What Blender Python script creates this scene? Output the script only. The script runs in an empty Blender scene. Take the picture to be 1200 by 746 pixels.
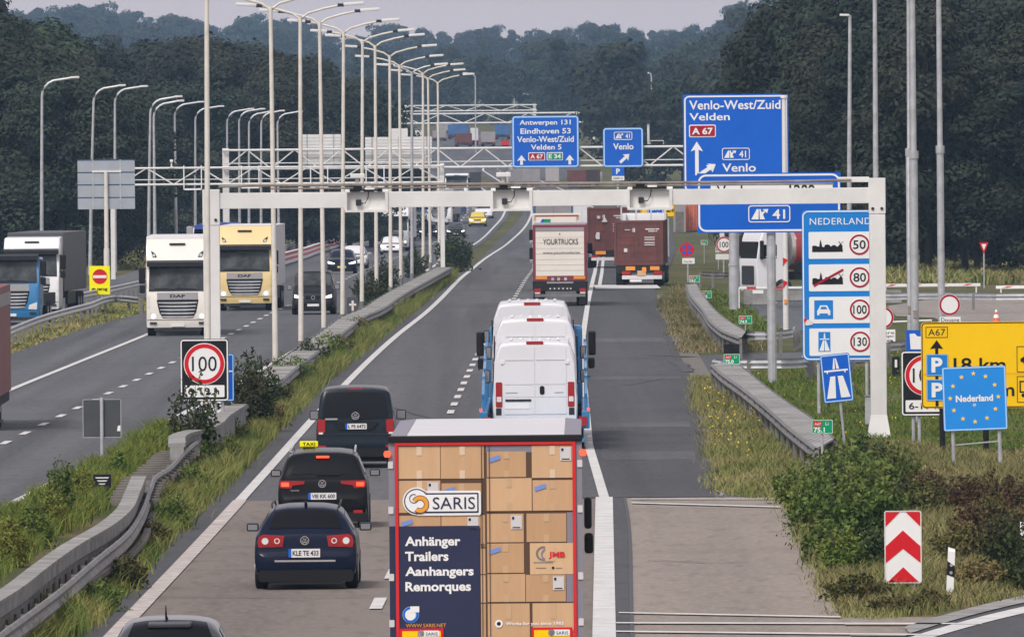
import bpy, bmesh, math, random
import numpy as np
from mathutils import Vector, Matrix

# ------------------------------------------------------------------ camera, sky, sun, exposure
scene = bpy.context.scene
col = scene.collection
F = 17500.0                       # focal length in pixels of the 1200 px wide photograph
CAMZ = 8.2                        # the camera stands on an overpass
PITCH = math.atan(223.0 / F)
ROLL = math.radians(0.5)
_f = Vector((0, math.cos(PITCH), -math.sin(PITCH)))
_r0 = Vector((1, 0, 0))
_u0 = Vector((0, math.sin(PITCH), math.cos(PITCH)))
CR = _r0 * math.cos(ROLL) - _u0 * math.sin(ROLL)
CU = _u0 * math.cos(ROLL) + _r0 * math.sin(ROLL)
CAM = Vector((0, 0, CAMZ))
cd = bpy.data.cameras.new('camera')
cam = bpy.data.objects.new('camera', cd)
col.objects.link(cam)
m = Matrix((CR, CU, -_f)).transposed().to_4x4()
m.translation = CAM
cam.matrix_world = m
cd.sensor_width = 36.0
cd.lens = F / 1200.0 * 36.0
cd.clip_start = 0.5
cd.clip_end = 40000.0
scene.camera = cam

SUN_EL, SUN_AZ = math.radians(48), math.radians(205)     # high, behind the camera and a little to the left
world = bpy.data.worlds.new('World')
scene.world = world
world.use_nodes = True
wn = world.node_tree
wn.nodes.clear()
w_out = wn.nodes.new('ShaderNodeOutputWorld')
w_bg = wn.nodes.new('ShaderNodeBackground')
w_sky = wn.nodes.new('ShaderNodeTexSky')
w_sky.sky_type = 'NISHITA'
w_sky.sun_disc = False
w_sky.sun_elevation = SUN_EL
w_sky.sun_rotation = SUN_AZ
w_sky.air_density = 1.0
w_sky.dust_density = 2.5
w_hs = wn.nodes.new('ShaderNodeHueSaturation')
w_hs.inputs['Saturation'].default_value = 0.25          # overcast: almost grey
w_hs.inputs['Value'].default_value = 1.0
w_tint = wn.nodes.new('ShaderNodeMix')
w_tint.data_type = 'RGBA'
w_tint.blend_type = 'MULTIPLY'
w_tint.inputs['Factor'].default_value = 1.0
w_tint.inputs['B'].default_value = (1.0, 0.97, 1.015, 1)
wn.links.new(w_sky.outputs['Color'], w_hs.inputs['Color'])
wn.links.new(w_hs.outputs['Color'], w_tint.inputs['A'])
# cloud deck: even mauve grey, brightest low over the horizon, with faint broad clouds
w_tc = wn.nodes.new('ShaderNodeTexCoord')
w_sep = wn.nodes.new('ShaderNodeSeparateXYZ')
wn.links.new(w_tc.outputs['Generated'], w_sep.inputs['Vector'])
w_el = wn.nodes.new('ShaderNodeMapRange')
w_el.interpolation_type = 'SMOOTHSTEP'
w_el.inputs['From Min'].default_value = 0.0
w_el.inputs['From Max'].default_value = 0.35
w_el.inputs['To Min'].default_value = 0.85
w_el.inputs['To Max'].default_value = 0.3
wn.links.new(w_sep.outputs['Z'], w_el.inputs['Value'])
w_map = wn.nodes.new('ShaderNodeMapping')
w_map.inputs['Scale'].default_value = (6, 6, 60)
w_nz = wn.nodes.new('ShaderNodeTexNoise')
w_nz.inputs['Scale'].default_value = 2.0
w_nz.inputs['Detail'].default_value = 4
wn.links.new(w_tc.outputs['Generated'], w_map.inputs['Vector'])
wn.links.new(w_map.outputs['Vector'], w_nz.inputs['Vector'])
w_cr = wn.nodes.new('ShaderNodeValToRGB')
w_cr.color_ramp.elements[0].position = .3
w_cr.color_ramp.elements[1].position = .7
w_cr.color_ramp.elements[0].color = (4.1, 3.55, 3.65, 1)
w_cr.color_ramp.elements[1].color = (4.7, 4.05, 4.15, 1)
wn.links.new(w_nz.outputs['Fac'], w_cr.inputs['Fac'])
w_mix = wn.nodes.new('ShaderNodeMix')
w_mix.data_type = 'RGBA'
wn.links.new(w_el.outputs['Result'], w_mix.inputs['Factor'])
wn.links.new(w_tint.outputs['Result'], w_mix.inputs['A'])
wn.links.new(w_cr.outputs['Color'], w_mix.inputs['B'])
wn.links.new(w_mix.outputs['Result'], w_bg.inputs['Color'])
w_bg.inputs['Strength'].default_value = 0.125
wn.links.new(w_bg.outputs['Background'], w_out.inputs['Surface'])

sd = bpy.data.lights.new('sun', 'SUN')
sd.energy = 1.5
sd.angle = math.radians(14)
sd.color = (1.0, 0.955, 0.9)
sun = bpy.data.objects.new('sun', sd)
col.objects.link(sun)
_sdir = Vector((math.sin(SUN_AZ) * math.cos(SUN_EL), math.cos(SUN_AZ) * math.cos(SUN_EL), math.sin(SUN_EL)))
sun.rotation_euler = (-_sdir).to_track_quat('-Z', 'Y').to_euler()

scene.view_settings.view_transform = 'Standard'
scene.view_settings.look = 'None'
scene.view_settings.exposure = 0.45
scene.view_settings.gamma = 1.0
scene.view_settings.use_curve_mapping = False

random.seed(7)
rng = np.random.default_rng(11)

# ------------------------------------------------------------------ terrain profile and survey helpers
_PK = np.array([-200, 0, 600, 720, 850, 1000, 1200, 1346, 1450, 1550, 1650, 1800, 2000, 2200, 2600, 3000, 3500, 5000, 6000, 9000], float)
_PZ = np.array([0, 0, 0, -.05, -.3, -.9, -2.0, -2.6, -2.4, -1.2, .3, 2, 4, 5.6, 7.5, 9, 12, 25, 30, 30], float)
_py = np.arange(-200, 9001, 10.0)
_pz = np.interp(_py, _PK, _PZ)
for _ in range(3):
    _pz = np.convolve(np.pad(_pz, 4, mode='edge'), np.ones(9) / 9, mode='valid')


def prof(y):
    return float(np.interp(y, _py, _pz))


def ray(u, v):
    return (_f + CR * ((u - 600.0) / F) + CU * ((373.0 - v) / F))


def P(u, v, d):
    """world point seen at photo pixel (u, v), d metres ahead"""
    r = ray(u, v)
    return CAM + r * (d / r.y)


def G(u, v, h=0.0):
    """point h above the ground seen at photo pixel (u, v)"""
    r = ray(u, v)
    lo, hi = 20.0, 8000.0
    for _ in range(50):
        t = 0.5 * (lo + hi)
        p = CAM + r * (t / r.y)
        if p.z > prof(p.y) + h:
            lo = t
        else:
            hi = t
    p = CAM + r * (lo / r.y)
    return Vector((p.x, p.y, prof(p.y) + h))


def proj(p):
    q = Vector(p) - CAM
    d = q.dot(_f)
    return 600 + F * q.dot(CR) / d, 373 - F * q.dot(CU) / d, d


# ------------------------------------------------------------------ materials
def _nodes(name):
    mt = bpy.data.materials.new(name)
    mt.use_nodes = True
    nt = mt.node_tree
    return mt, nt, nt.nodes['Principled BSDF']


def mat(name, c, rough=0.6, metal=0.0, var=0.0, scale=3.0, bump=0.0, coat=0.0, c2=None, emit=None, spec=None, fac=None, stretch=None, island=0.0, trans=0.0):
    """principled material with an object-space noise that mottles colour and roughness"""
    mt, nt, b = _nodes(name)
    c = tuple(c) + (1,)
    b.inputs['Roughness'].default_value = rough
    b.inputs['Metallic'].default_value = metal
    b.inputs['Coat Weight'].default_value = coat
    b.inputs['Coat Roughness'].default_value = 0.06
    if spec is not None:
        b.inputs['Specular IOR Level'].default_value = spec
    b.inputs['Base Color'].default_value = c
    src = None
    if var > 0 or c2 or bump > 0:
        tc = nt.nodes.new('ShaderNodeTexCoord')
        mp = nt.nodes.new('ShaderNodeMapping')
        if stretch:
            mp.inputs['Scale'].default_value = stretch
        nz = nt.nodes.new('ShaderNodeTexNoise')
        nz.inputs['Scale'].default_value = scale
        nz.inputs['Detail'].default_value = 6.0
        nz.inputs['Roughness'].default_value = 0.65
        nt.links.new(tc.outputs['Object'], mp.inputs['Vector'])
        nt.links.new(mp.outputs['Vector'], nz.inputs['Vector'])
        rp = nt.nodes.new('ShaderNodeValToRGB')
        rp.color_ramp.elements[0].position = 0.33
        rp.color_ramp.elements[1].position = 0.67
        if c2:
            rp.color_ramp.elements[0].color = tuple(c2) + (1,)
            rp.color_ramp.elements[1].color = c
        else:
            rp.color_ramp.elements[0].color = tuple(x * (1 - var) for x in c[:3]) + (1,)
            rp.color_ramp.elements[1].color = tuple(min(1, x * (1 + var)) for x in c[:3]) + (1,)
        nt.links.new(nz.outputs['Fac'], rp.inputs['Fac'])
        src = rp.outputs['Color']
        nt.links.new(src, b.inputs['Base Color'])
        if bump > 0:
            bp = nt.nodes.new('ShaderNodeBump')
            bp.inputs['Strength'].default_value = bump
            bp.inputs['Distance'].default_value = 0.05
            nt.links.new(nz.outputs['Fac'], bp.inputs['Height'])
            nt.links.new(bp.outputs['Normal'], b.inputs['Normal'])
    if island > 0:
        ge = nt.nodes.new('ShaderNodeNewGeometry')
        mr = nt.nodes.new('ShaderNodeMapRange')
        mr.inputs['To Min'].default_value = 1 - island
        mr.inputs['To Max'].default_value = 1 + island
        nt.links.new(ge.outputs['Random Per Island'], mr.inputs['Value'])
        mx = nt.nodes.new('ShaderNodeVectorMath')
        mx.operation = 'SCALE'
        if src is None:
            mx.inputs[0].default_value = c[:3]
        else:
            nt.links.new(src, mx.inputs[0])
        nt.links.new(mr.outputs['Result'], mx.inputs['Scale'])
        nt.links.new(mx.outputs['Vector'], b.inputs['Base Color'])
    if emit:
        b.inputs['Emission Color'].default_value = tuple(emit[:3]) + (1,)
        b.inputs['Emission Strength'].default_value = emit[3]
    return mt


def leafmat(name, ca, cb, cc=None, big=0.25, yellow=None):
    """foliage: each leaf clump its own tone between ca and cb, drifting to cc over metres"""
    mt, nt, b = _nodes(name)
    b.inputs['Roughness'].default_value = 0.75
    b.inputs['Specular IOR Level'].default_value = 0.15
    ge = nt.nodes.new('ShaderNodeNewGeometry')
    rp = nt.nodes.new('ShaderNodeValToRGB')
    rp.color_ramp.elements[0].color = tuple(x * .8 for x in ca) + (1,)
    rp.color_ramp.elements[1].color = tuple(x * 1.1 for x in cb) + (1,)
    if yellow:
        e = rp.color_ramp.elements.new(0.93)
        e.color = tuple(cb) + (1,)
        rp.color_ramp.elements[-1].position = 0.97
        rp.color_ramp.elements[-1].color = tuple(yellow) + (1,)
    nt.links.new(ge.outputs['Random Per Island'], rp.inputs['Fac'])
    src = rp.outputs['Color']
    tc = nt.nodes.new('ShaderNodeTexCoord')
    oi = nt.nodes.new('ShaderNodeObjectInfo')
    if cc:
        nz = nt.nodes.new('ShaderNodeTexNoise')
        nz.inputs['Scale'].default_value = big
        nz.inputs['Detail'].default_value = 4
        nt.links.new(ge.outputs['Position'], nz.inputs['Vector'])
        r2 = nt.nodes.new('ShaderNodeValToRGB')
        r2.color_ramp.elements[0].position = 0.42
        r2.color_ramp.elements[1].position = 0.62
        nt.links.new(nz.outputs['Fac'], r2.inputs['Fac'])
        mx = nt.nodes.new('ShaderNodeMix')
        mx.data_type = 'RGBA'
        mx.inputs['B'].default_value = tuple(cc) + (1,)
        nt.links.new(r2.outputs['Color'], mx.inputs['Factor'])
        nt.links.new(src, mx.inputs['A'])
        src = mx.outputs['Result']
    # each plant a little different from its neighbour
    mr = nt.nodes.new('ShaderNodeMapRange')
    mr.inputs['To Min'].default_value = 0.72
    mr.inputs['To Max'].default_value = 1.3
    nt.links.new(oi.outputs['Random'], mr.inputs['Value'])
    sc = nt.nodes.new('ShaderNodeVectorMath')
    sc.operation = 'SCALE'
    nt.links.new(src, sc.inputs[0])
    nt.links.new(mr.outputs['Result'], sc.inputs['Scale'])
    nt.links.new(sc.outputs['Vector'], b.inputs['Base Color'])
    return mt


def asphalt(name, c, c_dark, streak=0.25, patch=0.12):
    """road surface: fine grain, long wheel-track streaks along the road, repair patches across it"""
    mt, nt, b = _nodes(name)
    b.inputs['Roughness'].default_value = 0.85
    b.inputs['Specular IOR Level'].default_value = 0.3
    tc = nt.nodes.new('ShaderNodeTexCoord')

    def noise(scale, stretch, detail=4):
        mp = nt.nodes.new('ShaderNodeMapping')
        mp.inputs['Scale'].default_value = stretch
        nz = nt.nodes.new('ShaderNodeTexNoise')
        nz.inputs['Scale'].default_value = scale
        nz.inputs['Detail'].default_value = detail
        nt.links.new(tc.outputs['Object'], mp.inputs['Vector'])
        nt.links.new(mp.outputs['Vector'], nz.inputs['Vector'])
        return nz.outputs['Fac']

    def mixer(a, bcol, facsock, lo, hi, amt):
        r = nt.nodes.new('ShaderNodeMapRange')
        r.inputs['From Min'].default_value = lo
        r.inputs['From Max'].default_value = hi
        r.inputs['To Max'].default_value = amt
        nt.links.new(facsock, r.inputs['Value'])
        mx = nt.nodes.new('ShaderNodeMix')
        mx.data_type = 'RGBA'
        nt.links.new(r.outputs['Result'], mx.inputs['Factor'])
        if isinstance(a, tuple):
            mx.inputs['A'].default_value = a
        else:
            nt.links.new(a, mx.inputs['A'])
        mx.inputs['B'].default_value = bcol
        return mx.outputs['Result']
    ca, cb = tuple(c) + (1,), tuple(c_dark) + (1,)
    s = mixer(ca, cb, noise(1.0, (0.55, 0.006, 1)), 0.42, 0.62, streak * 3)
    s = mixer(s, cb, noise(1.0, (0.05, 0.05, 1), 2), 0.5, 0.7, patch * 4)
    s = mixer(s, tuple(x * .72 for x in c_dark) + (1,), noise(1.0, (.8, .004, 1), 3), 0.56, 0.72, streak * 2.2)
    s = mixer(s, tuple(x * 1.25 for x in c) + (1,), noise(1.0, (.3, .0015, 1), 2), 0.54, 0.6, .35)
    s = mixer(s, tuple(min(1, x * 1.35) for x in c) + (1,), noise(7.0, (1, 0.25, 1), 6), 0.45, 0.7, 0.6)
    s = mixer(s, tuple(x * 0.6 for x in c) + (1,), noise(3.0, (1, 0.12, 1), 8), 0.52, 0.75, 0.7)
    s = mixer(s, tuple(x * 0.7 for x in c) + (1,), noise(1.0, (0.02, 0.12, 1), 3), 0.58, 0.66, 0.4)
    nt.links.new(s, b.inputs['Base Color'])
    return mt


M = {}
M['asphalt'] = asphalt('asphalt', (.103, .103, .105), (.064, .064, .067), .4, .16)
M['asphalt_old'] = asphalt('asphalt_old', (.265, .225, .19), (.2, .17, .142), .15, .1)
M['asphalt_dark'] = asphalt('asphalt_dark', (.072, .073, .078), (.05, .051, .055), .3, .25)
M['asphalt_left'] = asphalt('asphalt_left', (.104, .108, .114), (.068, .071, .077), .4, .14)
M['asphalt_worn'] = asphalt('asphalt_worn', (.185, .157, .135), (.135, .115, .1), .2, .12)
M['apron'] = asphalt('apron', (.27, .24, .21), (.2, .18, .16), .12, .12)
M['gravel'] = mat('gravel', (.2, .18, .15), .9, var=.4, scale=4, c2=(.09, .085, .07))
M['line'] = mat('road_paint', (.72, .71, .68), .6, var=.12, scale=1.2, c2=(.5, .49, .47))
M['line_worn'] = mat('road_paint_worn', (.66, .6, .55), .7, scale=2.5, c2=(.3, .26, .24))
M['seam'] = mat('tar_seam', (.02, .02, .022), .5)
M['pale_pole'] = mat('pale_pole_paint', (.74, .71, .65), .5, scale=1.2, c2=(.6, .55, .47), spec=.2)
M['galv'] = mat('galvanised_steel', (.46, .47, .48), .45, .3, var=.2, scale=2)
M['galv_dark'] = mat('weathered_steel', (.25, .25, .25), .6, .2, scale=1.3, c2=(.14, .13, .12))
M['dirty_white'] = mat('dirty_white_paint', (.7, .69, .66), .5, var=.08, scale=1.0)
M['concrete'] = mat('weathered_concrete', (.36, .35, .335), .9, scale=1.1, c2=(.17, .168, .15))
M['wood'] = mat('weathered_wood', (.2, .18, .16), .9, scale=2.2, c2=(.11, .095, .085))
M['black'] = mat('black_plastic', (.012, .012, .013), .5, spec=.2)
M['dark'] = mat('dark_grey_plastic', (.035, .036, .04), .55, var=.2, scale=3, spec=.2)
M['rubber'] = mat('tyre_rubber', (.014, .014, .015), .8, spec=.2)
M['rim'] = mat('wheel_metal', (.35, .35, .36), .35, .7)
M['glass'] = mat('dark_window_glass', (.008, .009, .011), .12, spec=.12)
M['glass_painted_sheen'] = mat('windscreen_glass', (.10, .11, .11), .12, spec=.15, scale=1.0, c2=(.008, .009, .01))  # pale blotches painted into the dark colour imitate reflections on the windscreen
M['chrome'] = mat('chrome', (.7, .7, .7), .2, .9)
M['red_lamp'] = mat('red_lamp_lens', (.35, .01, .012), .25, coat=.5)
M['red_lit'] = mat('red_lamp_lit', (.5, .02, .01), .3, emit=(1, .08, .03, 1.6))
M['lamp_white'] = mat('clear_lamp_lens', (.7, .7, .68), .2, coat=.5)
M['head_lit'] = mat('headlamp_lit', (.9, .88, .8), .3, emit=(1, .95, .8, 1.5))
M['amber'] = mat('amber_reflector', (.8, .28, .03), .4)
M['plate'] = mat('plate_white', (.72, .72, .7), .5)
M['plate_yellow'] = mat('plate_yellow', (.8, .62, .02), .5)
M['white'] = mat('white_sign_face', (.82, .82, .8), .45, var=.03, scale=1)
M['sign_blue'] = mat('sign_blue', (.006, .115, .56), .4, var=.06, scale=.8, spec=.2)
M['sign_cyan'] = mat('border_sign_blue', (.012, .21, .62), .4, var=.06, scale=.8, spec=.2)
M['sign_lightblue'] = mat('eu_sign_blue', (.02, .27, .76), .4, var=.06, scale=.8, spec=.2)
M['edge_lightblue'] = mat('edge_light_blue', (.42, .66, .9), .4)
M['sign_red'] = mat('sign_red', (.62, .012, .02), .4, var=.06, scale=.8, spec=.2)
M['sign_darkred'] = mat('road_number_red', (.38, .006, .025), .4, spec=.2)
M['sign_green'] = mat('sign_green', (.0, .3, .13), .4, spec=.2)
M['sign_yellow'] = mat('sign_yellow', (.93, .57, .0), .4, var=.03, scale=.8, spec=.2)
M['sign_fluo'] = mat('fluorescent_yellow', (.95, .88, .0), .4, spec=.2)
M['gold'] = mat('gold_star', (.95, .66, .08), .4, spec=.2)
M['sign_black'] = mat('sign_black', (.012, .012, .014), .45, spec=.2)
M['letter_black'] = mat('black_lettering', (.01, .01, .012), .5, spec=.2)
M['navy_rib'] = mat('dull_blue_rib', (.035, .07, .16), .5)
M['sign_back'] = mat('sign_back_dark', (.055, .058, .062), .6, var=.15, scale=2)
M['sign_back_grey'] = mat('sign_back_grey', (.36, .39, .42), .5, .1, var=.08, scale=1)
M['orange'] = mat('orange_paint', (.7, .13, .03), .5, var=.15)
M['rust'] = mat('rusty_pipe', (.19, .14, .11), .8, scale=1.5, c2=(.32, .3, .27))

# ------------------------------------------------------------------ mesh helpers
class MB:
    def __init__(self):
        self.bm = bmesh.new()

    def box(self, x0, x1, y0, y1, z0, z1, bev=0.0, seg=2, mtx=None):
        r = bmesh.ops.create_cube(self.bm, size=1.0)
        vs = r['verts']
        for v in vs:
            v.co = Vector((x0 + (v.co.x + .5) * (x1 - x0), y0 + (v.co.y + .5) * (y1 - y0), z0 + (v.co.z + .5) * (z1 - z0)))
        if bev > 0:
            es = list({e for v in vs for e in v.link_edges})
            b = bmesh.ops.bevel(self.bm, geom=es, offset=bev, segments=seg, affect='EDGES', profile=.6)
            vs = list({v for f in b['faces'] for v in f.verts})
            fs = set(b['faces'])
            vs = list({v for v in vs} | {v2 for v in vs for e in v.link_edges for v2 in e.verts})
        if mtx is not None:
            for v in vs:
                v.co = mtx @ v.co
        return self

    def prism(self, pts, y0, y1):
        """outline in x/z extruded from y0 (front) to y1"""
        n = len(pts)
        a = [self.bm.verts.new((p[0], y0, p[1])) for p in pts]
        b = [self.bm.verts.new((p[0], y1, p[1])) for p in pts]
        try:
            self.bm.faces.new(a)
            self.bm.faces.new(b[::-1])
            for i in range(n):
                self.bm.faces.new((a[i], b[i], b[(i + 1) % n], a[(i + 1) % n]))
        except ValueError:
            pass
        return self

    def prism_x(self, pts, x0, x1):
        """outline in y/z extruded along x"""
        n = len(pts)
        a = [self.bm.verts.new((x0, p[0], p[1])) for p in pts]
        b = [self.bm.verts.new((x1, p[0], p[1])) for p in pts]
        self.bm.faces.new(a)
        self.bm.faces.new(b[::-1])
        for i in range(n):
            self.bm.faces.new((a[i], b[i], b[(i + 1) % n], a[(i + 1) % n]))
        return self

    def ring(self, cx, cz, r0, r1, y0, y1, n=40):
        vs = []
        for r, y in ((r1, y0), (r0, y0), (r0, y1), (r1, y1)):
            vs.append([self.bm.verts.new((cx + r * math.cos(2 * math.pi * i / n), y, cz + r * math.sin(2 * math.pi * i / n))) for i in range(n)])
        for i in range(n):
            j = (i + 1) % n
            for k in range(4):
                k2 = (k + 1) % 4
                self.bm.faces.new((vs[k][i], vs[k][j], vs[k2][j], vs[k2][i]))
        return self

    def disc(self, cx, cz, r, y0, y1, n=40):
        return self.prism([(cx + r * math.cos(2 * math.pi * i / n), cz + r * math.sin(2 * math.pi * i / n)) for i in range(n)], y0, y1)

    def tube(self, pts, r, n=10, cap=True):
        pts = [Vector(p) for p in pts]
        rs = r if isinstance(r, (list, tuple)) else [r] * len(pts)
        rings = []
        for i, p in enumerate(pts):
            t = (pts[min(i + 1, len(pts) - 1)] - pts[max(i - 1, 0)]).normalized()
            a = Vector((0, 0, 1)) if abs(t.z) < .9 else Vector((1, 0, 0))
            s = t.cross(a).normalized()
            q = t.cross(s)
            rings.append([self.bm.verts.new(p + (s * math.cos(2 * math.pi * k / n) + q * math.sin(2 * math.pi * k / n)) * rs[i]) for k in range(n)])
        for i in range(len(pts) - 1):
            for k in range(n):
                self.bm.faces.new((rings[i][k], rings[i][(k + 1) % n], rings[i + 1][(k + 1) % n], rings[i + 1][k]))
        if cap:
            self.bm.faces.new(rings[0][::-1])
            self.bm.faces.new(rings[-1])
        return self

    def cyl_x(self, x0, x1, cy, cz, r, n=24, bev=0.0):
        prof_ = [(x0, r - bev), (x0 + bev, r), (x1 - bev, r), (x1, r - bev)] if bev else [(x0, r), (x1, r)]
        rings = [[self.bm.verts.new((x, cy + rr * math.cos(2 * math.pi * k / n), cz + rr * math.sin(2 * math.pi * k / n))) for k in range(n)] for x, rr in prof_]
        for i in range(len(rings) - 1):
            for k in range(n):
                self.bm.faces.new((rings[i][k], rings[i][(k + 1) % n], rings[i + 1][(k + 1) % n], rings[i + 1][k]))
        self.bm.faces.new(rings[0][::-1])
        self.bm.faces.new(rings[-1])
        return self

    def loft(self, rings, cap=True, closed=True):
        vr = [[self.bm.verts.new(p) for p in r] for r in rings]
        n = len(vr[0])
        for i in range(len(vr) - 1):
            for k in range(n if closed else n - 1):
                self.bm.faces.new((vr[i][k], vr[i][(k + 1) % n], vr[i + 1][(k + 1) % n], vr[i + 1][k]))
        if cap:
            self.bm.faces.new(vr[0][::-1])
            self.bm.faces.new(vr[-1])
        return self

    def addmesh(self, me, mtx):
        vs = [self.bm.verts.new(mtx @ v.co) for v in me.vertices]
        for p in me.polygons:
            try:
                self.bm.faces.new([vs[i] for i in p.vertices])
            except ValueError:
                pass

    def build(self, name, material, parent=None, smooth=False, recalc=True):
        if recalc:
            bmesh.ops.recalc_face_normals(self.bm, faces=self.bm.faces[:])
        me = bpy.data.meshes.new(name)
        self.bm.to_mesh(me)
        self.bm.free()
        me.materials.append(M[material] if isinstance(material, str) else material)
        if smooth:
            for p in me.polygons:
                p.use_smooth = True
            me.set_sharp_from_angle(angle=math.radians(38 if smooth is True else smooth))
        o = bpy.data.objects.new(name, me)
        col.objects.link(o)
        if parent is not None:
            o.parent = parent
        return o


def tag(o, label, cat, group=None, kind=None):
    if label:
        o['label'] = label
    if cat:
        o['category'] = cat
    if group:
        o['group'] = group
    if kind:
        o['kind'] = kind
    return o


def thing(name, label, cat, loc, rz=0.0, group=None):
    o = bpy.data.objects.new(name, None)
    o.empty_display_size = .3
    col.objects.link(o)
    o.location = loc
    o.rotation_euler = (0, 0, rz)
    return tag(o, label, cat, group)


def copy_tree(o, parent=None):
    c = o.copy()
    col.objects.link(c)
    if parent is not None:
        c.parent = parent
    for ch in list(o.children):
        copy_tree(ch, c)
    return c


def roundrect(x0, z0, x1, z1, r, n=5):
    if r <= 0:
        return [(x0, z0), (x1, z0), (x1, z1), (x0, z1)]
    pts = []
    for cx, cz, a0 in ((x1 - r, z0 + r, -90), (x1 - r, z1 - r, 0), (x0 + r, z1 - r, 90), (x0 + r, z0 + r, 180)):
        for i in range(n + 1):
            a = math.radians(a0 + 90 * i / n)
            pts.append((cx + r * math.cos(a), cz + r * math.sin(a)))
    return pts


_tcache = {}


def textmesh(s, bold=0.0, space=1.0):
    k = (s, bold, space)
    if k not in _tcache:
        cu = bpy.data.curves.new('lettering', 'FONT')
        cu.body = s
        cu.size = 1.0
        cu.offset = bold
        cu.space_character = space
        cu.resolution_u = 3
        o = bpy.data.objects.new('lettering', cu)
        col.objects.link(o)
        dg = bpy.context.evaluated_depsgraph_get()
        me = bpy.data.meshes.new_from_object(o.evaluated_get(dg))
        bpy.data.objects.remove(o)
        bpy.data.curves.remove(cu)
        xs = [v.co.x for v in me.vertices]
        ys = [v.co.y for v in me.vertices]
        _tcache[k] = (me, min(xs), max(xs), min(ys), max(ys))
    return _tcache[k]


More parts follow.
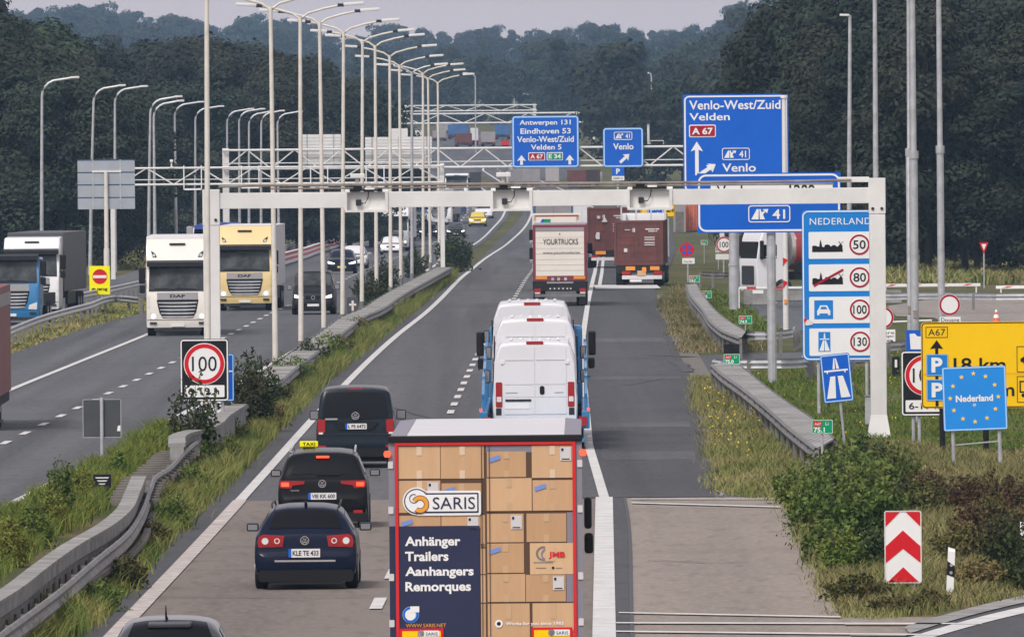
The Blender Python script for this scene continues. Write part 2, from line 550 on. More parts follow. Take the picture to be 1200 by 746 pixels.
class Face:
    """A flat front described in photo pixels: s pixels make a metre, (cu, vg) is the foot of the thing.
    Collects geometry per (part, material) and builds each as one child of root."""
    def __init__(self, root, cu, vg, s, y0=0.0, eps=0.008):
        self.root, self.cu, self.vg, self.s, self.y0, self.eps = root, cu, vg, s, y0, eps
        self.mb = {}

    def q(self, u, v):
        return ((u - self.cu) / self.s, (self.vg - v) / self.s)

    SIDES = {'tail_lamp', 'headlamp', 'reflector', 'corner_bumper', 'hinge', 'marker_lamp', 'mud_flap', 'warning_plate', 'fog_lamp'}
    EACH = {'lettering', 'star', 'disc', 'red_ring', 'white_field', 'stiffener', 'arrow', 'parking_panel', 'symbol_frame', 'red_chevron', 'town_symbol',
            'symbol_field', 'plate', 'rear_door', 'carton', 'label', 'tape', 'cross', 'bar', 'rib', 'roof_lamp', 'panel_seam', 'door_bar', 'slat', 'buffer', 'emblem'}

    def _m(self, name, material, u=None):
        if name in self.SIDES and u is not None:
            name += '|l' if u < self.cu else '|r'
        elif name in self.EACH:
            self.n = getattr(self, 'n', 0) + 1
            name += '|%d' % self.n
        k = (name, material)
        if k not in self.mb:
            self.mb[k] = MB()
        return self.mb[k]

    def yy(self, layer):
        return self.y0 - layer * self.eps

    def rect(self, u0, v0, u1, v1, name, material, layer=0, r=0.0, thick=None):
        x0, z1 = self.q(u0, v0)
        x1, z0 = self.q(u1, v1)
        y = self.yy(layer)
        self._m(name, material, (u0 + u1) / 2).prism(roundrect(x0, z0, x1, z1, r / self.s), y, y + (thick if thick is not None else self.eps * .9))

    def frame(self, u0, v0, u1, v1, w, name, material, layer=0, r=0.0):
        x0, z1 = self.q(u0, v0)
        x1, z0 = self.q(u1, v1)
        w /= self.s
        r /= self.s
        y = self.yy(layer)
        A = roundrect(x0, z0, x1, z1, max(r, 1e-4))
        B = roundrect(x0 + w, z0 + w, x1 - w, z1 - w, max(r - w, 1e-4))
        mb = self._m(name, material)
        n = len(A)
        va = [mb.bm.verts.new((p[0], y, p[1])) for p in A]
        vb = [mb.bm.verts.new((p[0], y, p[1])) for p in B]
        vc = [mb.bm.verts.new((p[0], y + self.eps * .9, p[1])) for p in A]
        for i in range(n):
            j = (i + 1) % n
            mb.bm.faces.new((va[i], va[j], vb[j], vb[i]))
            mb.bm.faces.new((va[i], vc[i], vc[j], va[j]))

    def poly(self, pts, name, material, layer=0, thick=None):
        y = self.yy(layer)
        self._m(name, material, sum(p[0] for p in pts) / len(pts)).prism([self.q(*p) for p in pts], y, y + (thick if thick is not None else self.eps * .9))

    def disc(self, u, v, r, name, material, layer=0, thick=None):
        x, z = self.q(u, v)
        y = self.yy(layer)
        self._m(name, material, u).disc(x, z, r / self.s, y, y + (thick if thick is not None else self.eps * .9))

    def ring(self, u, v, r0, r1, name, material, layer=0):
        x, z = self.q(u, v)
        y = self.yy(layer)
        self._m(name, material, u).ring(x, z, r0 / self.s, r1 / self.s, y, y + self.eps * .9)

    def text(self, s, u0, v0, u1, v1, material, layer=0, name='lettering', bold=0.0, rot=0.0, space=1.0):
        me, a, b, c, d = textmesh(s, bold, space)
        x0, z1 = self.q(u0, v0)
        x1, z0 = self.q(u1, v1)
        y = self.yy(layer)
        sx, sz = (x1 - x0) / (b - a), (z1 - z0) / (d - c)
        mx = Matrix(((sx, 0, 0, x0 - a * sx), (0, 0, 0, y), (0, sz, 0, z0 - c * sz), (0, 0, 0, 1)))
        if rot:
            ctr = Vector(((x0 + x1) / 2, y, (z0 + z1) / 2))
            mx = Matrix.Translation(ctr) @ Matrix.Rotation(rot, 4, 'Y') @ Matrix.Translation(-ctr) @ mx
        self._m(name, material).addmesh(me, mx)

    def arrow(self, u, v, length, width, head, shaft, name, material, layer, ang=0.0):
        """arrow with its tip at (u, v), ang degrees clockwise from straight up"""
        a = math.radians(ang)
        pts = [(0, 0), (width / 2, head), (shaft / 2, head * .85), (shaft / 2, length), (-shaft / 2, length), (-shaft / 2, head * .85), (-width / 2, head)]
        self.poly([(u + x * math.cos(a) - y * math.sin(a) * 1, v + x * math.sin(a) + y * math.cos(a)) if False else
                   (u + x * math.cos(a) - y * math.sin(a), v + x * math.sin(a) + y * math.cos(a)) for x, y in pts], name, material, layer)

    def post(self, u, vtop, radius=.05, material='galv', dy=.06, vbot=None, name='post', n=10):
        x, z = self.q(u, vtop)
        zb = 0.0 if vbot is None else self.q(u, vbot)[1]
        self._m(name + '|%d' % len(self.mb), material).tube([(x, dy + radius, zb - .05), (x, dy + radius, z)], radius, n)

    def done(self, smooth=False):
        for (name, material), mb in self.mb.items():
            mb.build(name.split('|')[0], material, self.root, smooth=smooth)
        self.mb = {}
        return self.root


def sign(name, label, cat, u, v, s, group=None, rz=0.0, tilt=0.0, eps=.008):
    """root on the ground under the sign seen around pixel (u, v) at s pixels per metre"""
    d = F / s
    p = P(u, v, d)
    zg = prof(p.y)
    root = thing(name, label, cat, (p.x, p.y, zg), rz, group)
    root.rotation_euler = (0, -math.radians(tilt), rz)
    return Face(root, u, v + (p.z - zg) * s, s, eps=eps)


def onground(name, label, cat, u, vg, group=None, rz=0.0):
    p = G(u, vg)
    d = (p - CAM).dot(_f)
    root = thing(name, label, cat, p, rz, group)
    return root, F / d, p
# ------------------------------------------------------------------ ground and roads
def catmull(xs, ys, q):
    """smooth interpolation (finite-difference hermite)"""
    xs, ys = np.asarray(xs, float), np.asarray(ys, float)
    o = np.argsort(xs)
    xs, ys = xs[o], ys[o]
    mm = np.gradient(ys, xs)
    i = np.clip(np.searchsorted(xs, q) - 1, 0, len(xs) - 2)
    h = xs[i + 1] - xs[i]
    t = np.clip((q - xs[i]) / h, 0, 1)
    h00, h10 = 2 * t**3 - 3 * t**2 + 1, t**3 - 2 * t**2 + t
    h01, h11 = -2 * t**3 + 3 * t**2, t**3 - t**2
    return h00 * ys[i] + h10 * h * mm[i] + h01 * ys[i + 1] + h11 * h * mm[i + 1]


class Edge:
    """a line on the ground read from the photograph, as x over y in metres"""
    def __init__(self, px, near=None, smooth=True):
        w = [G(u, v) for u, v in px]
        w.sort(key=lambda p: p.y)
        if near is not None:                      # run on towards the camera
            a, b = w[0], w[min(near, len(w) - 1)]
            k = (b.x - a.x) / (b.y - a.y)
            w.insert(0, Vector((a.x - k * (a.y + 60), -60.0, 0)))
        self.Y = np.array([p.y for p in w])
        self.X = np.array([p.x for p in w])
        self.smooth = smooth

    def x(self, y):
        y = np.asarray(y, float)
        if self.smooth:
            return catmull(self.Y, self.X, np.clip(y, self.Y[0], self.Y[-1]))
        return np.interp(y, self.Y, self.X)


def rows(y0, y1, step=6.0):
    n = max(2, int(math.ceil((y1 - y0) / step)) + 1)
    return np.linspace(y0, y1, n)


def strip(name, eL, eR, y0, y1, material, z=0.0, step=6.0, kind='structure', parent=None):
    ys = rows(y0, y1, step)
    xl = eL(ys) if callable(eL) else eL.x(ys)
    xr = eR(ys) if callable(eR) else eR.x(ys)
    mb = MB()
    pr = None
    for i in range(len(ys)):
        zz = prof(ys[i]) + z
        a = mb.bm.verts.new((xl[i], ys[i], zz))
        b = mb.bm.verts.new((xr[i], ys[i], zz))
        if pr:
            mb.bm.faces.new((pr[0], pr[1], b, a))
        pr = (a, b)
    o = mb.build(name, material, recalc=False)
    o['kind'] = kind
    return o


def groundpoly(name, px, material, z):
    mb = MB()
    w = [G(u, v) for u, v in px]
    f = mb.bm.faces.new([mb.bm.verts.new((p.x, p.y, prof(p.y) + z)) for p in w])
    if f.normal.z < 0:
        f.normal_flip()
    bmesh.ops.triangulate(mb.bm, faces=[f])
    for _ in range(3):
        es = [e for e in mb.bm.edges if e.calc_length() > 12]
        if not es:
            break
        bmesh.ops.subdivide_edges(mb.bm, edges=es, cuts=2)
        bmesh.ops.triangulate(mb.bm, faces=mb.bm.faces[:])
    for v in mb.bm.verts:
        v.co.z = prof(v.co.y) + z
    bmesh.ops.recalc_face_normals(mb.bm, faces=mb.bm.faces[:])
    for f in mb.bm.faces:
        if f.normal.z < 0:
            f.normal_flip()
    o = mb.build(name, material, recalc=False)
    o['kind'] = 'structure'
    return o


# ground sheet: grass verges, drier and browner in patches
def grassground():
    mt, nt, b = _nodes('verge_ground')
    b.inputs['Roughness'].default_value = 0.95
    b.inputs['Specular IOR Level'].default_value = 0.1
    tc = nt.nodes.new('ShaderNodeTexCoord')
    prev = (.085, .098, .035, 1)
    for sc, st, lo, hi, c in ((.09, (1, .25, 1), .4, .62, (.16, .125, .065, 1)), (.5, (1, .3, 1), .45, .7, (.05, .068, .022, 1)),
                              (2.5, (1, .5, 1), .5, .75, (.13, .13, .05, 1)), (9, (1, 1, 1), .5, .75, (.045, .05, .02, 1))):
        mp = nt.nodes.new('ShaderNodeMapping')
        mp.inputs['Scale'].default_value = st
        nz = nt.nodes.new('ShaderNodeTexNoise')
        nz.inputs['Scale'].default_value = sc
        nz.inputs['Detail'].default_value = 5
        nt.links.new(tc.outputs['Object'], mp.inputs['Vector'])
        nt.links.new(mp.outputs['Vector'], nz.inputs['Vector'])
        r = nt.nodes.new('ShaderNodeMapRange')
        r.inputs['From Min'].default_value = lo
        r.inputs['From Max'].default_value = hi
        nt.links.new(nz.outputs['Fac'], r.inputs['Value'])
        mx = nt.nodes.new('ShaderNodeMix')
        mx.data_type = 'RGBA'
        nt.links.new(r.outputs['Result'], mx.inputs['Factor'])
        if isinstance(prev, tuple):
            mx.inputs['A'].default_value = prev
        else:
            nt.links.new(prev, mx.inputs['A'])
        mx.inputs['B'].default_value = c
        prev = mx.outputs['Result']
    nt.links.new(prev, b.inputs['Base Color'])
    return mt


M['verge'] = grassground()
mb = MB()
gy = np.concatenate([np.arange(-100, 2600, 20.0), np.arange(2600, 7001, 200.0)])
gx = [-2500, -900, -400, -200, -100, -50, 0, 50, 100, 200, 400, 900, 2500]
gv = [[mb.bm.verts.new((x, y, prof(y) - .04)) for x in gx] for y in gy]
for i in range(len(gy) - 1):
    for j in range(len(gx) - 1):
        mb.bm.faces.new((gv[i][j], gv[i][j + 1], gv[i + 1][j + 1], gv[i + 1][j]))
o = mb.build('ground', 'verge', recalc=False)
o['kind'] = 'structure'

# right carriageway
E_edge = Edge([(105, 746), (184, 663), (231, 616), (273, 576), (300, 550), (340, 503), (376, 458), (414, 427), (463, 385), (480, 369), (520, 337), (554, 310), (595, 271), (609, 256), (613, 247), (606, 235), (580, 213), (562, 201)], near=3)
E_line = Edge([(136, 742), (222, 651), (300, 566), (367, 491), (410, 445), (430, 425), (463, 395), (496, 369), (545, 322), (600, 281), (620, 258), (623, 248), (615, 236), (586, 213), (566, 200)], near=3)
E_right = Edge([(710, 746), (709, 583), (690, 522), (684, 450), (683, 395), (689, 355), (697, 320), (703, 290), (706, 268), (702, 248), (668, 226), (610, 203), (590, 193)], near=1)
E_right_s = Edge([(708, 746), (708, 660), (708, 583), (690, 522), (684, 450), (683, 395), (689, 355), (697, 320), (703, 290), (706, 268), (702, 248), (668, 226), (610, 203), (590, 193)], near=1, smooth=False)
E_verge = Edge([(985, 722), (916, 585), (838, 584), (832, 545), (826, 523), (821, 495), (808, 439), (788, 398), (773, 360), (768, 340), (775, 325), (786, 310), (792, 290), (788, 268), (765, 248), (700, 226), (618, 203), (598, 193)], near=None, smooth=False)
Y_SEAM = G(700, 583).y
Y_END = G(590, 195).y
ext = lambda e, d: (lambda y: e.x(y) + d)
strip('road', E_edge, E_right, -60, Y_SEAM, 'asphalt_worn', 0.0)
strip('road', E_edge, E_right, Y_SEAM, Y_END, 'asphalt', 0.0)
# darker inner hard strip between the yellowish edge line and the verge
strip('road_hard_strip', ext(E_edge, -.25), ext(E_line, -.12), -60, G(496, 369).y, 'asphalt_dark', .006)
# exit lane
Y722 = G(985, 722).y
strip('exit_lane', ext(E_right, 0), E_verge, Y_SEAM, G(598, 195).y, 'asphalt_dark', 0.004)
strip('exit_lane', lambda y: E_right.x(y), lambda y: np.interp(y, [-60, Y722, Y_SEAM], [G(985, 722).x - 1.5, G(985, 722).x, G(916, 584).x]), -60, Y_SEAM, 'asphalt_old', 0.003)
strip('exit_lane_joint', lambda y: E_right.x(y), lambda y: E_right.x(y) + .42, -60, Y_SEAM, 'asphalt_dark', .012)
strip('tar_joint', lambda y: E_right.x(y) + .40, lambda y: E_right.x(y) + .46, -60, Y_SEAM, 'seam', .018)
xs0, xs1 = float(E_edge.x(Y_SEAM)), G(930, 583).x
strip('tar_joint', lambda y: np.full_like(y, xs0 + 4), lambda y: np.full_like(y, xs1), Y_SEAM - .3, Y_SEAM + .5, 'seam', .02)

# markings
def line(name, e, w, y0, y1, z=.022, material='line', step=5.0, off=0.0):
    return strip(name, lambda y: e.x(y) + off - w / 2, lambda y: e.x(y) + off + w / 2, y0, y1, material, z, step)


line('edge_line', E_line, .30, -60, Y_SEAM, material='line_worn')
line('edge_line', E_line, .24, Y_SEAM, Y_END)
line('lane_line', E_right_s, .38, -60, Y_SEAM)
line('lane_line', E_right_s, .22, Y_SEAM, Y_END)
Yw = G(693, 337).y
strip('stop_line', lambda y: np.full_like(y, G(697, 337).x), lambda y: np.full_like(y, G(773, 337).x), Yw - 9, Yw + 14, 'line', .024)
line('lane_line', E_right_s, .2, G(697, 338).y, G(705, 262).y, off=.42)
# dashes of the right carriageway: long ones near, a block line further on
def dashes(name, fx, y0, y1, on, pitch, w, z=.022):
    mb = MB()
    y = y0
    while y < y1:
        ys = rows(y, y + on, 4)
        pr = None
        for yy in ys:
            x = float(fx(yy))
            a = mb.bm.verts.new((x - w / 2, yy, prof(yy) + z))
            b = mb.bm.verts.new((x + w / 2, yy, prof(yy) + z))
            if pr:
                mb.bm.faces.new((pr[0], pr[1], b, a))
            pr = (a, b)
        y += pitch
    o = mb.build(name, 'line', recalc=False)
    o['kind'] = 'structure'
    return o


fmid = lambda y: E_line.x(y) + (E_right.x(y) - E_line.x(y)) * .5
p0 = G(440, 714)
dashes('lane_dashes', lambda y: fmid(y) + (p0.x - fmid(p0.y)), p0.y, Y_SEAM - 10, 6, 17, .22)
p1 = G(522, 485)
dashes('lane_dashes', lambda y: fmid(y) - .02, p1.y, G(650, 260).y, 5.2, 12.2, .2)
dashes('lane_dashes', fmid, G(650, 255).y, Y_END, 6, 18, .2)

# thin white lines crossing the old surface
def crossline(u0, v0, u1, v1, w=.14, name='cross_line', material='line'):
    a, b = G(u0, v0), G(u1, v1)
    mb = MB()
    n = 8
    pr = None
    for i in range(n + 1):
        p = a.lerp(b, i / n)
        q = mb.bm.verts.new((p.x, p.y - w / 2, prof(p.y) + .03))
        r = mb.bm.verts.new((p.x, p.y + w / 2, prof(p.y) + .03))
        if pr:
            mb.bm.faces.new((pr[0], q, r, pr[1]))
        pr = (q, r)
    o = mb.build(name, material, recalc=False)
    o['kind'] = 'structure'


for (u0, v0, u1, v1, w) in ((725, 719, 985, 724, .55), (722, 731, 1150, 732, .6), (722, 741, 1100, 745, .6), (740, 590, 914, 595, .8), (740, 585.5, 912, 585.5, .4)):
    crossline(u0, v0, u1, v1, w)
strip('side_road', lambda y: np.interp(y, [-60, 100, G(980, 742).y, Y722 - .2], [6, 5.2, G(980, 742).x - 1, G(990, 723).x - .4]), lambda y: np.full_like(y, 14.0), -60, Y722 - .2, 'asphalt_old', -.01)
# curved side road in the right corner with its white edge
cpx = [(1068, 752), (1100, 742), (1150, 728), (1200, 716), (1260, 704)]
def bandpoly(px, w0, w1, material, z, name):
    """a band along a ground curve, offset w0..w1 metres along y"""
    w = [G(u, v) for u, v in px]
    mb = MB()
    pr = None
    X = np.array([p.x for p in w]); Y = np.array([p.y for p in w])
    for x in np.linspace(X[0], X[-1], 30):
        y = float(catmull(X, Y, x))
        a = mb.bm.verts.new((x, y + w0, z))
        b = mb.bm.verts.new((x, y + w1, z))
        if pr:
            mb.bm.faces.new((pr[0], a, b, pr[1]))
        pr = (a, b)
    o = mb.build(name, material, recalc=False)
    o['kind'] = 'structure'


bandpoly(cpx, -70, 3.2, 'asphalt_dark', .012, 'side_road')
bandpoly(cpx, -1.2, 1.6, 'line', .024, 'edge_line')
bandpoly([(u, v - 6) for u, v in cpx], 1.0, 4.2, 'concrete', .03, 'kerb')

# left carriageway
L_in = Edge([(0, 597), (60, 567), (127, 536), (211, 487), (262, 460), (335, 417), (390, 385), (430, 362), (470, 338), (505, 314), (540, 294), (575, 270), (590, 252), (592, 245), (585, 236), (562, 219), (547, 207)], near=3)
L_in_edge = ext(L_in, .55)
L_line = Edge([(-60, 488), (5, 460), (91, 425), (177, 390), (255, 350), (325, 324), (375, 303), (405, 288)], near=2)
L_far = Edge([(405, 288), (440, 281), (470, 270), (490, 258), (505, 246), (515, 233), (515, 222), (505, 208)])
L_edge = Edge([(-60, 444), (12, 415), (90, 387), (175, 364), (235, 341), (300, 316), (350, 295), (405, 280), (440, 274), (470, 262), (490, 250), (500, 240), (508, 226), (500, 208)], near=1)
YL = G(545, 205).y
strip('road', lambda y: L_edge.x(y), L_in_edge, -60, YL, 'asphalt_left', 0.002)
line('edge_line', L_in, .22, -60, YL)
line('edge_line', L_line, .22, -60, G(325, 324).y)
line('edge_line', L_far, .2, G(405, 288).y, YL)
d0 = [(2.5, 521), (54, 499.8), (106, 471.6), (156.6, 447), (210, 420.6), (262, 397), (300, 377), (345, 352)]
L_dash = Edge([(2.5, 521), (58, 494), (106, 471), (157, 447), (210, 421), (262, 396), (312, 370)], near=3)
pd = G(2.5, 521)
dashes('lane_dashes', L_dash.x, pd.y - 12.2 * 6, G(312, 370).y, 4.2, 12.2, .2)
L_dash2 = lambda y: L_in.x(y) + (np.interp(y, L_line.Y, L_line.X) if False else (L_dash.x(np.clip(y, None, L_dash.Y[-1])) - L_in.x(np.clip(y, None, L_dash.Y[-1]))))
dashes('lane_dashes', L_dash2, G(312, 370).y + 8, YL, 4.5, 14, .2)
# the truck lane further left and the merging slip road behind the red and white barrier
groundpoly('truck_parking_lane', [(-60, 424), (20, 392), (95, 362), (155, 345), (140, 332), (80, 345), (10, 370), (-60, 395)], 'asphalt_left', .004)
groundpoly('slip_road', [(60, 350), (150, 320), (240, 296), (320, 275), (400, 279), (440, 281), (405, 288), (330, 302), (235, 333), (160, 352)], 'asphalt_left', .0)

groundpoly('far_road', [(420, 205), (430, 172), (470, 160), (600, 158), (640, 175), (690, 205), (620, 216), (560, 206)], 'asphalt_left', -.02)
# right-hand side: gravel edge, paved spurs, truck park apron
strip('gravel_edge', E_verge, ext(E_verge, .7), Y_SEAM, G(770, 345).y, 'gravel', -.01)
groundpoly('paved_spur', [(800, 417), (880, 413), (960, 412), (1010, 408), (1010, 424), (900, 424), (845, 440), (806, 437)], 'asphalt_left', -.012)
groundpoly('apron', [(1040, 358), (1085, 351), (1300, 344), (1400, 372), (1300, 402), (1130, 388), (1095, 372), (1050, 370)], 'apron', -.01)
groundpoly('apron', [(835, 350), (1020, 338), (1030, 366), (962, 390), (905, 383), (868, 366)], 'asphalt_left', -.014)
groundpoly('dirt_patch', [(1040, 470), (1075, 460), (1075, 452), (1040, 455)], 'gravel', -.03)

# sealed cracks, skid marks and a patch in the surfacing
def crack(px, w, material='seam', name='road_crack', z=.014, jit=.05):
    ws = [G(u, v) for u, v in px]
    pts = []
    for a, b in zip(ws[:-1], ws[1:]):
        n = max(2, int((b - a).length / 1.5))
        for i in range(n):
            q = a.lerp(b, i / n)
            pts.append((q.x + random.uniform(-jit, jit), q.y + random.uniform(-jit, jit) * 2))
    pts.append((ws[-1].x, ws[-1].y))
    mb = MB()
    p = np.array(pts)
    t = np.gradient(p, axis=0)
    t /= np.linalg.norm(t, axis=1, keepdims=True) + 1e-9
    pr = None
    for i in range(len(p)):
        k = w * random.uniform(.5, 1.2) / 2
        a = mb.bm.verts.new((p[i, 0] + t[i, 1] * k, p[i, 1] - t[i, 0] * k, prof(p[i, 1]) + z))
        b = mb.bm.verts.new((p[i, 0] - t[i, 1] * k, p[i, 1] + t[i, 0] * k, prof(p[i, 1]) + z))
        if pr:
            f = mb.bm.faces.new((pr[0], a, b, pr[1]))
            if f.normal.z < 0:
                f.normal_flip()
        pr = (a, b)
    bmesh.ops.recalc_face_normals(mb.bm, faces=mb.bm.faces[:])
    o = mb.build(name, material, recalc=False)
    o['kind'] = 'structure'
    return o


M['skid'] = mat('rubber_mark', (.045, .045, .048), .8, scale=2, c2=(.07, .07, .073))
crack([(764, 416), (790, 417), (812, 418)], .9, 'skid', 'skid_mark')
crack([(735, 451), (755, 447), (775, 444)], .35, 'skid', 'skid_mark')
crack([(792, 424), (800, 428), (806, 436)], .5, 'skid', 'skid_mark')
crack([(840, 548), (838, 566), (846, 583)], .14, 'concrete', z=.02)
crack([(760, 657), (790, 658), (830, 660), (880, 659)], .12, z=.02)
crack([(430, 470), (470, 480), (520, 495)], .10, 'skid', 'skid_mark')
for v in (612, 640, 668, 700):
    crack([(270 + (612 - v) * .9, v), (380, v + 1), (455, v)], .10, 'skid', 'road_crack', .012)
for v, w in ((402, 3.5), (446, 2.2), (502, 2.4), (540, 3.0)):
    a = G(600, v)
    strip('road_patch', lambda y: E_right.x(y) + .25, lambda y: E_verge.x(y) - .3, a.y, a.y + w * 3, 'asphalt', .009)
# ------------------------------------------------------------------ trees, shrubs, grass
def quads_mesh(name, C, N, size, material, aspect=1.0, fold=0.25):
    """one leaf clump (a folded rhombus of four triangles) per centre C facing N"""
    n = len(C)
    N = N / (np.linalg.norm(N, axis=1, keepdims=True) + 1e-9)
    ref = rng.normal(size=(n, 3))
    T = np.cross(N, ref)
    T /= (np.linalg.norm(T, axis=1, keepdims=True) + 1e-9)
    B = np.cross(N, T)
    s = (size * (0.6 + 0.8 * rng.random(n)))[:, None] * .5
    V = np.empty((n, 5, 3))
    V[:, 0] = C + T * s * aspect
    V[:, 1] = C + B * s * .75
    V[:, 2] = C - T * s * aspect
    V[:, 3] = C - B * s * .75
    V[:, 4] = C + N * s * fold
    base = (np.arange(n) * 5)[:, None, None]
    Fc = base + np.array([[0, 1, 4], [1, 2, 4], [2, 3, 4], [3, 0, 4]])[None]
    return tri_mesh(name, V.reshape(-1, 3), Fc.reshape(-1, 3), material)


def tri_mesh(name, V, Fc, material):
    me = bpy.data.meshes.new(name)
    me.vertices.add(len(V))
    me.vertices.foreach_set('co', V.astype(np.float32).ravel())
    me.loops.add(len(Fc) * 3)
    me.loops.foreach_set('vertex_index', Fc.astype(np.int32).ravel())
    me.polygons.add(len(Fc))
    me.polygons.foreach_set('loop_start', np.arange(0, len(Fc) * 3, 3, dtype=np.int32))
    me.polygons.foreach_set('loop_total', np.full(len(Fc), 3, dtype=np.int32))
    me.update(calc_edges=True)
    me.materials.append(M[material] if isinstance(material, str) else material)
    return me


M['leaf_dark'] = leafmat('leaf_dark', (0.0122, 0.0230, 0.0173), (0.0288, 0.0446, 0.0259), (0.0360, 0.0403, 0.0245), .12)
M['leaf_brown'] = leafmat('leaf_brown_green', (0.0202, 0.0259, 0.0173), (0.0432, 0.0446, 0.0259), (0.0288, 0.0403, 0.0245), .12)
M['leaf_mid'] = leafmat('leaf_mid', (0.0180, 0.0324, 0.0187), (0.0396, 0.0590, 0.0288), (0.0274, 0.0360, 0.0216), .1)
M['leaf_deep'] = leafmat('leaf_deep_conifer', (0.0101, 0.0187, 0.0130), (0.0216, 0.0331, 0.0187), None)
M['bark'] = mat('bark', (.07, .06, .05), .9, scale=3, c2=(.03, .027, .024))
M['shrub_green'] = leafmat('shrub_green', (.034, .066, .016), (.115, .175, .036), (.13, .15, .04), .9)
M['shrub_dark'] = leafmat('shrub_dark', (.022, .038, .014), (.06, .085, .028), (.05, .05, .022), 1.0)
M['weed_lush'] = leafmat('weed_lush', (.06, .105, .02), (.13, .185, .035), (.16, .17, .03), .5)
M['weed_brown'] = leafmat('weed_brown_dock', (.05, .03, .018), (.12, .068, .035), (.1, .09, .034), 1.0)
M['weed_olive'] = leafmat('weed_olive', (.06, .072, .022), (.13, .13, .04), (.16, .125, .05), .6)
M['grass_mix'] = leafmat('grass_mix', (.075, .105, .026), (.185, .205, .06), (.27, .225, .1), .35)
M['grass_dry'] = leafmat('grass_dry', (.15, .13, .055), (.33, .265, .14), (.1, .11, .04), .35)
M['grass_green'] = leafmat('grass_green', (.065, .12, .02), (.13, .2, .035), (.15, .17, .04), .3)
M['median_weeds'] = leafmat('median_weeds', (.045, .075, .015), (.12, .165, .036), (.19, .175, .055), .5)
M['flower_yellow'] = mat('yellow_flower', (.75, .55, .02), .6)


def crown_mesh(name, h, rad, z0, nb, nl, size, material, conif=False, seed=0):
    """crown made of branch clumps spread through an uneven volume, each a shell of leaf clumps"""
    r = np.random.default_rng(seed)
    Cs, Ns = [], []
    for k in range(nb):
        t = r.random() ** .8
        z = z0 + (h - z0) * t
        if conif:
            rr = rad * (1.0 - t) ** .8 * .9 + .3
        else:
            rr = rad * (math.sin(math.pi * min(1, .16 + .8 * t)) ** .7)
        a = r.random() * 2 * math.pi
        q = rr * (.35 + .75 * math.sqrt(r.random()))
        wob = 1 + .25 * math.sin(a * 2 + seed) + .15 * math.sin(a * 3 + seed * 2)
        c = np.array([q * math.cos(a) * wob, q * math.sin(a) * wob, z + r.normal() * .3])
        br = (rad * (.2 + .2 * r.random())) * (.75 if conif else 1)
        n = int(nl * (.6 + .8 * r.random()))
        d = r.normal(size=(n, 3))
        d[:, 2] = d[:, 2] * .8 + .25
        d /= np.linalg.norm(d, axis=1, keepdims=True)
        rad_ = br * (.55 + .55 * r.random(n) ** .5)
        pts = c + d * rad_[:, None] * np.array([1.15, 1.15, .72])
        pts += r.normal(size=pts.shape) * .08
        Cs.append(pts)
        Ns.append(d + r.normal(size=d.shape) * .36 + np.array([0, 0, .3]))
    C = np.concatenate(Cs)
    N = np.concatenate(Ns)
    C[:, 2] = np.maximum(C[:, 2], .25)
    return quads_mesh(name, C, N, size, material)


def trunk_mesh(name, h, r0, seed=0):
    r = random.Random(seed)
    mb = MB()
    pts = [Vector((0, 0, -.3)), Vector((.05, 0, h * .2)), Vector((r.uniform(-.3, .3), r.uniform(-.3, .3), h * .5)), Vector((r.uniform(-.5, .5), r.uniform(-.5, .5), h * .88))]
    mb.tube(pts, [r0, r0 * .8, r0 * .5, r0 * .12], 8)
    for k in range(7):
        t = r.uniform(.3, .8)
        b = pts[1].lerp(pts[3], t)
        a = r.uniform(0, 6.28)
        e = b + Vector((math.cos(a) * h * .2, math.sin(a) * h * .2, h * .14))
        mb.tube([b, b.lerp(e, .5) + Vector((0, 0, .2)), e], [r0 * .4, r0 * .25, r0 * .06], 6)
    bmesh.ops.recalc_face_normals(mb.bm, faces=mb.bm.faces[:])
    me = bpy.data.meshes.new(name)
    mb.bm.to_mesh(me)
    mb.bm.free()
    me.materials.append(M['bark'])
    for p in me.polygons:
        p.use_smooth = True
    return me


PROTO = {}
TH = 16.0
for i, (mk, rad, conif) in enumerate((('leaf_dark', 4.6, 0), ('leaf_brown', 4.9, 0), ('leaf_mid', 4.4, 0), ('leaf_dark', 5.2, 0), ('leaf_brown', 4.2, 0), ('leaf_deep', 3.2, 1))):
    PROTO['near', i] = (crown_mesh('crown', TH, rad, 1.6, 70, 260, .33, mk, conif, 20 + i), trunk_mesh('trunk', TH, .26, i))
    PROTO['far', i] = (crown_mesh('crown', TH, rad * 1.12, .8, 46, 110, .7, mk, conif, 40 + i), trunk_mesh('trunk', TH, .26, i + 10))

TREELAB = {
    'left': ['dull green broadleaf tree in the wood left of the motorway behind parked trucks', 'brownish broadleaf tree in the wood left of the motorway behind parked trucks',
             'dark pointed conifer rising from the wood left of the motorway'],
    'grove': ['dark broadleaf tree in the grove behind the left row of lamp posts', 'brownish broadleaf tree in the grove behind the left row of lamp posts', 'dark pointed conifer in the grove behind the left row of lamp posts'],
    'right': ['dark green broadleaf tree in the tall wood on the right behind the road signs', 'olive brown broadleaf tree in the tall wood on the right behind the road signs', 'dark conifer in the tall wood on the right behind the road signs'],
    'hill': ['hazy blue green tree on the distant wooded rise behind the left grove', 'hazy brownish tree on the distant wooded rise behind the left grove', 'hazy dark conifer on the distant wooded rise behind the left grove'],
    'far': ['hazy tree in the distant wood across the middle of the view', 'hazy olive tree in the distant wood across the middle of the view', 'hazy dark conifer in the distant wood across the middle of the view'],
}


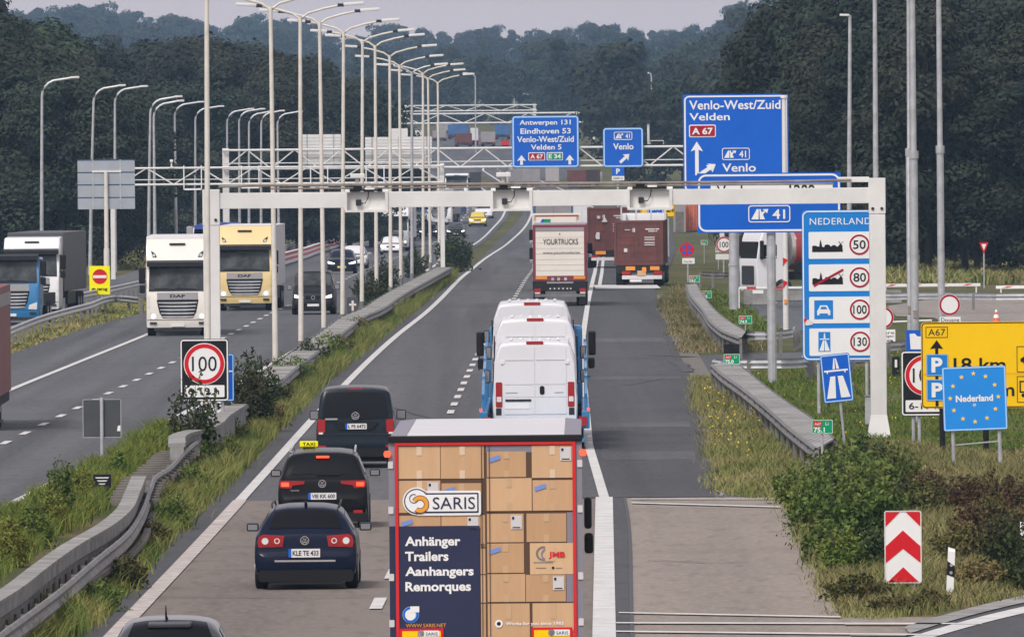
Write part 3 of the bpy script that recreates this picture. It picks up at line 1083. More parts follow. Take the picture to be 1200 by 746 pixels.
def plant_tree(zone, u, d, vtop, lod, k=None, wide=1.0):
    """tree standing d metres away whose top reaches photo row vtop"""
    p = P(u, 200, d)
    zg = prof(p.y)
    # height so that its top is seen at vtop
    zt = P(u, vtop, d).z
    h = max(6.5, zt - zg)
    if d > 4000:
        h = max(13, min(h, 26))
    if k is None:
        k = random.choice((0, 0, 1, 1, 2, 3, 4)) if random.random() > .05 else 5
    cr, tr = PROTO[lod, k]
    kindlab = 2 if k == 5 else (1 if k in (1, 4) else 0)
    t = thing('conifer_tree' if k == 5 else 'broadleaf_tree', TREELAB[zone][kindlab], 'tree', (p.x, p.y, zg - .1), random.uniform(0, 6.28), {
        'left': 'trees of the wood left of the motorway', 'grove': 'trees of the grove behind the left lamp posts', 'right': 'trees of the wood on the right', 'hill': 'trees on the distant wooded rise', 'far': 'trees of the distant wood in the middle'}[zone])
    hs = h / TH
    ws = hs * wide * random.uniform(.85, 1.15)
    t.scale = (ws, ws, hs)
    for nm, me in (('crown', cr), ('trunk', tr)):
        o = bpy.data.objects.new(nm, me)
        col.objects.link(o)
        o.parent = t
    return t


def skyline(pts):
    us = [p[0] for p in pts]
    vs = [p[1] for p in pts]
    return lambda u: float(np.interp(u, us, vs))


sk_left = skyline([(-60, 5), (0, 18), (10, 22), (25, 38), (40, 44), (70, 52), (90, 68), (112, 90), (130, 120), (170, 150), (230, 175)])
sk_grove = skyline([(100, 108), (127, 86), (145, 72), (163, 62), (190, 56), (219, 52), (255, 56), (290, 62), (325, 66), (350, 70), (385, 84), (410, 96), (430, 112), (450, 140), (480, 165)])
sk_hill = skyline([(-40, 18), (15, 13), (40, 12), (51, 10), (89, 10), (122, 9), (140, 20), (163, 20), (216, 22), (234, 28), (262, 34), (280, 24), (300, 18), (340, 24), (400, 40), (422, 44), (445, 30), (480, 32), (520, 40), (560, 38)])
sk_far = skyline([(440, 32), (483, 34), (520, 40), (545, 37), (580, 33), (600, 38), (640, 36), (665, 31), (707, 29), (732, 28), (750, 38), (780, 38), (819, 28), (844, 30), (862, 14), (880, 8), (910, 2), (960, -8)])
sk_right = skyline([(850, 100), (862, 66), (875, 50), (892, 40), (905, 34), (925, 26), (941, 10), (960, -4), (985, -14), (1060, -30), (1110, -16), (1150, -4), (1172, 6), (1190, 2), (1230, -30), (1300, -30)])

# near left wood
for (d, n, u0, u1, drop) in ((990, 9, -60, 125, 62), (1045, 9, -60, 120, 28), (1110, 8, -60, 105, 0)):
    for i in range(n):
        u = u0 + (u1 - u0) * (i + .5 + random.uniform(-.35, .35)) / n
        plant_tree('left', u, d + random.uniform(-20, 20), sk_left(u) + drop * random.uniform(.3, 1.3) + random.uniform(-3, 6), 'near', 5 if (drop == 0 and 28 < u < 90 and random.random() < .5) else None, 1.2)
# grove further along
for (d, n, u0, u1, drop) in ((1290, 11, 95, 440, 80), (1350, 13, 110, 450, 40), (1430, 14, 118, 455, 8)):
    for i in range(n):
        u = u0 + (u1 - u0) * (i + .5 + random.uniform(-.35, .35)) / n
        plant_tree('grove', u, d + random.uniform(-25, 25), sk_grove(u) + drop * random.uniform(.4, 1.2) + random.uniform(-4, 6), 'near', random.choice((0, 1, 3, 4)), 1.25)
# right wood
for (d, n, u0, u1, drop) in ((830, 8, 1010, 1260, 120), (880, 10, 905, 1290, 70), (930, 12, 868, 1270, 30), (985, 13, 872, 1300, 4)):
    for i in range(n):
        u = u0 + (u1 - u0) * (i + .5 + random.uniform(-.35, .35)) / n
        if u < 940:
            continue
        plant_tree('right', u, d + random.uniform(-15, 15), sk_right(u) + drop * random.uniform(.4, 1.3) + random.uniform(-4, 6), 'near', random.choice((0, 1, 3, 4, 0)), 1.0 if u < 1000 else 1.15)
plant_tree('right', 886, 935, 36, 'near', 0, .5)
plant_tree('right', 872, 960, 62, 'near', 3, .42)
plant_tree('right', 905, 985, 30, 'near', 1, .62)
plant_tree('right', 925, 1000, 22, 'near', 4, .7)
for u, vt in ((440, 60), (470, 72), (500, 80), (532, 78), (560, 70), (590, 78), (622, 72), (650, 66), (680, 76), (705, 70), (730, 78)):
    plant_tree('far', u, 2990 + random.uniform(-30, 40), vt + random.uniform(-6, 6), 'far', None, 1.0)
for u, vt in ((712, 112), (735, 104), (760, 108), (790, 96), (815, 104)):
    plant_tree('far', u, 2420 + random.uniform(-40, 40), vt, 'far', None, 1.0)
# distant rise on the left
for (d, n, u0, u1, drop) in ((2300, 14, -40, 420, 62), (4300, 22, -40, 560, 26), (5000, 26, -40, 580, 8), (5500, 26, -40, 600, 0)):
    for i in range(n):
        u = u0 + (u1 - u0) * (i + .5 + random.uniform(-.35, .35)) / n
        plant_tree('hill', u, d + random.uniform(-60, 60), sk_hill(u) + drop * random.uniform(.4, 1.3) + random.uniform(-3, 6), 'far', None, 1.1)
# distant wood in the middle
for (d, n, u0, u1, drop) in ((2050, 10, 640, 900, 85), (2300, 14, 600, 930, 55), (2650, 17, 470, 950, 28), (3150, 16, 430, 960, 34), (4300, 22, 520, 960, 12), (5200, 24, 540, 960, 0)):
    for i in range(n):
        u = u0 + (u1 - u0) * (i + .5 + random.uniform(-.4, .4)) / n
        if (d < 2500 and u < 722) or (d < 3000 and u < 650) or (d > 4000 and 0):
            continue
        plant_tree('far', u, d + random.uniform(-70, 70), sk_far(u) + drop * random.uniform(.3, 1.4) + random.uniform(-2, 7), 'far', None, 1.05)
for u, vt in ((769, 112), (800, 100), (835, 88), (855, 80), (755, 118)):
    plant_tree('far', u, 1750 + random.uniform(-60, 60), vt, 'far', random.choice((0, 1, 3)), 1.1)


# ---------------------------------------------------------------- shrubs and weeds, each one its own
def shrub_mesh(name, w, h, n, size, material, seed, spiky=0.0):
    r = np.random.default_rng(seed)
    a = r.random(n) * 2 * math.pi
    t = r.random(n)
    rr = w * .5 * np.sqrt(r.random(n)) * (1 - .55 * t) * (1 + .3 * np.sin(a * 3 + seed))
    z = h * t * (1 - .25 * rr / (w * .5)) * (.75 + .25 * np.sin(a * 2.3 + seed * 1.7))
    C = np.stack([rr * np.cos(a), rr * np.sin(a), z + .03], 1)
    # leaves gathered along stems
    ns = max(5, int(n / 45))
    sa = r.random(ns) * 2 * math.pi
    sr = w * .5 * np.sqrt(r.random(ns))
    sh = h * (.6 + .5 * r.random(ns)) * (1 - .35 * sr / (w * .5))
    k = r.integers(0, ns, n)
    u = r.random(n) ** .7
    stem = np.stack([sr[k] * np.cos(sa[k]) * (.4 + .6 * u), sr[k] * np.sin(sa[k]) * (.4 + .6 * u), sh[k] * u], 1)
    stem += r.normal(size=stem.shape) * np.array([.07, .07, .04]) * (w / 1.2) * (1.45 - u)[:, None]
    mixv = (r.random(n) < .75)[:, None]
    C = np.where(mixv, stem, C)
    C[:, 2] = np.abs(C[:, 2]) + .02
    N = np.stack([np.cos(a), np.sin(a), np.full(n, .6)], 1) + r.normal(size=(n, 3)) * .8
    return quads_mesh(name, C, N, size, material, aspect=1.5)


SPRO = {}


def shrub(name, label, u, vg, w, h, material='shrub_green', n=900, size=.11, group=None, cat='shrub'):
    n, size = int(n * 2.3), size * .6
    p = G(u, vg)
    p.z -= .05
    t = thing(name, label, cat, p, random.uniform(0, 6.28), group)
    o = bpy.data.objects.new('foliage', shrub_mesh('foliage', w, h, n, size, material, random.randrange(9999)))
    col.objects.link(o)
    o.parent = t
    mb = MB()
    for i in range(4):
        a = random.uniform(0, 6.28)
        mb.tube([(0.03 * math.cos(a), .03 * math.sin(a), -.05), (w * .12 * math.cos(a), w * .12 * math.sin(a), h * .45), (w * .22 * math.cos(a), w * .22 * math.sin(a), h * .85)], [.02, .013, .004], 5)
    mb.build('stem', 'bark', t)
    return t


def inpoly(x, y, poly):
    c = np.zeros(len(x), bool)
    n = len(poly)
    j = n - 1
    for i in range(n):
        xi, yi = poly[i]
        xj, yj = poly[j]
        with np.errstate(divide='ignore', invalid='ignore'):
            c ^= ((yi > y) != (yj > y)) & (x < (xj - xi) * (y - yi) / (yj - yi + 1e-12) + xi)
        j = i
    return c


def scatter(px, dens, cap):
    w = [G(u, v) for u, v in px]
    poly = [(p.x, p.y) for p in w]
    xs = [p[0] for p in poly]
    ys = [p[1] for p in poly]
    area = (max(xs) - min(xs)) * (max(ys) - min(ys))
    n = int(min(area * dens, cap * 3))
    X = rng.uniform(min(xs), max(xs), n)
    Y = rng.uniform(min(ys), max(ys), n)
    k = inpoly(X, Y, poly)
    return X[k][:cap], Y[k][:cap]


def grass(name, label, px, material, dens, h, blades=7, width=.018, cap=14000, spread=.18, droop=.85, cat='grass'):
    X, Y = scatter(px, dens, cap)
    n = len(X)
    m_ = n * blades
    bx = np.repeat(X, blades) + rng.normal(size=m_) * spread
    by = np.repeat(Y, blades) + rng.normal(size=m_) * spread
    # taller and shorter patches
    pat = np.repeat(.65 + .35 * np.sin(X * 1.1 + 2 * np.sin(Y * .13)) * np.sin(Y * .21 + X * .4), blades)
    hh = h * pat * (.5 + .8 * rng.random(m_))
    ang = rng.random(m_) * 2 * math.pi
    lean = hh * droop * (.2 + .8 * rng.random(m_))
    zz = np.interp(by, _py, _pz) - .06
    wv = width * (.7 + .8 * rng.random(m_))
    dx, dy = np.cos(ang), np.sin(ang)
    # blade: a bent strip of two quads and a tip, turned mostly across the view
    ta = rng.normal(size=m_) * .8
    tx, ty = np.cos(ta), np.sin(ta)
    V = np.empty((m_, 5, 3))
    for i, (t, ww, ln) in enumerate(((0, 1, 0), (.55, .8, .3), (1, 0, 1))):
        cx, cy, cz = bx + dx * lean * ln, by + dy * lean * ln, zz + hh * t * (1 - .15 * ln)
        if ww > 0:
            V[:, i * 2] = np.stack([cx - tx * wv * ww, cy - ty * wv * ww, cz], 1)
            V[:, i * 2 + 1] = np.stack([cx + tx * wv * ww, cy + ty * wv * ww, cz], 1)
        else:
            V[:, 4] = np.stack([cx, cy, cz], 1)
    base = (np.arange(m_) * 5)[:, None, None]
    Fc = base + np.array([[0, 1, 3], [0, 3, 2], [2, 3, 4]])[None]
    me = tri_mesh(name, V.reshape(-1, 3), Fc.reshape(-1, 3), material)
    o = bpy.data.objects.new(name, me)
    col.objects.link(o)
    return tag(o, label, cat, None, 'stuff')


def flowers(name, label, px, dens, h, size=.05, cap=1500, material='flower_yellow'):
    X, Y = scatter(px, dens, cap)
    n = len(X)
    C = np.stack([X, Y, np.interp(Y, _py, _pz) + h * (.5 + .6 * rng.random(n))], 1)
    me = quads_mesh(name, C, rng.normal(size=(n, 3)) + np.array([0, -.6, .6]), size, material)
    o = bpy.data.objects.new(name, me)
    col.objects.link(o)
    return tag(o, label, 'flowers', None, 'stuff')


# right verge
V_A = [(925, 590), (985, 722), (1030, 726), (1090, 716), (1200, 696), (1290, 684), (1290, 540), (1060, 520), (1030, 530), (960, 528), (900, 486), (846, 442), (812, 442), (832, 520), (842, 545), (842, 578)]
grass('tall_grass', 'tall mixed green and straw coloured grass on the right verge beside the exit lane', V_A, 'grass_mix', 11, .45, 8, .011, 19000)
grass('dry_grass', 'dry straw coloured grass around the striped chevron board', [(960, 665), (985, 722), (1060, 720), (1290, 690), (1290, 530), (1040, 525), (960, 560)], 'grass_dry', 6, .5, 7, .009, 8000)
flowers('yellow_flowers', 'small yellow flowers on the verge edge by the exit lane', [(820, 450), (900, 500), (880, 560), (835, 530)], 1.2, .45, .06, 110)
V_B = [(905, 475), (960, 515), (1030, 528), (1290, 540), (1290, 480), (1290, 420), (1060, 402), (1040, 430), (920, 428), (860, 440)]
grass('green_grass', 'short bright green grass around the foot of the border signs', V_B, 'grass_green', 7, .26, 7, .013, 18000, spread=.2)
flowers('yellow_flowers', 'yellow flowers dotted over the green grass below the border signs', V_B, .35, .25, .05, 300)
V_C = [(773, 352), (800, 332), (813, 336), (842, 378), (872, 392), (900, 400), (885, 411), (800, 414), (790, 392)]
grass('dry_grass', 'dry rusty grass on the wedge between exit lane and guard rail', V_C, 'grass_dry', 4, .4, 7, .016, 9000)
grass('green_grass', 'yellow green grass behind the double guard rail by the sign posts', [(822, 338), (860, 350), (905, 385), (898, 396), (868, 386), (838, 362)], 'grass_green', 3, .35, 7, .03, 4000)
# median
V_D = [(0, 790), (90, 746), (168, 663), (220, 608), (262, 566), (300, 525), (345, 482), (376, 448), (414, 420), (463, 379), (480, 366), (530, 326), (522, 324), (480, 346), (440, 372), (398, 400), (365, 424), (322, 455), (285, 490), (250, 510), (215, 540), (195, 560), (178, 590), (160, 620), (110, 665), (60, 705), (0, 752)]
grass('tall_grass', 'tall green and olive weeds along the foot of the median guard rail', V_D, 'median_weeds', 24, .78, 8, .011, 26000, spread=.14)
V_E = [(-40, 690), (0, 670), (70, 622), (112, 598), (135, 578), (150, 560), (185, 528), (205, 508), (190, 506), (130, 541), (62, 574), (0, 606), (-40, 625)]
grass('lush_weeds', 'lush yellow green weeds between the oncoming road and the concrete barrier', V_E, 'weed_lush', 24, .65, 9, .011, 15000, spread=.14, cat='weeds')
V_F = [(-60, 440), (12, 413), (90, 386), (160, 366), (175, 360), (165, 350), (110, 355), (60, 375), (0, 400), (-60, 425)]
grass('green_grass', 'grass strip between the far carriageway edge and the left guard rail', V_F, 'grass_mix', 5, .3, 7, .025, 9000)
grass('dry_grass', 'dry grass and weeds below the trees on the far right', [(1040, 335), (1300, 330), (1300, 300), (1040, 318)], 'grass_mix', 2.2, .9, 7, .05, 6000)
grass('dry_grass', 'rough grass below the left wood behind the yellow sign', [(-60, 322), (90, 318), (180, 312), (340, 285), (400, 270), (300, 270), (150, 296), (0, 300)], 'grass_mix', .8, 1.0, 7, .06, 6000)

for u, v, w, h, mk, tx in ((955, 628, 1.3, 1.2, 'shrub_green', 'between lane edge and the largest shrub'), (970, 660, 1.1, .9, 'shrub_green', 'at the lane edge left of the chevron board'), (1020, 668, 1.2, .9, 'shrub_dark', 'at the left foot of the chevron board'), (1006, 704, 1.3, .5, 'weed_olive', 'low at the bottom left of the chevron board'), (1045, 575, 1.6, 1.2, 'shrub_green', 'above the chevron board'),
                            (932, 590, 1.1, .9, 'shrub_green', 'at the lane edge where the paving changes'), (1075, 612, 1.3, 1.0, 'weed_olive', 'right above the chevron board'), (1150, 688, 1.4, .6, 'weed_olive', 'right of the delineator'), (1010, 560, 1.5, 1.1, 'shrub_dark', 'left of the small blue plate'), (1124, 655, 1.2, .8, 'weed_olive', 'behind the delineator'), (1165, 640, 1.4, 1.1, 'weed_brown', 'reddish, between delineators')):
    shrub('weed_clump', 'verge shrub ' + tx, u, v, w, h, mk, 1300, .1, 'shrubs and weeds on the right verge')
# individual shrubs and weeds (foot pixel, size in metres)
shrub('leafy_shrub', 'large dense green shrub on the verge left of the striped chevron board', 1000, 640, 2.3, 2.0, 'shrub_green', 2600, .13)
shrub('leafy_shrub', 'mid green bush in front of the small blue sign, behind the largest shrub', 985, 598, 2.0, 1.5, 'shrub_green', 2000, .12)
shrub('leafy_shrub', 'dark green bush directly left behind the striped chevron board', 1040, 612, 1.6, 1.2, 'shrub_dark', 1500, .12)
shrub('leafy_shrub', 'low yellowish green bush at the edge of the exit lane', 948, 612, 1.0, .9, 'weed_lush', 900, .1)
shrub('leafy_shrub', 'small yellow flowering weed at the lane edge, left of the chevron board', 985, 672, .9, .95, 'weed_lush', 800, .09)
shrub('weed_clump', 'olive weed clump covering the foot of the striped chevron board', 1052, 716, 1.2, .32, 'weed_olive', 700, .09)
shrub('weed_clump', 'straggly olive weed clump right of the chevron board, left of the delineator', 1090, 712, .8, .35, 'weed_olive', 500, .09)
shrub('weed_clump', 'dark green weed clump at the right border beside the white marker post', 1180, 672, 1.2, 1.3, 'shrub_dark', 1300, .1)
shrub('weed_clump', 'tall green weed clump at the extreme right below the brown docks', 1215, 690, 1.3, 1.0, 'shrub_dark', 1000, .1)
brown = ((1090, 590, 'left of the board posts'), (1128, 600, 'straight above the black and white delineator'), (1160, 592, 'below the right post of the blue border sign'), (1195, 598, 'at the right border below the yellow sign'), (1145, 632, 'lowest, just right of the delineator top'), (1215, 628, 'outermost at the right border'))
for u, v, tx in brown:
    shrub('dock_weed', 'reddish brown dock weed patch ' + tx, u, v, 1.3, .85, 'weed_brown', 800, .09, 'reddish brown dock weeds on the right verge', 'weed')
shrub('sapling', 'dark leafy sapling growing in front of the left 100 speed sign', 228, 550, 1.3, 2.55, 'shrub_dark', 700, .15)
shrub('leafy_shrub', 'dark bush on the median right of the 100 sign, over the guard rail', 294, 506, 1.7, 2.3, 'shrub_dark', 2300, .13)
shrub('leafy_shrub', 'loose dark bush beside the first double lamp post, low on the median', 318, 484, 1.4, 1.2, 'shrub_dark', 900, .12)
shrub('leafy_shrub', 'green bush right of the third double lamp post on the median', 386, 428, 1.4, 1.25, 'shrub_green', 1000, .12)
shrub('leafy_shrub', 'dense green bush at the guard rail between second and third double lamp posts', 366, 436, 1.3, 1.3, 'shrub_dark', 1000, .12)
shrub('leafy_shrub', 'low green bush below the far end of the median rail posts', 432, 358, 1.8, 1.6, 'shrub_dark', 900, .16)
shrub('leafy_shrub', 'dark bush behind the rail between fifth and seventh double lamp posts', 450, 345, 1.8, 2.0, 'shrub_dark', 900, .16)
shrub('leafy_shrub', 'small bush at the foot of the grey steel lamp post', 487, 326, 1.6, 1.9, 'shrub_dark', 800, .17)
shrub('leafy_shrub', 'large dark round bush at the far end of the median rail', 534, 318, 2.6, 2.7, 'shrub_dark', 1700, .2)
shrub('leafy_shrub', 'smaller pale bush right beside the round bush at the end of the median rail', 543, 304, 1.3, 1.1, 'weed_olive', 600, .17)
for u, v, w, h, tx in ((72, 610, .7, 1.5, 'tallest, its tip over the oncoming edge line'), (40, 640, .9, 1.0, 'at the left border'), (12, 662, 1.0, 1.0, 'cut by the left border'), (96, 592, .6, .9, 'just left of the dark sign back post'), (57, 622, .9, 1.1, 'between the tallest weed and the left border'), (140, 556, .5, .6, 'right of the dark sign back post')):
    shrub('tall_weed', 'tall yellow green weed on the left median, ' + tx, u, v, w, h, 'weed_lush', 800, .085, 'tall weeds on the left median', 'weed')
for u, v, w, h, mk, tx in ((335, 456, 1.4, 1.3, 'shrub_green', 'at the start of the plank deck'), (352, 452, 1.3, 1.0, 'shrub_green', 'between the first and second lamp posts'), (396, 420, 1.3, 1.0, 'weed_olive', 'below the third lamp post'), (310, 500, 1.3, 1.0, 'weed_olive', 'below the dark bush'), (268, 525, 1.1, .9, 'shrub_green', 'right of the concrete block'),
                            (242, 558, 1.0, .9, 'shrub_green', 'nearest the black people carrier'), (420, 398, 1.4, 1.0, 'weed_olive', 'below the fourth lamp post')):
    shrub('weed_clump', 'green weed clump on the median rail foot, ' + tx, u, v, w, h, mk, 900, .1, 'weed clumps at the foot of the median rail', 'weed')
for u, v, w, h, tx in ((150, 690, .8, .7, 'nearest the bottom edge'), (205, 620, .9, .8, 'below the wooden ladder barrier'), (225, 582, .9, .9, 'beside the concrete barrier block'), (262, 548, 1.0, .9, 'level with the dark van roof'), (180, 640, .8, .6, 'in yellow green leaf'), (120, 716, .9, .6, 'lowest at the bottom edge')):
    shrub('weed_clump', 'weed clump on the right flank of the median, ' + tx, u, v, w, h, 'weed_olive' if w < .9 else 'shrub_green', 800, .085, 'weed clumps on the median flank', 'weed')
# ------------------------------------------------------------------ guard rails and barriers
def smoothpath(pts, step):
    """pts world (x, y) sorted along; resampled every step metres with rounded corners"""
    p = np.array(pts, float)
    seg = np.linalg.norm(np.diff(p, axis=0), axis=1)
    s = np.concatenate([[0], np.cumsum(seg)])
    n = max(3, int(s[-1] / step))
    q = np.linspace(0, s[-1], n)
    return np.stack([catmull(s, p[:, 0], q), catmull(s, p[:, 1], q)], 1)


W_PROFILE = [(.0, .76), (.035, .755), (.07, .70), (.06, .66), (.0, .61), (.06, .55), (.07, .51), (.035, .455), (0, .45)]


def sweep(mb, path, section, side=1.0, closed=False, zoff=0.0):
    """section (offset to the right, z) along a plan path"""
    n = len(path)
    t = np.gradient(path, axis=0)
    t /= np.linalg.norm(t, axis=1, keepdims=True)
    nr = np.stack([t[:, 1], -t[:, 0]], 1) * side
    rings = []
    for i in range(n):
        zg = prof(path[i, 1]) + zoff
        rings.append([mb.bm.verts.new((path[i, 0] + nr[i, 0] * a, path[i, 1] + nr[i, 1] * a, zg + z)) for a, z in section])
    k = len(section)
    for i in range(n - 1):
        for j in range(k if closed else k - 1):
            j2 = (j + 1) % k
            mb.bm.faces.new((rings[i][j], rings[i][j2], rings[i + 1][j2], rings[i + 1][j]))
    if closed:
        mb.bm.faces.new(rings[0][::-1])
        mb.bm.faces.new(rings[-1])


def offset(path, d):
    t = np.gradient(path, axis=0)
    t /= np.linalg.norm(t, axis=1, keepdims=True)
    return path + np.stack([t[:, 1], -t[:, 0]], 1) * d


def guardrail(label, px, h=.76, width=0.0, material='galv', post_step=6.0, deck=None, spacers=0, spacer_mat='galv', step=3.0, group=None, side=1.0):
    """W-beam rail whose upper edge follows the pixels; width > 0 adds a second beam that far to the left"""
    w = [G(u, v, h) for u, v in px]
    path = smoothpath([(p.x, p.y) for p in w], step)
    t = thing('guard_rail', label, 'guard rail', (0, 0, 0), 0, group)
    mb = MB()
    sweep(mb, path, W_PROFILE, side)
    mb.build('beam', material, t, smooth=True, recalc=False)
    # posts
    pm = None
    far = smoothpath([tuple(q) for q in path], post_step)
    for i, q in enumerate(far[:90]):
        if pm is None:
            b = MB()
            b.box(-.06, .06, -.05, .05, -.1, .7)
            po = b.build('post', 'galv_dark', t)
            pm = po.data
        else:
            po = bpy.data.objects.new('post', pm)
            col.objects.link(po)
            po.parent = t
        off = -.09 * side if width == 0 else -width / 2 * side
        tt = far[min(i + 1, len(far) - 1)] - far[max(i - 1, 0)]
        tt = tt / np.linalg.norm(tt)
        po.location = (q[0] + tt[1] * off, q[1] - tt[0] * off, prof(q[1]))
    if width > 0:
        mb = MB()
        sweep(mb, offset(path, -width * side), [(-a, z) for a, z in W_PROFILE], side)
        mb.build('beam', material, t, smooth=True, recalc=False)
        if deck:
            mb = MB()
            sweep(mb, offset(path, -width / 2 * side), [(-width / 2 + .02, .70), (width / 2 - .02, .70), (width / 2 - .02, .735), (-width / 2 + .02, .735)], side, closed=True)
            mb.build('deck', deck, t)
        if spacers:
            fp = smoothpath([tuple(q) for q in path], spacers)[:95]
            sm = None
            for i, q in enumerate(fp):
                tt = fp[min(i + 1, len(fp) - 1)] - fp[max(i - 1, 0)]
                tt = tt / np.linalg.norm(tt)
                if sm is None:
                    b = MB()
                    b.box(-width / 2, width / 2, -.35, .35, .67, .765 if not deck else .76)
                    so = b.build('spacer', spacer_mat, t)
                    sm = so.data
                else:
                    so = bpy.data.objects.new('spacer', sm)
                    col.objects.link(so)
                    so.parent = t
                so.location = (q[0] - tt[1] * width / 2 * side, q[1] + tt[0] * width / 2 * side, prof(q[1]))
                so.rotation_euler = (0, 0, -math.atan2(tt[0], tt[1]))
    return t, path


RAILG = 'guard rails along the roads'
M['deck'] = mat('rail_deck_planks', (.38, .37, .355), .85, scale=.9, c2=(.22, .215, .2), stretch=(1, .35, 1))
guardrail('double steel guard rail with grey plank deck on the median among the lamp post feet', [(255, 497), (278, 481), (305, 463), (325, 448), (346, 430), (366, 415), (389, 398), (409, 383), (428, 369), (445, 362), (465, 349), (483, 338), (505, 326), (529, 313)], width=.85, deck='deck', spacers=7.0, spacer_mat='concrete', post_step=7, material='galv_dark')
t, lp = guardrail('curving steel guard rail at the lower left with wooden cross planks behind it', [(-40, 770), (0, 740), (32, 717), (63, 694), (113, 652), (147, 624), (165, 597), (176, 568), (182, 556), (194, 549), (214, 529), (232, 514), (255, 498)], post_step=5, material='galv_dark')
fp = smoothpath([(G(u, v, .7).x, G(u, v, .7).y) for u, v in ((160, 580), (168, 566), (180, 552), (195, 541), (212, 524))], 2.3)
for q in fp:
    mb = MB()
    mb.box(-.55, .42, -.3, .3, .5, .62)
    o = mb.build('plank', 'wood', t)
    o.location = (q[0] + random.uniform(-.05, .05), q[1], prof(q[1]))
# low concrete parapet with slots on the left of it
tw = thing('concrete_barrier', 'grey concrete barrier with dark slots curving along the lower left median', 'barrier', (0, 0, 0))
bp = smoothpath([(G(u, v, 1.0).x, G(u, v, 1.0).y) for u, v in ((-45, 715), (0, 688), (36, 661), (71, 637), (113, 613), (133, 597), (145, 575), (153, 557))], 2.5)
mb = MB()
sweep(mb, bp, [(.04, .0), (.04, .93), (.31, .93), (.31, .72), (.26, .68), (.26, 0)], 1, closed=True)
mb.build('wall', 'concrete', tw)
mb = MB()
sweep(mb, bp, [(.02, .931), (.02, .99), (.33, .99), (.33, .931)], 1, closed=True)
mb.build('coping', 'concrete', tw)
tt = np.gradient(bp, axis=0)
tt /= np.linalg.norm(tt, axis=1, keepdims=True)
sm = None
for i in range(0, len(bp)):
    q = bp[i]
    if sm is None:
        b = MB()
        b.box(.255, .275, -.28, .28, .18, .6)
        so = b.build('slot', 'dark', tw)
        sm = so.data
    else:
        so = bpy.data.objects.new('slot', sm)
        col.objects.link(so)
        so.parent = tw
    so.location = (q[0], q[1], prof(q[1]))
    so.rotation_euler = (0, 0, -math.atan2(tt[i][0], tt[i][1]))
mb = MB()
sweep(mb, offset(bp, .5), [(-.05, .3), (-.05, .38), (.08, .38), (.08, .3)], 1, closed=True)
mb.build('timber_rail', 'wood', tw)
# concrete block whose coping climbs to the guard rail
tw = thing('concrete_barrier', 'pale concrete barrier block below the 100 speed sign, its top rising to the right', 'barrier', (0, 0, 0))
bp = smoothpath([(G(u, v, .95).x, G(u, v, .95).y) for u, v in ((207, 520), (214, 508), (238, 502), (262, 486), (281, 474))], 2.0)
mb = MB()
sweep(mb, bp, [(-.16, 0), (-.16, .88), (.16, .88), (.16, 0)], 1, closed=True)
mb.build('wall', 'concrete', tw)
mb = MB()
sweep(mb, bp, [(-.2, .882), (-.2, .97), (.2, .97), (.2, .882)], 1, closed=True)
mb.build('coping', 'concrete', tw)

# right-hand rails
guardrail('double guard rail with grey plank deck running down to the tilted motorway sign', [(834, 427), (852, 440), (870, 453), (900, 477), (925, 499), (957, 524)], width=.95, deck='deck', spacers=4, spacer_mat='concrete', post_step=4, step=2.0, side=-1.0) if False else None
guardrail('double guard rail with grey plank deck between lawn and exit lane below the big exit sign', [(834, 427), (852, 440), (870, 453), (900, 477), (925, 499), (957, 524)], width=-.95 if False else .0, post_step=4, step=2.0, side=-1.0) if False else None


def deckrail(label, left, right, group=None):
    """two W-beams read separately from the photo with planks between them"""
    t = thing('guard_rail', label, 'guard rail', (0, 0, 0), 0, group)
    A = smoothpath([(G(u, v, .76).x, G(u, v, .76).y) for u, v in left], 2.0)
    B = smoothpath([(G(u, v, .76).x, G(u, v, .76).y) for u, v in right], 2.0)
    for path, side in ((A, -1), (B, 1)):
        tn = path[-1] - path[0]
        sgn = 1 if tn[1] > 0 else -1
        mb = MB()
        sweep(mb, path, W_PROFILE, side * sgn)
        mb.build('beam', 'galv_dark', t, smooth=True, recalc=False)
    n = max(len(A), len(B))
    q = np.linspace(0, 1, n)
    A2 = np.stack([np.interp(q, np.linspace(0, 1, len(A)), A[:, i]) for i in (0, 1)], 1)
    B2 = np.stack([np.interp(q, np.linspace(0, 1, len(B)), B[:, i]) for i in (0, 1)], 1)
    for i in range(n - 1):
        mb = MB()
        c = [A2[i], A2[i + 1] * .86 + A2[i] * .14, B2[i + 1] * .86 + B2[i] * .14, B2[i]]
        lo = [mb.bm.verts.new((p[0], p[1], prof(p[1]) + .70)) for p in c]
        hi = [mb.bm.verts.new((p[0], p[1], prof(p[1]) + .745)) for p in c]
        mb.bm.faces.new(hi)
        mb.bm.faces.new(lo[::-1])
        for k in range(4):
            mb.bm.faces.new((lo[k], lo[(k + 1) % 4], hi[(k + 1) % 4], hi[k]))
        mb.build('plank', 'deck', t)
    for path in (A, B):
        for q in smoothpath([tuple(p) for p in path], 6.0):
            mb = MB()
            mb.box(q[0] - .05, q[0] + .05, q[1] - .05, q[1] + .05, prof(q[1]) - .1, prof(q[1]) + .7)
            mb.build('post', 'galv_dark', t)
    return t


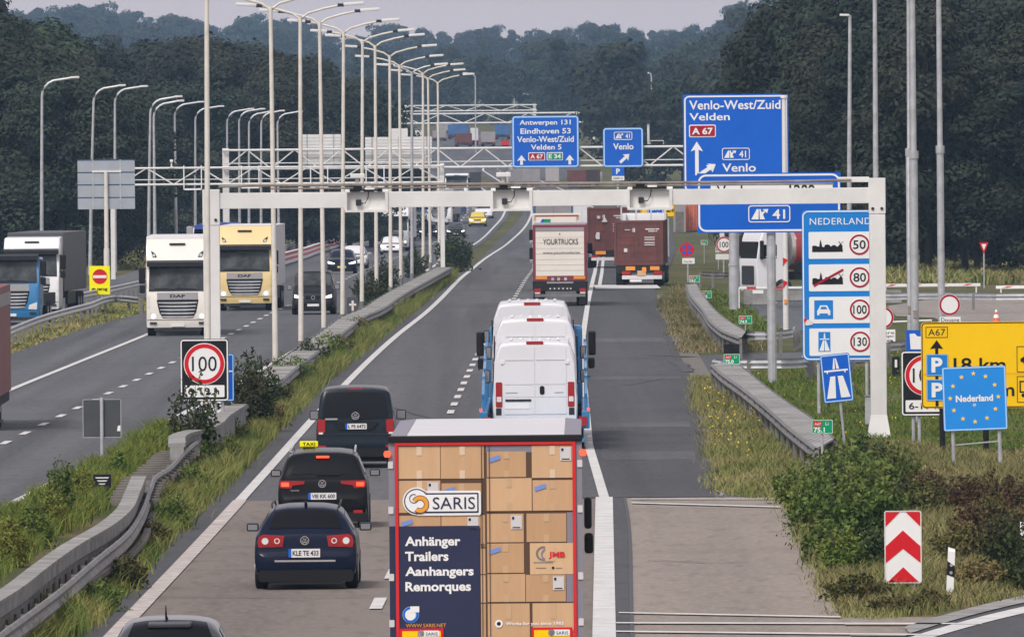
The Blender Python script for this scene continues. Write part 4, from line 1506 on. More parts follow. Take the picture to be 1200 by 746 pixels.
deckrail('double guard rail with plank deck from the paved spur down to the tilted motorway sign', [(957, 524), (925, 499), (900, 477), (870, 453), (846, 436), (835, 426)], [(977, 513), (951, 489), (925, 472), (900, 454), (880, 438), (862, 423)])
deckrail('double guard rail with plank deck beside the dry grass wedge and green kilometre plates', [(868, 395), (850, 388), (837, 379), (824, 362), (809, 344), (805, 333)], [(874, 387), (861, 380), (839, 364), (827, 350), (820, 340), (816, 332)])
guardrail('short steel guard rail end running right from the plank deck behind the large sign post', [(846, 424), (868, 420), (900, 420), (945, 415), (1020, 408)], post_step=3, step=1.5, side=-1)
guardrail('short steel guard rail behind the green turning plate by the sign posts', [(872, 387), (890, 388), (910, 387), (933, 382)], post_step=3, step=1.5, side=-1)
guardrail('dark weathered guard rail beyond the no stopping sign', [(822, 318), (850, 319), (875, 318), (900, 317)], post_step=4, step=2, side=-1, material='galv_dark')
guardrail('long steel guard rail below the red and white barrier arms on the far right', [(1030, 343), (1080, 342), (1140, 343), (1200, 343), (1290, 342)], post_step=5, step=3, side=-1, material='galv')
guardrail('steel guard rail curving behind the portal foot and the black speed sign', [(1035, 404), (1062, 399), (1085, 398), (1120, 399)], post_step=3, step=2, side=-1)
# left-hand rails
guardrail('steel guard rail beside the left verge, ending right of the yellow no entry sign', [(-50, 412), (10, 384), (59, 366), (102, 355), (143, 346), (163, 348)], post_step=6)
guardrail('steel guard rail behind the yellow no entry sign running towards the white truck', [(80, 346), (93, 343), (132, 335), (168, 327), (210, 316), (260, 302)], post_step=6)
guardrail('grey steel guard rail behind the red and white striped barrier', [(300, 297), (325, 290), (345, 283), (358, 277), (372, 271)], post_step=6)
# red and white work barrier
tb = thing('road_works_barrier', 'long red and white striped barrier beside the slip road, left of the dark van', 'barrier', (0, 0, 0))
rb = smoothpath([(G(u, v, .1).x, G(u, v, .1).y) for u, v in ((300, 319), (326, 311), (352, 303), (384, 292), (396, 288), (398, 284))], 3.0)
for k, (z0, z1, mk) in enumerate(((.05, .28, 'white'), (.281, .46, 'sign_red'), (.461, .62, 'white'), (.621, .80, 'sign_red'), (.801, .86, 'white'))):
    mb = MB()
    sweep(mb, rb, [(-.12, z0), (-.12, z1), (.12, z1), (.12, z0)], 1, closed=True)
    mb.build('stripe', mk, tb)

# ------------------------------------------------------------------ lamp posts
ORD = ['first', 'second', 'third', 'fourth', 'fifth', 'sixth', 'seventh', 'eighth', 'ninth', 'tenth', 'eleventh', 'twelfth', 'thirteenth', 'fourteenth']


def lamphead(mb, c, d, length=.78):
    """luminaire: flat box along direction d"""
    a = math.atan2(d.y, d.x)
    mx = Matrix.Translation(c) @ Matrix.Rotation(a, 4, 'Z') @ Matrix.Rotation(-math.asin(max(-1, min(1, d.z))), 4, 'Y')
    mb.box(-.02, length, -.14, .14, -.05, .07, bev=.04, seg=2, mtx=mx)


def double_lamp(label, ub, vb, ut, vt, material='pale_pole', arm=1.5, rise=.42, r=.08, head=.75, tilt=0.0):
    b = G(ub, vb)
    d = b.y
    tp = P(ut, vt, d)
    t = thing('lamp_post', label, 'lamp post', b, 0, 'double-armed lamp posts on the median')
    h = tp.z - b.z
    dx = tp.x - b.x
    mb = MB()
    mb.tube([(0, 0, -.1), (dx * .3, 0, h * .3), (dx, 0, h)], [r * 1.25, r * 1.1, r * .8], 12)
    mb.build('pole', material, t, smooth=True)
    mb = MB()
    mb.tube([(0, 0, .0), (0, 0, .45)], r * 1.5, 12)
    mb.build('base_sleeve', 'galv_dark', t, smooth=True)
    for sd_ in (-1, 1):
        mb = MB()
        e = Vector((dx + sd_ * arm, .0, h + rise + tilt * sd_))
        mb.tube([(dx, 0, h - .25), (dx + sd_ * .08, 0, h - .02), (dx + sd_ * .3, 0, h + rise * .32), (dx + sd_ * arm * .6, 0, h + rise * .72 + tilt * sd_ * .6), tuple(e)], r * .55, 8)
        a = mb.build('arm', material, t, smooth=True)
        mb = MB()
        mb.box(e.x - .12, e.x + .12, -.07, .07, e.z - .06, e.z + .06)
        mb.build('joint', 'dark', a)
        mb = MB()
        lamphead(mb, e + Vector((sd_ * .12, 0, .02)), Vector((sd_, 0, .06)).normalized(), head)
        mb.build('lamp_head', 'dirty_white', a, smooth=True)
    return t


DL = [(323, 438, 317, 9), (352.7, 413.5, 351.7, 20), (379.7, 397, 374.4, 26), (401.3, 380.4, 402.6, 37), (424, 364.6, 424.8, 48), (441.3, 355.7, 439.5, 53), (457.9, 346.8, 456.6, 65), (469.8, 335.3, 468, 76), (482.8, 330, 482.6, 84), (496, 324, 495.6, 85), (504.5, 316, 501.5, 91), (515, 314, 513, 96)]
for i, (ub, vb, ut, vt) in enumerate(DL):
    if i == 8:
        double_lamp('grey steel double-armed lamp post among the cream coloured ones', ub, vb, ut, vt, 'galv', 1.15, .35)
    else:
        double_lamp('cream double-armed lamp post, %s of the median row counted from the nearest' % ORD[i if i < 8 else i - 1], ub, vb, ut, vt)
double_lamp('tall cream lamp post in front of the left column of the white portal', 244, 525, 242, -40, 'pale_pole', r=.07)


def single_lamp(label, ub, vb, ut, vt, reach, r=.1, group='single-armed lamp posts along the left slip road', material='galv', head=.6, bend=.9, rise=.1):
    """reach in metres, sign gives the side"""
    b = G(ub, vb)
    tp = P(ut, vt, b.y)
    h = tp.z - b.z
    dx = tp.x - b.x
    sg = 1 if reach > 0 else -1
    t = thing('lamp_post', label, 'lamp post', b, 0, group)
    mb = MB()
    mb.tube([(0, 0, -.1), (dx * .4, 0, h * .45), (dx, 0, h - bend)], [r * 1.3, r, r * .75], 10)
    mb.build('pole', material, t, smooth=True)
    mb = MB()
    L = abs(reach)
    pts = [(dx, 0, h - bend)]
    for k in range(1, 6):
        a = math.pi / 2 * k / 5
        pts.append((dx + sg * min(bend, L * .5) * (1 - math.cos(a)), 0, h - bend + bend * math.sin(a)))
    pts.append((dx + sg * (L - head), 0, h + rise))
    mb.tube(pts, r * .7, 8)
    a = mb.build('arm', material, t, smooth=True)
    mb = MB()
    lamphead(mb, Vector((dx + sg * (L - head), 0, h + rise + .02)), Vector((sg, 0, .03)).normalized(), head)
    mb.build('lamp_head', 'dirty_white', a, smooth=True)
    return t


SL = [(49, 334, 49, 94, 44), (105.5, 321, 109.5, 103, 38), (135, 318, 134.5, 104, 39), (174, 320, 176, 116, 38), (182, 319, 180, 121, 36), (207, 309, 204.5, 122, 35), (229, 307, 228.7, 127, 34), (266, 305, 266, 130, 32), (281, 304, 280, 130, 31), (292, 303, 291.6, 133, 30), (306, 302, 306, 132, 28), (327, 301, 325, 133, 30)]
for i, (ub, vb, ut, vt, pxl) in enumerate(SL):
    sc = F / G(ub, vb).y
    single_lamp('grey single-armed lamp post, %s from the left of the row before the dark wood' % ORD[i], ub, vb, ut, vt, pxl / sc, head=.24 * pxl / sc)
# right-hand tall masts
single_lamp('thin mast with a small lamp pointing left, behind the portal corner', 995, 332, 996, 19, -.55, r=.12, group='tall masts on the right', head=.5, bend=.05, rise=.02)
t = single_lamp('tall mast with a small lamp rising behind the right column of the portal', 1027, 352, 1025, -30, -.5, r=.13, group='tall masts on the right', head=.45, bend=.05, rise=.02)


def mast(label, ub, vb, ut, r):
    b = G(ub, vb)
    t = thing('mast', label, 'mast', b, 0, 'tall masts on the right')
    h = P(ut, -60, b.y).z - b.z
    dx = P(ut, 0, b.y).x - b.x
    mb = MB()
    mb.tube([(0, 0, -.1), (0, 0, h * .48), (dx * .5, 0, h * .482), (dx, 0, h)], [r, r, r * .78, r * .7], 14)
    mb.build('pole', 'galv', t, smooth=True)
    mb = MB()
    mb.tube([(0, 0, h * .47), (0, 0, h * .49)], r * 1.25, 14)
    mb.build('collar', 'galv', t, smooth=True)
    mb = MB()
    mb.box(-.07, .07, -r - .04, -r + .02, 1.0, 1.3, bev=.02)
    mb.build('hatch', 'rust', t)


mast('thinner of two tall grey masts standing together above the yellow sign', 1066, 398, 1064.5, .09)
mast('thicker of two tall grey masts standing together above the yellow sign', 1072.5, 404, 1069, .15)
mast('tall grey mast above the round customs sign', 1103.5, 392, 1100, .14)
for u, v, w, tx in ((603, 109, 6, 'left'), (613, 110, 6, 'middle'), (620.5, 112, 6, 'right')):
    d = 3000
    b = P(u, 160, d)
    single_lamp_root = thing('lamp_post', 'tiny far lamp post above the blue destination sign, %s one of three' % tx, 'lamp post', (b.x, b.y, prof(b.y)), 0, 'far lamp posts')
    h = P(u, v, d).z - prof(b.y)
    mb = MB()
    mb.tube([(0, 0, 0), (0, 0, h)], .12, 6)
    mb.build('pole', 'galv', single_lamp_root)
    mb = MB()
    mb.box(-.5, .7, -.3, .3, h, h + .3)
    mb.build('lamp_head', 'dirty_white', single_lamp_root)
for u, v, d, lab, wx in ((557.5, 86, 2100, 'far lamp post with its arm to the left, right of the median lamp row', -1.1), (764, 86, 1900, 'thin far lamp post standing above the small blue exit sign', -.3), (845, 84, 2300, 'small far lamp post by the edge of the right wood', -1.0)):
    b = P(u, 160, d)
    t = thing('lamp_post', lab, 'lamp post', (b.x, b.y, prof(b.y)), 0, 'far lamp posts')
    h = P(u, v, d).z - prof(b.y)
    mb = MB()
    mb.tube([(0, 0, 0), (0, 0, h - .5), (wx * .4, 0, h), (wx, 0, h)], .1, 6)
    mb.build('pole', 'galv', t)
    mb = MB()
    mb.box(min(wx, wx * 1.6), max(wx, wx * 1.6), -.2, .2, h - .05, h + .15)
    mb.build('lamp_head', 'dirty_white', t)

# ------------------------------------------------------------------ white portal across the carriageway
pr_ = G(1030, 512)
dg = pr_.y
sg_ = F / dg
pl_ = P(250, 518, dg)
W = pr_.x - pl_.x
por = thing('portal_frame', 'white steel portal frame spanning the carriageway, three camera boxes in its beam', 'portal', (pl_.x, dg, prof(dg)))
hb = P(1030, 238, dg).z
ht = P(1030, 219.5, dg).z
htop = P(1030, 208.5, dg).z
htl = P(250, 222, dg).z
for x, w, top in ((0.0, .43, htl), (W, .42, htop)):
    mb = MB()
    mb.box(x - w / 2, x + w / 2, -.24, .24, .35, top - .95, bev=.015)
    c = mb.build('column', 'dirty_white', por)
    mb = MB()
    mb.box(x - w / 2 - .01, x + w / 2 + .01, -.25, .25, top - .94, top, bev=.015)
    mb.build('column_head', 'dirty_white', c)
    mb = MB()
    v0 = [(x - .31, -.36, 0), (x + .31, -.36, 0), (x + .31, .36, 0), (x - .31, .36, 0)]
    v1 = [(x - w / 2, -.24, .6), (x + w / 2, -.24, .6), (x + w / 2, .24, .6), (x - w / 2, .24, .6)]
    mb.loft([v0, v1])
    mb.build('base_flange', 'dirty_white', c)
    for bx in (-.12, .12):
        mb = MB()
        mb.disc(x + bx, top - .8, .04, -.28, -.251, 12)
        mb.build('bolt', 'dark', c)
pxm = lambda u: (u - 250) / sg_
cams = ((408, 455 + 1), (579, 625), (739, 789))
segs, cur = [], .21
for a, b in cams:
    segs.append((cur, pxm(a) - .02))
    cur = pxm(b) + .02
segs.append((cur, W - .21))
for x0, x1 in segs:
    mb = MB()
    mb.box(x0, x1, -.2, .2, hb, ht, bev=.012)
    mb.build('beam', 'dirty_white', por)
for i, (a, b) in enumerate(cams):
    x0, x1 = pxm(a), pxm(b)
    zc0, zc1 = hb - .08, ht + .02
    mb = MB()
    mb.box(x0, x1, .0, .22, zc0 + .02, zc1 - .02)
    hsg = mb.build('camera_housing', 'dirty_white', por)
    mb = MB()
    mb.box(x0 - .03, x1 + .03, -.26, .26, zc0 - .04, zc0 + .02)
    for xx in (x0, x1):
        mb.box(xx - .05, xx + .03, -.24, .24, zc0 + .02, zc1)
    mb.build('housing_frame', 'dirty_white', hsg)
    mb = MB()
    mb.box(x0 + .1, x1 - .12, -.2, .15, zc1 + .0, zc1 + .05)
    mb.box(x0 + .2, x0 + .42, -.1, .1, zc1 + .05, zc1 + .13)
    mb.build('tray', 'black', hsg)
    mb = MB()
    mb.box(x0 - .02, x0 + .1, -.18, .1, zc1 - .03, zc1 + .05)
    mb.box(x1 - .12, x1 + .04, -.18, .1, zc1 - .03, zc1 + .05)
    mb.box(x0 + .5, x0 + .75, -.22, .0, zc1 + .04, zc1 + .09)
    mb.build('bracket', 'white', hsg)
    mb = MB()
    mb.box(x0 + .26, x0 + .4, -.15, .0, ht - .36, ht - .2, bev=.02)
    cm = mb.build('camera', 'dark', hsg)
    mb = MB()
    mb.tube([(x0 + .38, -.1, ht - .3), (x0 + .5, -.1, ht - .3), (x0 + .58, -.1, ht - .16), (x0 + .6, -.1, ht)], .015, 6)
    mb.build('cable', 'black', hsg)
    if i < 2:
        mb = MB()
        mb.tube([(x0 + .3, 0, zc1 + .1), (x0 + .3, 0, zc1 + .34)], .05, 8)
        mb.box(x0 + .12, x0 + .5, -.15, .15, zc1 + .34, zc1 + .46, bev=.02)
        mb.build('antenna', 'dirty_white', hsg)
mb = MB()
mb.tube([(.2, -.1, ht + .17), (pxm(300), -.1, ht + .19), (pxm(600), -.1, ht + .18), (pxm(900), -.1, ht + .17), (pxm(1000), -.1, ht + .2)], .035, 8)
mb.tube([(pxm(320), .05, ht + .1), (pxm(980), .05, ht + .1)], .025, 6)
mb.build('cable_pipe', 'rust', por, smooth=True)
mb = MB()
mb.box(pxm(985), W - .2, -.08, .08, ht + .14, ht + .28, bev=.02)
mb.build('cable_pipe', 'dirty_white', por)
# small cabinet behind the right column
t = thing('cabinet', 'narrow grey cabinet standing against the right foot of the white portal', 'cabinet', G(1019.5, 497))
mb = MB(); mb.box(-.13, .13, 0, .3, 0, .75, bev=.02); mb.build('body', 'galv', t)
mb = MB(); mb.box(-.15, .15, -.02, .32, .752, .8, bev=.01); mb.build('lid', 'galv_dark', t)


# ------------------------------------------------------------------ lattice gantries
def truss(name, label, d, u0, v0, u1, v1, vbot0, cols, depth=1.1, bay=2.0, r=.075, rc=.2, frames=(), material='dirty_white', group=None, colw=None, mid=False):
    """lattice beam whose upper chord runs (u0, v0)-(u1, v1), lower chord starts at vbot0; cols at pixel u"""
    a, b = P(u0, v0, d), P(u1, v1, d)
    zb = P(u0, vbot0, d).z
    zt = (a.z + b.z) / 2
    zb += zt - a.z
    zg = prof(d)
    t = thing(name, label, 'gantry', (a.x, d, zg), 0, group)
    L = b.x - a.x
    zt -= zg
    zb -= zg
    mb = MB()
    for y in (0, depth):
        mb.tube([(0, y, zt), (L, y, zt)], r, 8)
        mb.tube([(0, y, zb), (L, y, zb)], r, 8)
        n = max(2, int(round(L / bay)))
        for i in range(n):
            x0, x1 = L * i / n, L * (i + 1) / n
            if i % 2 == 0:
                mb.tube([(x0, y, zb), (x1, y, zt)], r * .6, 6)
            else:
                mb.tube([(x0, y, zt), (x1, y, zb)], r * .6, 6)
    n = max(2, int(round(L / bay / 2)))
    for i in range(n + 1):
        x0 = L * i / n
        mb.tube([(x0, 0, zb), (x0, depth, zb)], r * .6, 6)
        mb.tube([(x0, 0, zt), (x0, depth, zt)], r * .6, 6)
    if mid:
        mb.tube([(0, 0, zb + .3 * (zt - zb)), (L, 0, zb + .3 * (zt - zb))], r * .5, 6)
    mb.build('lattice_beam', material, t, smooth=True)
    for u in cols:
        x = P(u, 200, d).x - a.x
        mb = MB()
        w = (colw or rc)
        mb.box(x - w, x + w, depth / 2 - w, depth / 2 + w, -.2, zt + .15, bev=.03)
        mb.build('column', material, t)
    for fu0, fu1, fv0, fv1 in frames:
        x0, x1 = P(fu0, 200, d).x - a.x, P(fu1, 200, d).x - a.x
        z1, z0 = P(fu0, fv0, d).z - zg, P(fu0, fv1, d).z - zg
        mb = MB()
        for x in (x0, x1):
            mb.box(x - .03, x + .03, -.3, -.22, z0, z1)
        mb.box(x0, x1, -.3, -.22, z0 - .04, z0 + .06)
        mb.build('hanging_frame', 'white', t)
        if fu0 > 300:
            mb = MB()
            xm = (x0 + x1) / 2 - .12
            mb.box(xm - .12, xm + .2, -.4, -.1, z0 + .06, z0 + .3)
            mb.build('box', 'white', t)
    return t, a, zg


D_A = 870
truss('lattice_gantry', 'pale lattice gantry over the oncoming carriageway with small hanging frames', D_A, 140, 198.2, 519, 193.5, 217.5, (131.5, 518), 1.0, 1.55, .06, .14, frames=((215.5, 236, 194, 222), (283, 303.5, 194, 220), (364, 384, 195, 220), (429, 450, 195, 219)), group='lattice sign gantries', colw=.13, mid=True)
D_B = 1090
tB, aB, zgB = truss('lattice_gantry', 'pale lattice gantry carrying the blue destination signs over the carriageway', D_B, 262, 177, 900, 170, 199, (264.5, 896), 1.1, 1.75, .085, .2, group='lattice sign gantries', colw=.24, mid=True)
truss('lattice_gantry', 'hazy far lattice gantry, lower one, with a visible right column', 2330, 440, 134, 697, 132, 145, (444, 695), 1.5, 3.4, .13, .4, group='far hazy gantries', colw=.33)
truss('lattice_gantry', 'hazy far lattice gantry, higher and farthest, right of the lamp row', 2900, 418, 124.5, 629, 122.8, 131, (422, 627), 1.5, 3.4, .12, .4, group='far hazy gantries', colw=.3)
# camera post and handrail on the gantry
p = P(760, 169, D_B)
t = thing('camera_post', 'short white camera post on top of the destination sign gantry', 'camera post', (p.x, D_B + .5, p.z))
mb = MB(); mb.tube([(0, 0, 0), (0, 0, 1.5)], .09, 8); mb.build('post', 'dirty_white', t)
mb = MB(); mb.box(-.16, .16, -.2, .2, 1.5, 1.75, bev=.04); mb.build('camera', 'dark', t)
mb = MB(); mb.tube([(.15, 0, 0), (.15, 0, .25), (1.1, 0, .25), (1.1, 0, 0)], .03, 6); mb.build('handrail', 'dirty_white', t)
p = P(201, 196, D_A)
t = thing('camera_post', 'small white camera on the top chord of the left gantry', 'camera post', (p.x, D_A, p.z - .05))
mb = MB(); mb.tube([(0, 0, 0), (0, 0, .35)], .05, 8); mb.box(-.15, .15, -.1, .1, 0, .08); mb.build('post', 'dirty_white', t)
mb = MB(); mb.box(-.09, .09, -.12, .12, .35, .5, bev=.03); mb.build('camera', 'white', t)
# backs of the signs for oncoming traffic
for u0, v0, u1, v1, lab, cols_ in ((354, 157.5, 399.5, 193, 'white ribbed back of a smaller sign on the far gantry, left of the lamp cluster', (360, 391)), (428, 160.5, 506, 192, 'wide white ribbed back of a sign on the far gantry behind the lamp cluster', (436, 467, 500))):
    f = sign('reversed_sign', lab, 'sign', (u0 + u1) / 2, (v0 + v1) / 2, F / (D_B + 1.6), 'white sign backs on the far gantry')
    f.rect(u0, v0, u1, v1, 'panel', 'dirty_white', 0, .0, .05)
    if u0 > 400:
        f.rect(458, 150.5, 478, 160.6, 'top_panel', 'dirty_white', 0, .0, .05)
    n = 9
    for i in range(1, n):
        vv = v0 + (v1 - v0) * i / n
        f.rect(u0, vv - .3, u1, vv + .3, 'rib', 'galv', 1.5)
    for cu_ in cols_:
        f.rect(cu_ - .7, v0, cu_ + .7, v1, 'stiffener', 'sign_back_grey', 3)
    f.done()
# ------------------------------------------------------------------ signs
def roundel(f, u, v, r, txt=None, tw=.62, th=.5, layer=2, ring='sign_red', back='white', w=.2, bold=.012):
    f.disc(u, v, r, 'disc', back, layer)
    f.ring(u, v, r * (1 - w), r * .97, 'red_ring', ring, layer + 1)
    if txt:
        f.text(txt, u - r * tw, v - r * th, u + r * tw, v + r * th, 'letter_black', layer + 1, bold=bold)


def motorway_symbol(f, u0, v0, u1, v1, layer, exit_=False):
    """two tapering carriageways under a crossing bridge"""
    w, h = u1 - u0, v1 - v0
    Q = lambda x, y: (u0 + x * w, v0 + y * h)
    f.poly([Q(.0, 1), Q(.36, .0), Q(.48, .0), Q(.46, 1)], 'symbol', 'white', layer)
    if exit_:
        f.poly([Q(.54, 1), Q(.52, .0), Q(.6, .0), Q(.66, .34), Q(.8, .18), Q(.88, .3), Q(.74, .52), Q(.86, 1)], 'symbol', 'white', layer)
        f.poly([Q(.72, .02), Q(1.08, .0), Q(1.0, .42)], 'symbol', 'white', layer)
    else:
        f.poly([Q(.54, 1), Q(.52, .0), Q(.64, .0), Q(1.0, 1)], 'symbol', 'white', layer)


def exitbox(f, u0, v0, u1, v1, w, layer=2):
    f.frame(u0, v0, u1, v1, w, 'exit_frame', 'white', layer, r=(v1 - v0) * .18)
    h = v1 - v0
    motorway_symbol(f, u0 + .17 * h, v0 + .22 * h, u0 + 1.1 * h, v1 - .18 * h, layer, True)
    f.text('41', u0 + 1.42 * h, v0 + .24 * h, u1 - .3 * h, v1 - .2 * h, 'white', layer, bold=.02)


# --- destination sign 'Antwerpen'
SB = F / (D_B - .35)
f = sign('direction_sign', 'blue destination sign hanging on the gantry with four place names and two arrows', 'sign', 639.5, 166, SB, eps=.02)
f.rect(600, 135.5, 678.5, 196.5, 'panel', 'sign_blue', 0, 4, .08)
f.frame(600.6, 136.1, 677.9, 195.9, 1.7, 'border', 'edge_lightblue', 1, 3.6)
f.text('Antwerpen 131', 609, 140.5, 669, 148, 'white', 1, bold=.02)
f.text('Eindhoven 53', 610, 150.3, 669, 156.8, 'white', 1, bold=.02)
f.text('Venlo-West/Zuid', 606, 159.5, 672.5, 166.7, 'white', 1, bold=.02)
f.text('Velden 5', 622, 169.3, 658, 175.5, 'white', 1, bold=.02)
for u0, u1, mk, tx in ((619, 638.5, 'sign_darkred', 'A 67'), (640.5, 659.5, 'sign_green', 'E 34')):
    f.rect(u0, 178.5, u1, 188, 'road_number', 'white', 1, 1.2)
    f.rect(u0 + .9, 179.4, u1 - .9, 187.1, 'road_number', mk, 2, .8)
    f.text(tx, u0 + 2.4, 180.6, u1 - 2.4, 186, 'white', 3, bold=.03)
for u in (611, 667.5):
    f.arrow(u, 181.5, 11.5, 10.5, 7, 3.2, 'arrow', 'white', 1)
f.done()
# --- exit sign 'Venlo' on the gantry
f = sign('direction_sign', 'small blue exit sign on the gantry with one slanting arrow', 'sign', 730.5, 172, SB, eps=.02)
f.rect(706.5, 149.5, 754, 196, 'panel', 'sign_blue', 0, 4, .08)
f.frame(707.1, 150.1, 753.4, 195.4, 1.6, 'border', 'edge_lightblue', 1, 3.4)
exitbox(f, 719.5, 154.5, 741, 164, .8)
f.text('Venlo', 718.5, 168, 742.5, 175.3, 'white', 1, bold=.02)
f.arrow(737.5, 180.5, 15, 10, 6.5, 3.4, 'arrow', 'white', 1, 48)
f.done()
# --- big 'Venlo-West/Zuid' advance sign on posts
f = sign('direction_sign', 'tall blue advance direction sign with a long straight arrow, behind the wider exit sign', 'sign', 862, 165, 25.9, eps=.015)
f.rect(800.5, 110.5, 924, 222, 'panel', 'sign_blue', 0, 1, .08)
f.frame(802, 112, 922.5, 224, 1.8, 'border', 'white', 1, 6)
f.text('Venlo-West/Zuid', 808, 117.5, 915, 128.3, 'white', 1, bold=.015)
f.text('Velden', 808, 132.3, 855.5, 141, 'white', 1, bold=.015)
f.rect(807.5, 145.8, 839, 160.5, 'road_number', 'white', 1, 2)
f.rect(808.7, 147, 837.8, 159.3, 'road_number', 'sign_darkred', 2, 1.4)
f.text('A 67', 811, 149.3, 835.5, 157.4, 'white', 3, bold=.03)
f.arrow(816.5, 165.5, 39.5, 14.5, 11.5, 4.2, 'arrow', 'white', 1)
f.poly([(816, 205), (819, 205), (832, 197.5), (834.5, 201.5), (838.5, 192), (827, 193.5), (830, 196.5), (817, 203)], 'arrow', 'white', 1)
f.arrow(838.5, 192.3, 19, 12, 8, 4.6, 'arrow', 'white', 1.5, 58)
exitbox(f, 846, 173.3, 878.5, 187.5, .9)
f.text('Venlo', 846, 191.6, 885.5, 201.3, 'white', 1, bold=.015)
f.post(860, 225, .2, 'galv', .1)
f.post(903, 225, .2, 'galv', .1)
f.done()
# --- wide exit sign '41'
f = sign('direction_sign', 'wide blue exit sign partly behind the portal beam, one grey post', 'sign', 901, 240, 36.8)
f.rect(817, 202.5, 985.5, 272.5, 'panel', 'sign_blue', 0, 1, .07)
f.frame(818.2, 204, 984.3, 271, 2.2, 'border', 'white', 1, 9)
f.rect(833, 215, 976, 226, 'lower_board', 'white', 1.5)
f.text('1200 m', 925, 216.5, 972, 230, 'letter_black', 2.5, bold=.02)
f.text('Venlo', 840, 217, 880, 230, 'letter_black', 2.5, bold=.01)
exitbox(f, 876.8, 240.5, 926, 260.5, 1.2)
f.post(903.5, 273, .15, 'galv', .08)
for v in (300, 354):
    f.poly([(897, v), (910, v), (910, v + 1.5), (897, v + 1.5)], 'joint', 'galv', -20)
f.done()
t_, _s, _p = onground('sign_post', 'thick grey steel post standing left of the post of the wide exit sign', 'post', 860, 364)
mb = MB(); mb.tube([(0, 0, -.1), (0, 0, 2.0), (0, 0, 2.001), (0, 0, 4.8)], [.22, .22, .2, .2], 14); mb.build('pole', 'galv', t_, smooth=True)
mb = MB(); mb.tube([(0, 0, 2.0), (0, 0, 2.1)], .25, 14); mb.build('collar', 'galv', t_, smooth=True)
# white post with camera beside the advance sign
t_, _s, _p = onground('mast', 'white camera mast at the right edge of the tall blue advance sign', 'mast', 921, 388)
h_ = P(921, 112, _p.y).z - _p.z
mb = MB(); mb.tube([(0, 0, -.1), (0, 0, h_)], [.115, .09], 14); mb.build('pole', 'dirty_white', t_, smooth=True)
mb = MB(); mb.tube([(0, 0, h_ - .1), (0, 0, h_ + .02)], .14, 12); mb.build('collar', 'white', t_)
mb = MB(); mb.box(-.1, .1, -.12, .12, h_ + .02, h_ + .24, bev=.03); mb.build('camera', 'black', t_)
mb = MB()
for z0 in (1.75, 2.65):
    zz = [(-.119, z0), (.119, z0 + .2), (.119, z0 + .34), (-.119, z0 + .3)]
    mb.prism([(-.1, z0 - .02), (.1, z0 + .2), (-.1, z0 + .3)], -.125, -.05)
mb.build('red_mark', 'sign_red', t_)
mb = MB(); mb.box(-.06, .06, -.16, -.1, 1.1, 1.28, bev=.01); mb.build('reflector', 'amber', t_)

# --- NEDERLAND speed limits board
f = sign('speed_limit_board', 'tall blue country board listing four speed limits, partly behind the right portal column', 'sign', 985, 334, 41)
f.rect(940, 246, 1030.5, 422, 'panel', 'sign_cyan', 0, 5, .06)
f.frame(940.8, 246.8, 1029.7, 421.2, 1.5, 'border', 'white', 1, 7)
f.text('NEDERLAND', 949.5, 255.3, 1021.5, 263, 'white', 1, space=1.08)
for v0, v1 in ((271.5, 303), (309.5, 341), (347.5, 378.5), (384.5, 416.5)):
    f.rect(948, v0, 1024, v1, 'white_field', 'white', 1, 1.5)
town = [(952, 295), (952, 289), (953, 287.5), (957, 287.5), (958, 288.5), (960.5, 288.5), (961, 284), (962, 280.5), (963, 284), (963.6, 288.5), (966, 289.5), (967, 287), (969, 286.2), (971, 286.2), (973, 287.5), (974, 289), (976, 287.2), (979, 287), (981, 288.8), (983, 288.6), (984.4, 286), (986.6, 286), (987.6, 290), (988, 295)]
for dv in (0, 38):
    f.poly([(u, v + dv) for u, v in town], 'town_symbol', 'letter_black', 2)
    for sx in (1, -1):
        f.poly([(985.5 - sx * 2.6, 283.2 + dv - .3), (985.5 - sx * 2.6 + .8, 283 + dv - .4), (985.5 + sx * 2.6, 288.5 + dv), (985.5 + sx * 2.6 - .8, 288.7 + dv)], 'town_symbol', 'letter_black', 2.4)
f.poly([(953, 333.5), (988, 314.5), (988.7, 317), (953.8, 336)], 'cancel_stripe', 'sign_darkred', 3)
f.rect(954, 351.5, 976, 373.5, 'symbol_field', 'sign_cyan', 2)
f.poly([(957.3, 369), (957.3, 364), (958.8, 362), (961, 357.5), (969, 357.5), (971.2, 362), (972.7, 364), (972.7, 369), (970, 369), (970, 367), (960, 367), (960, 369)], 'car_symbol', 'white', 3)
f.poly([(961, 361.8), (962.3, 359), (967.7, 359), (969, 361.8)], 'car_symbol', 'sign_cyan', 4)
f.rect(958.5, 388.5, 972.5, 411.5, 'symbol_field', 'sign_cyan', 2)
motorway_symbol(f, 959.5, 398.5, 971.8, 410.8, 3)
f.poly([(964.6, 396), (965.2, 390), (966.2, 390), (966.8, 396)], 'symbol', 'white', 3)
f.rect(960, 396.4, 971.2, 397.6, 'symbol', 'white', 3)
for v, tx in ((286.7, '50'), (325, '80'), (362.7, '100'), (400.3, '130')):
    roundel(f, 1007.5, v, 12.3, tx, .64 if len(tx) == 3 else .6, .42, 2, 'sign_darkred')
f.rect(942, 372.5, 946, 377.5, 'sticker', 'sign_red', 2)
f.poly([(946, 374), (952, 376), (952, 380), (944, 381), (943, 378)], 'sticker', 'dirty_white', 2.5)
f.post(958.5, 421, .05, 'galv', .06)
f.post(1015, 421, .05, 'galv', .06)
f.done()
# bent dark leg leaning behind it
a = G(961, 474); b_ = P(959.5, 422, a.y)
t_ = thing('leaning_pole', 'thin dark pole leaning against the foot of the country speed board', 'pole', G(973, 477))
mb = MB(); mb.tube([(0, 0, -.1), (-.33, .0, 1.35)], .035, 8); mb.build('pole', 'dark', t_)

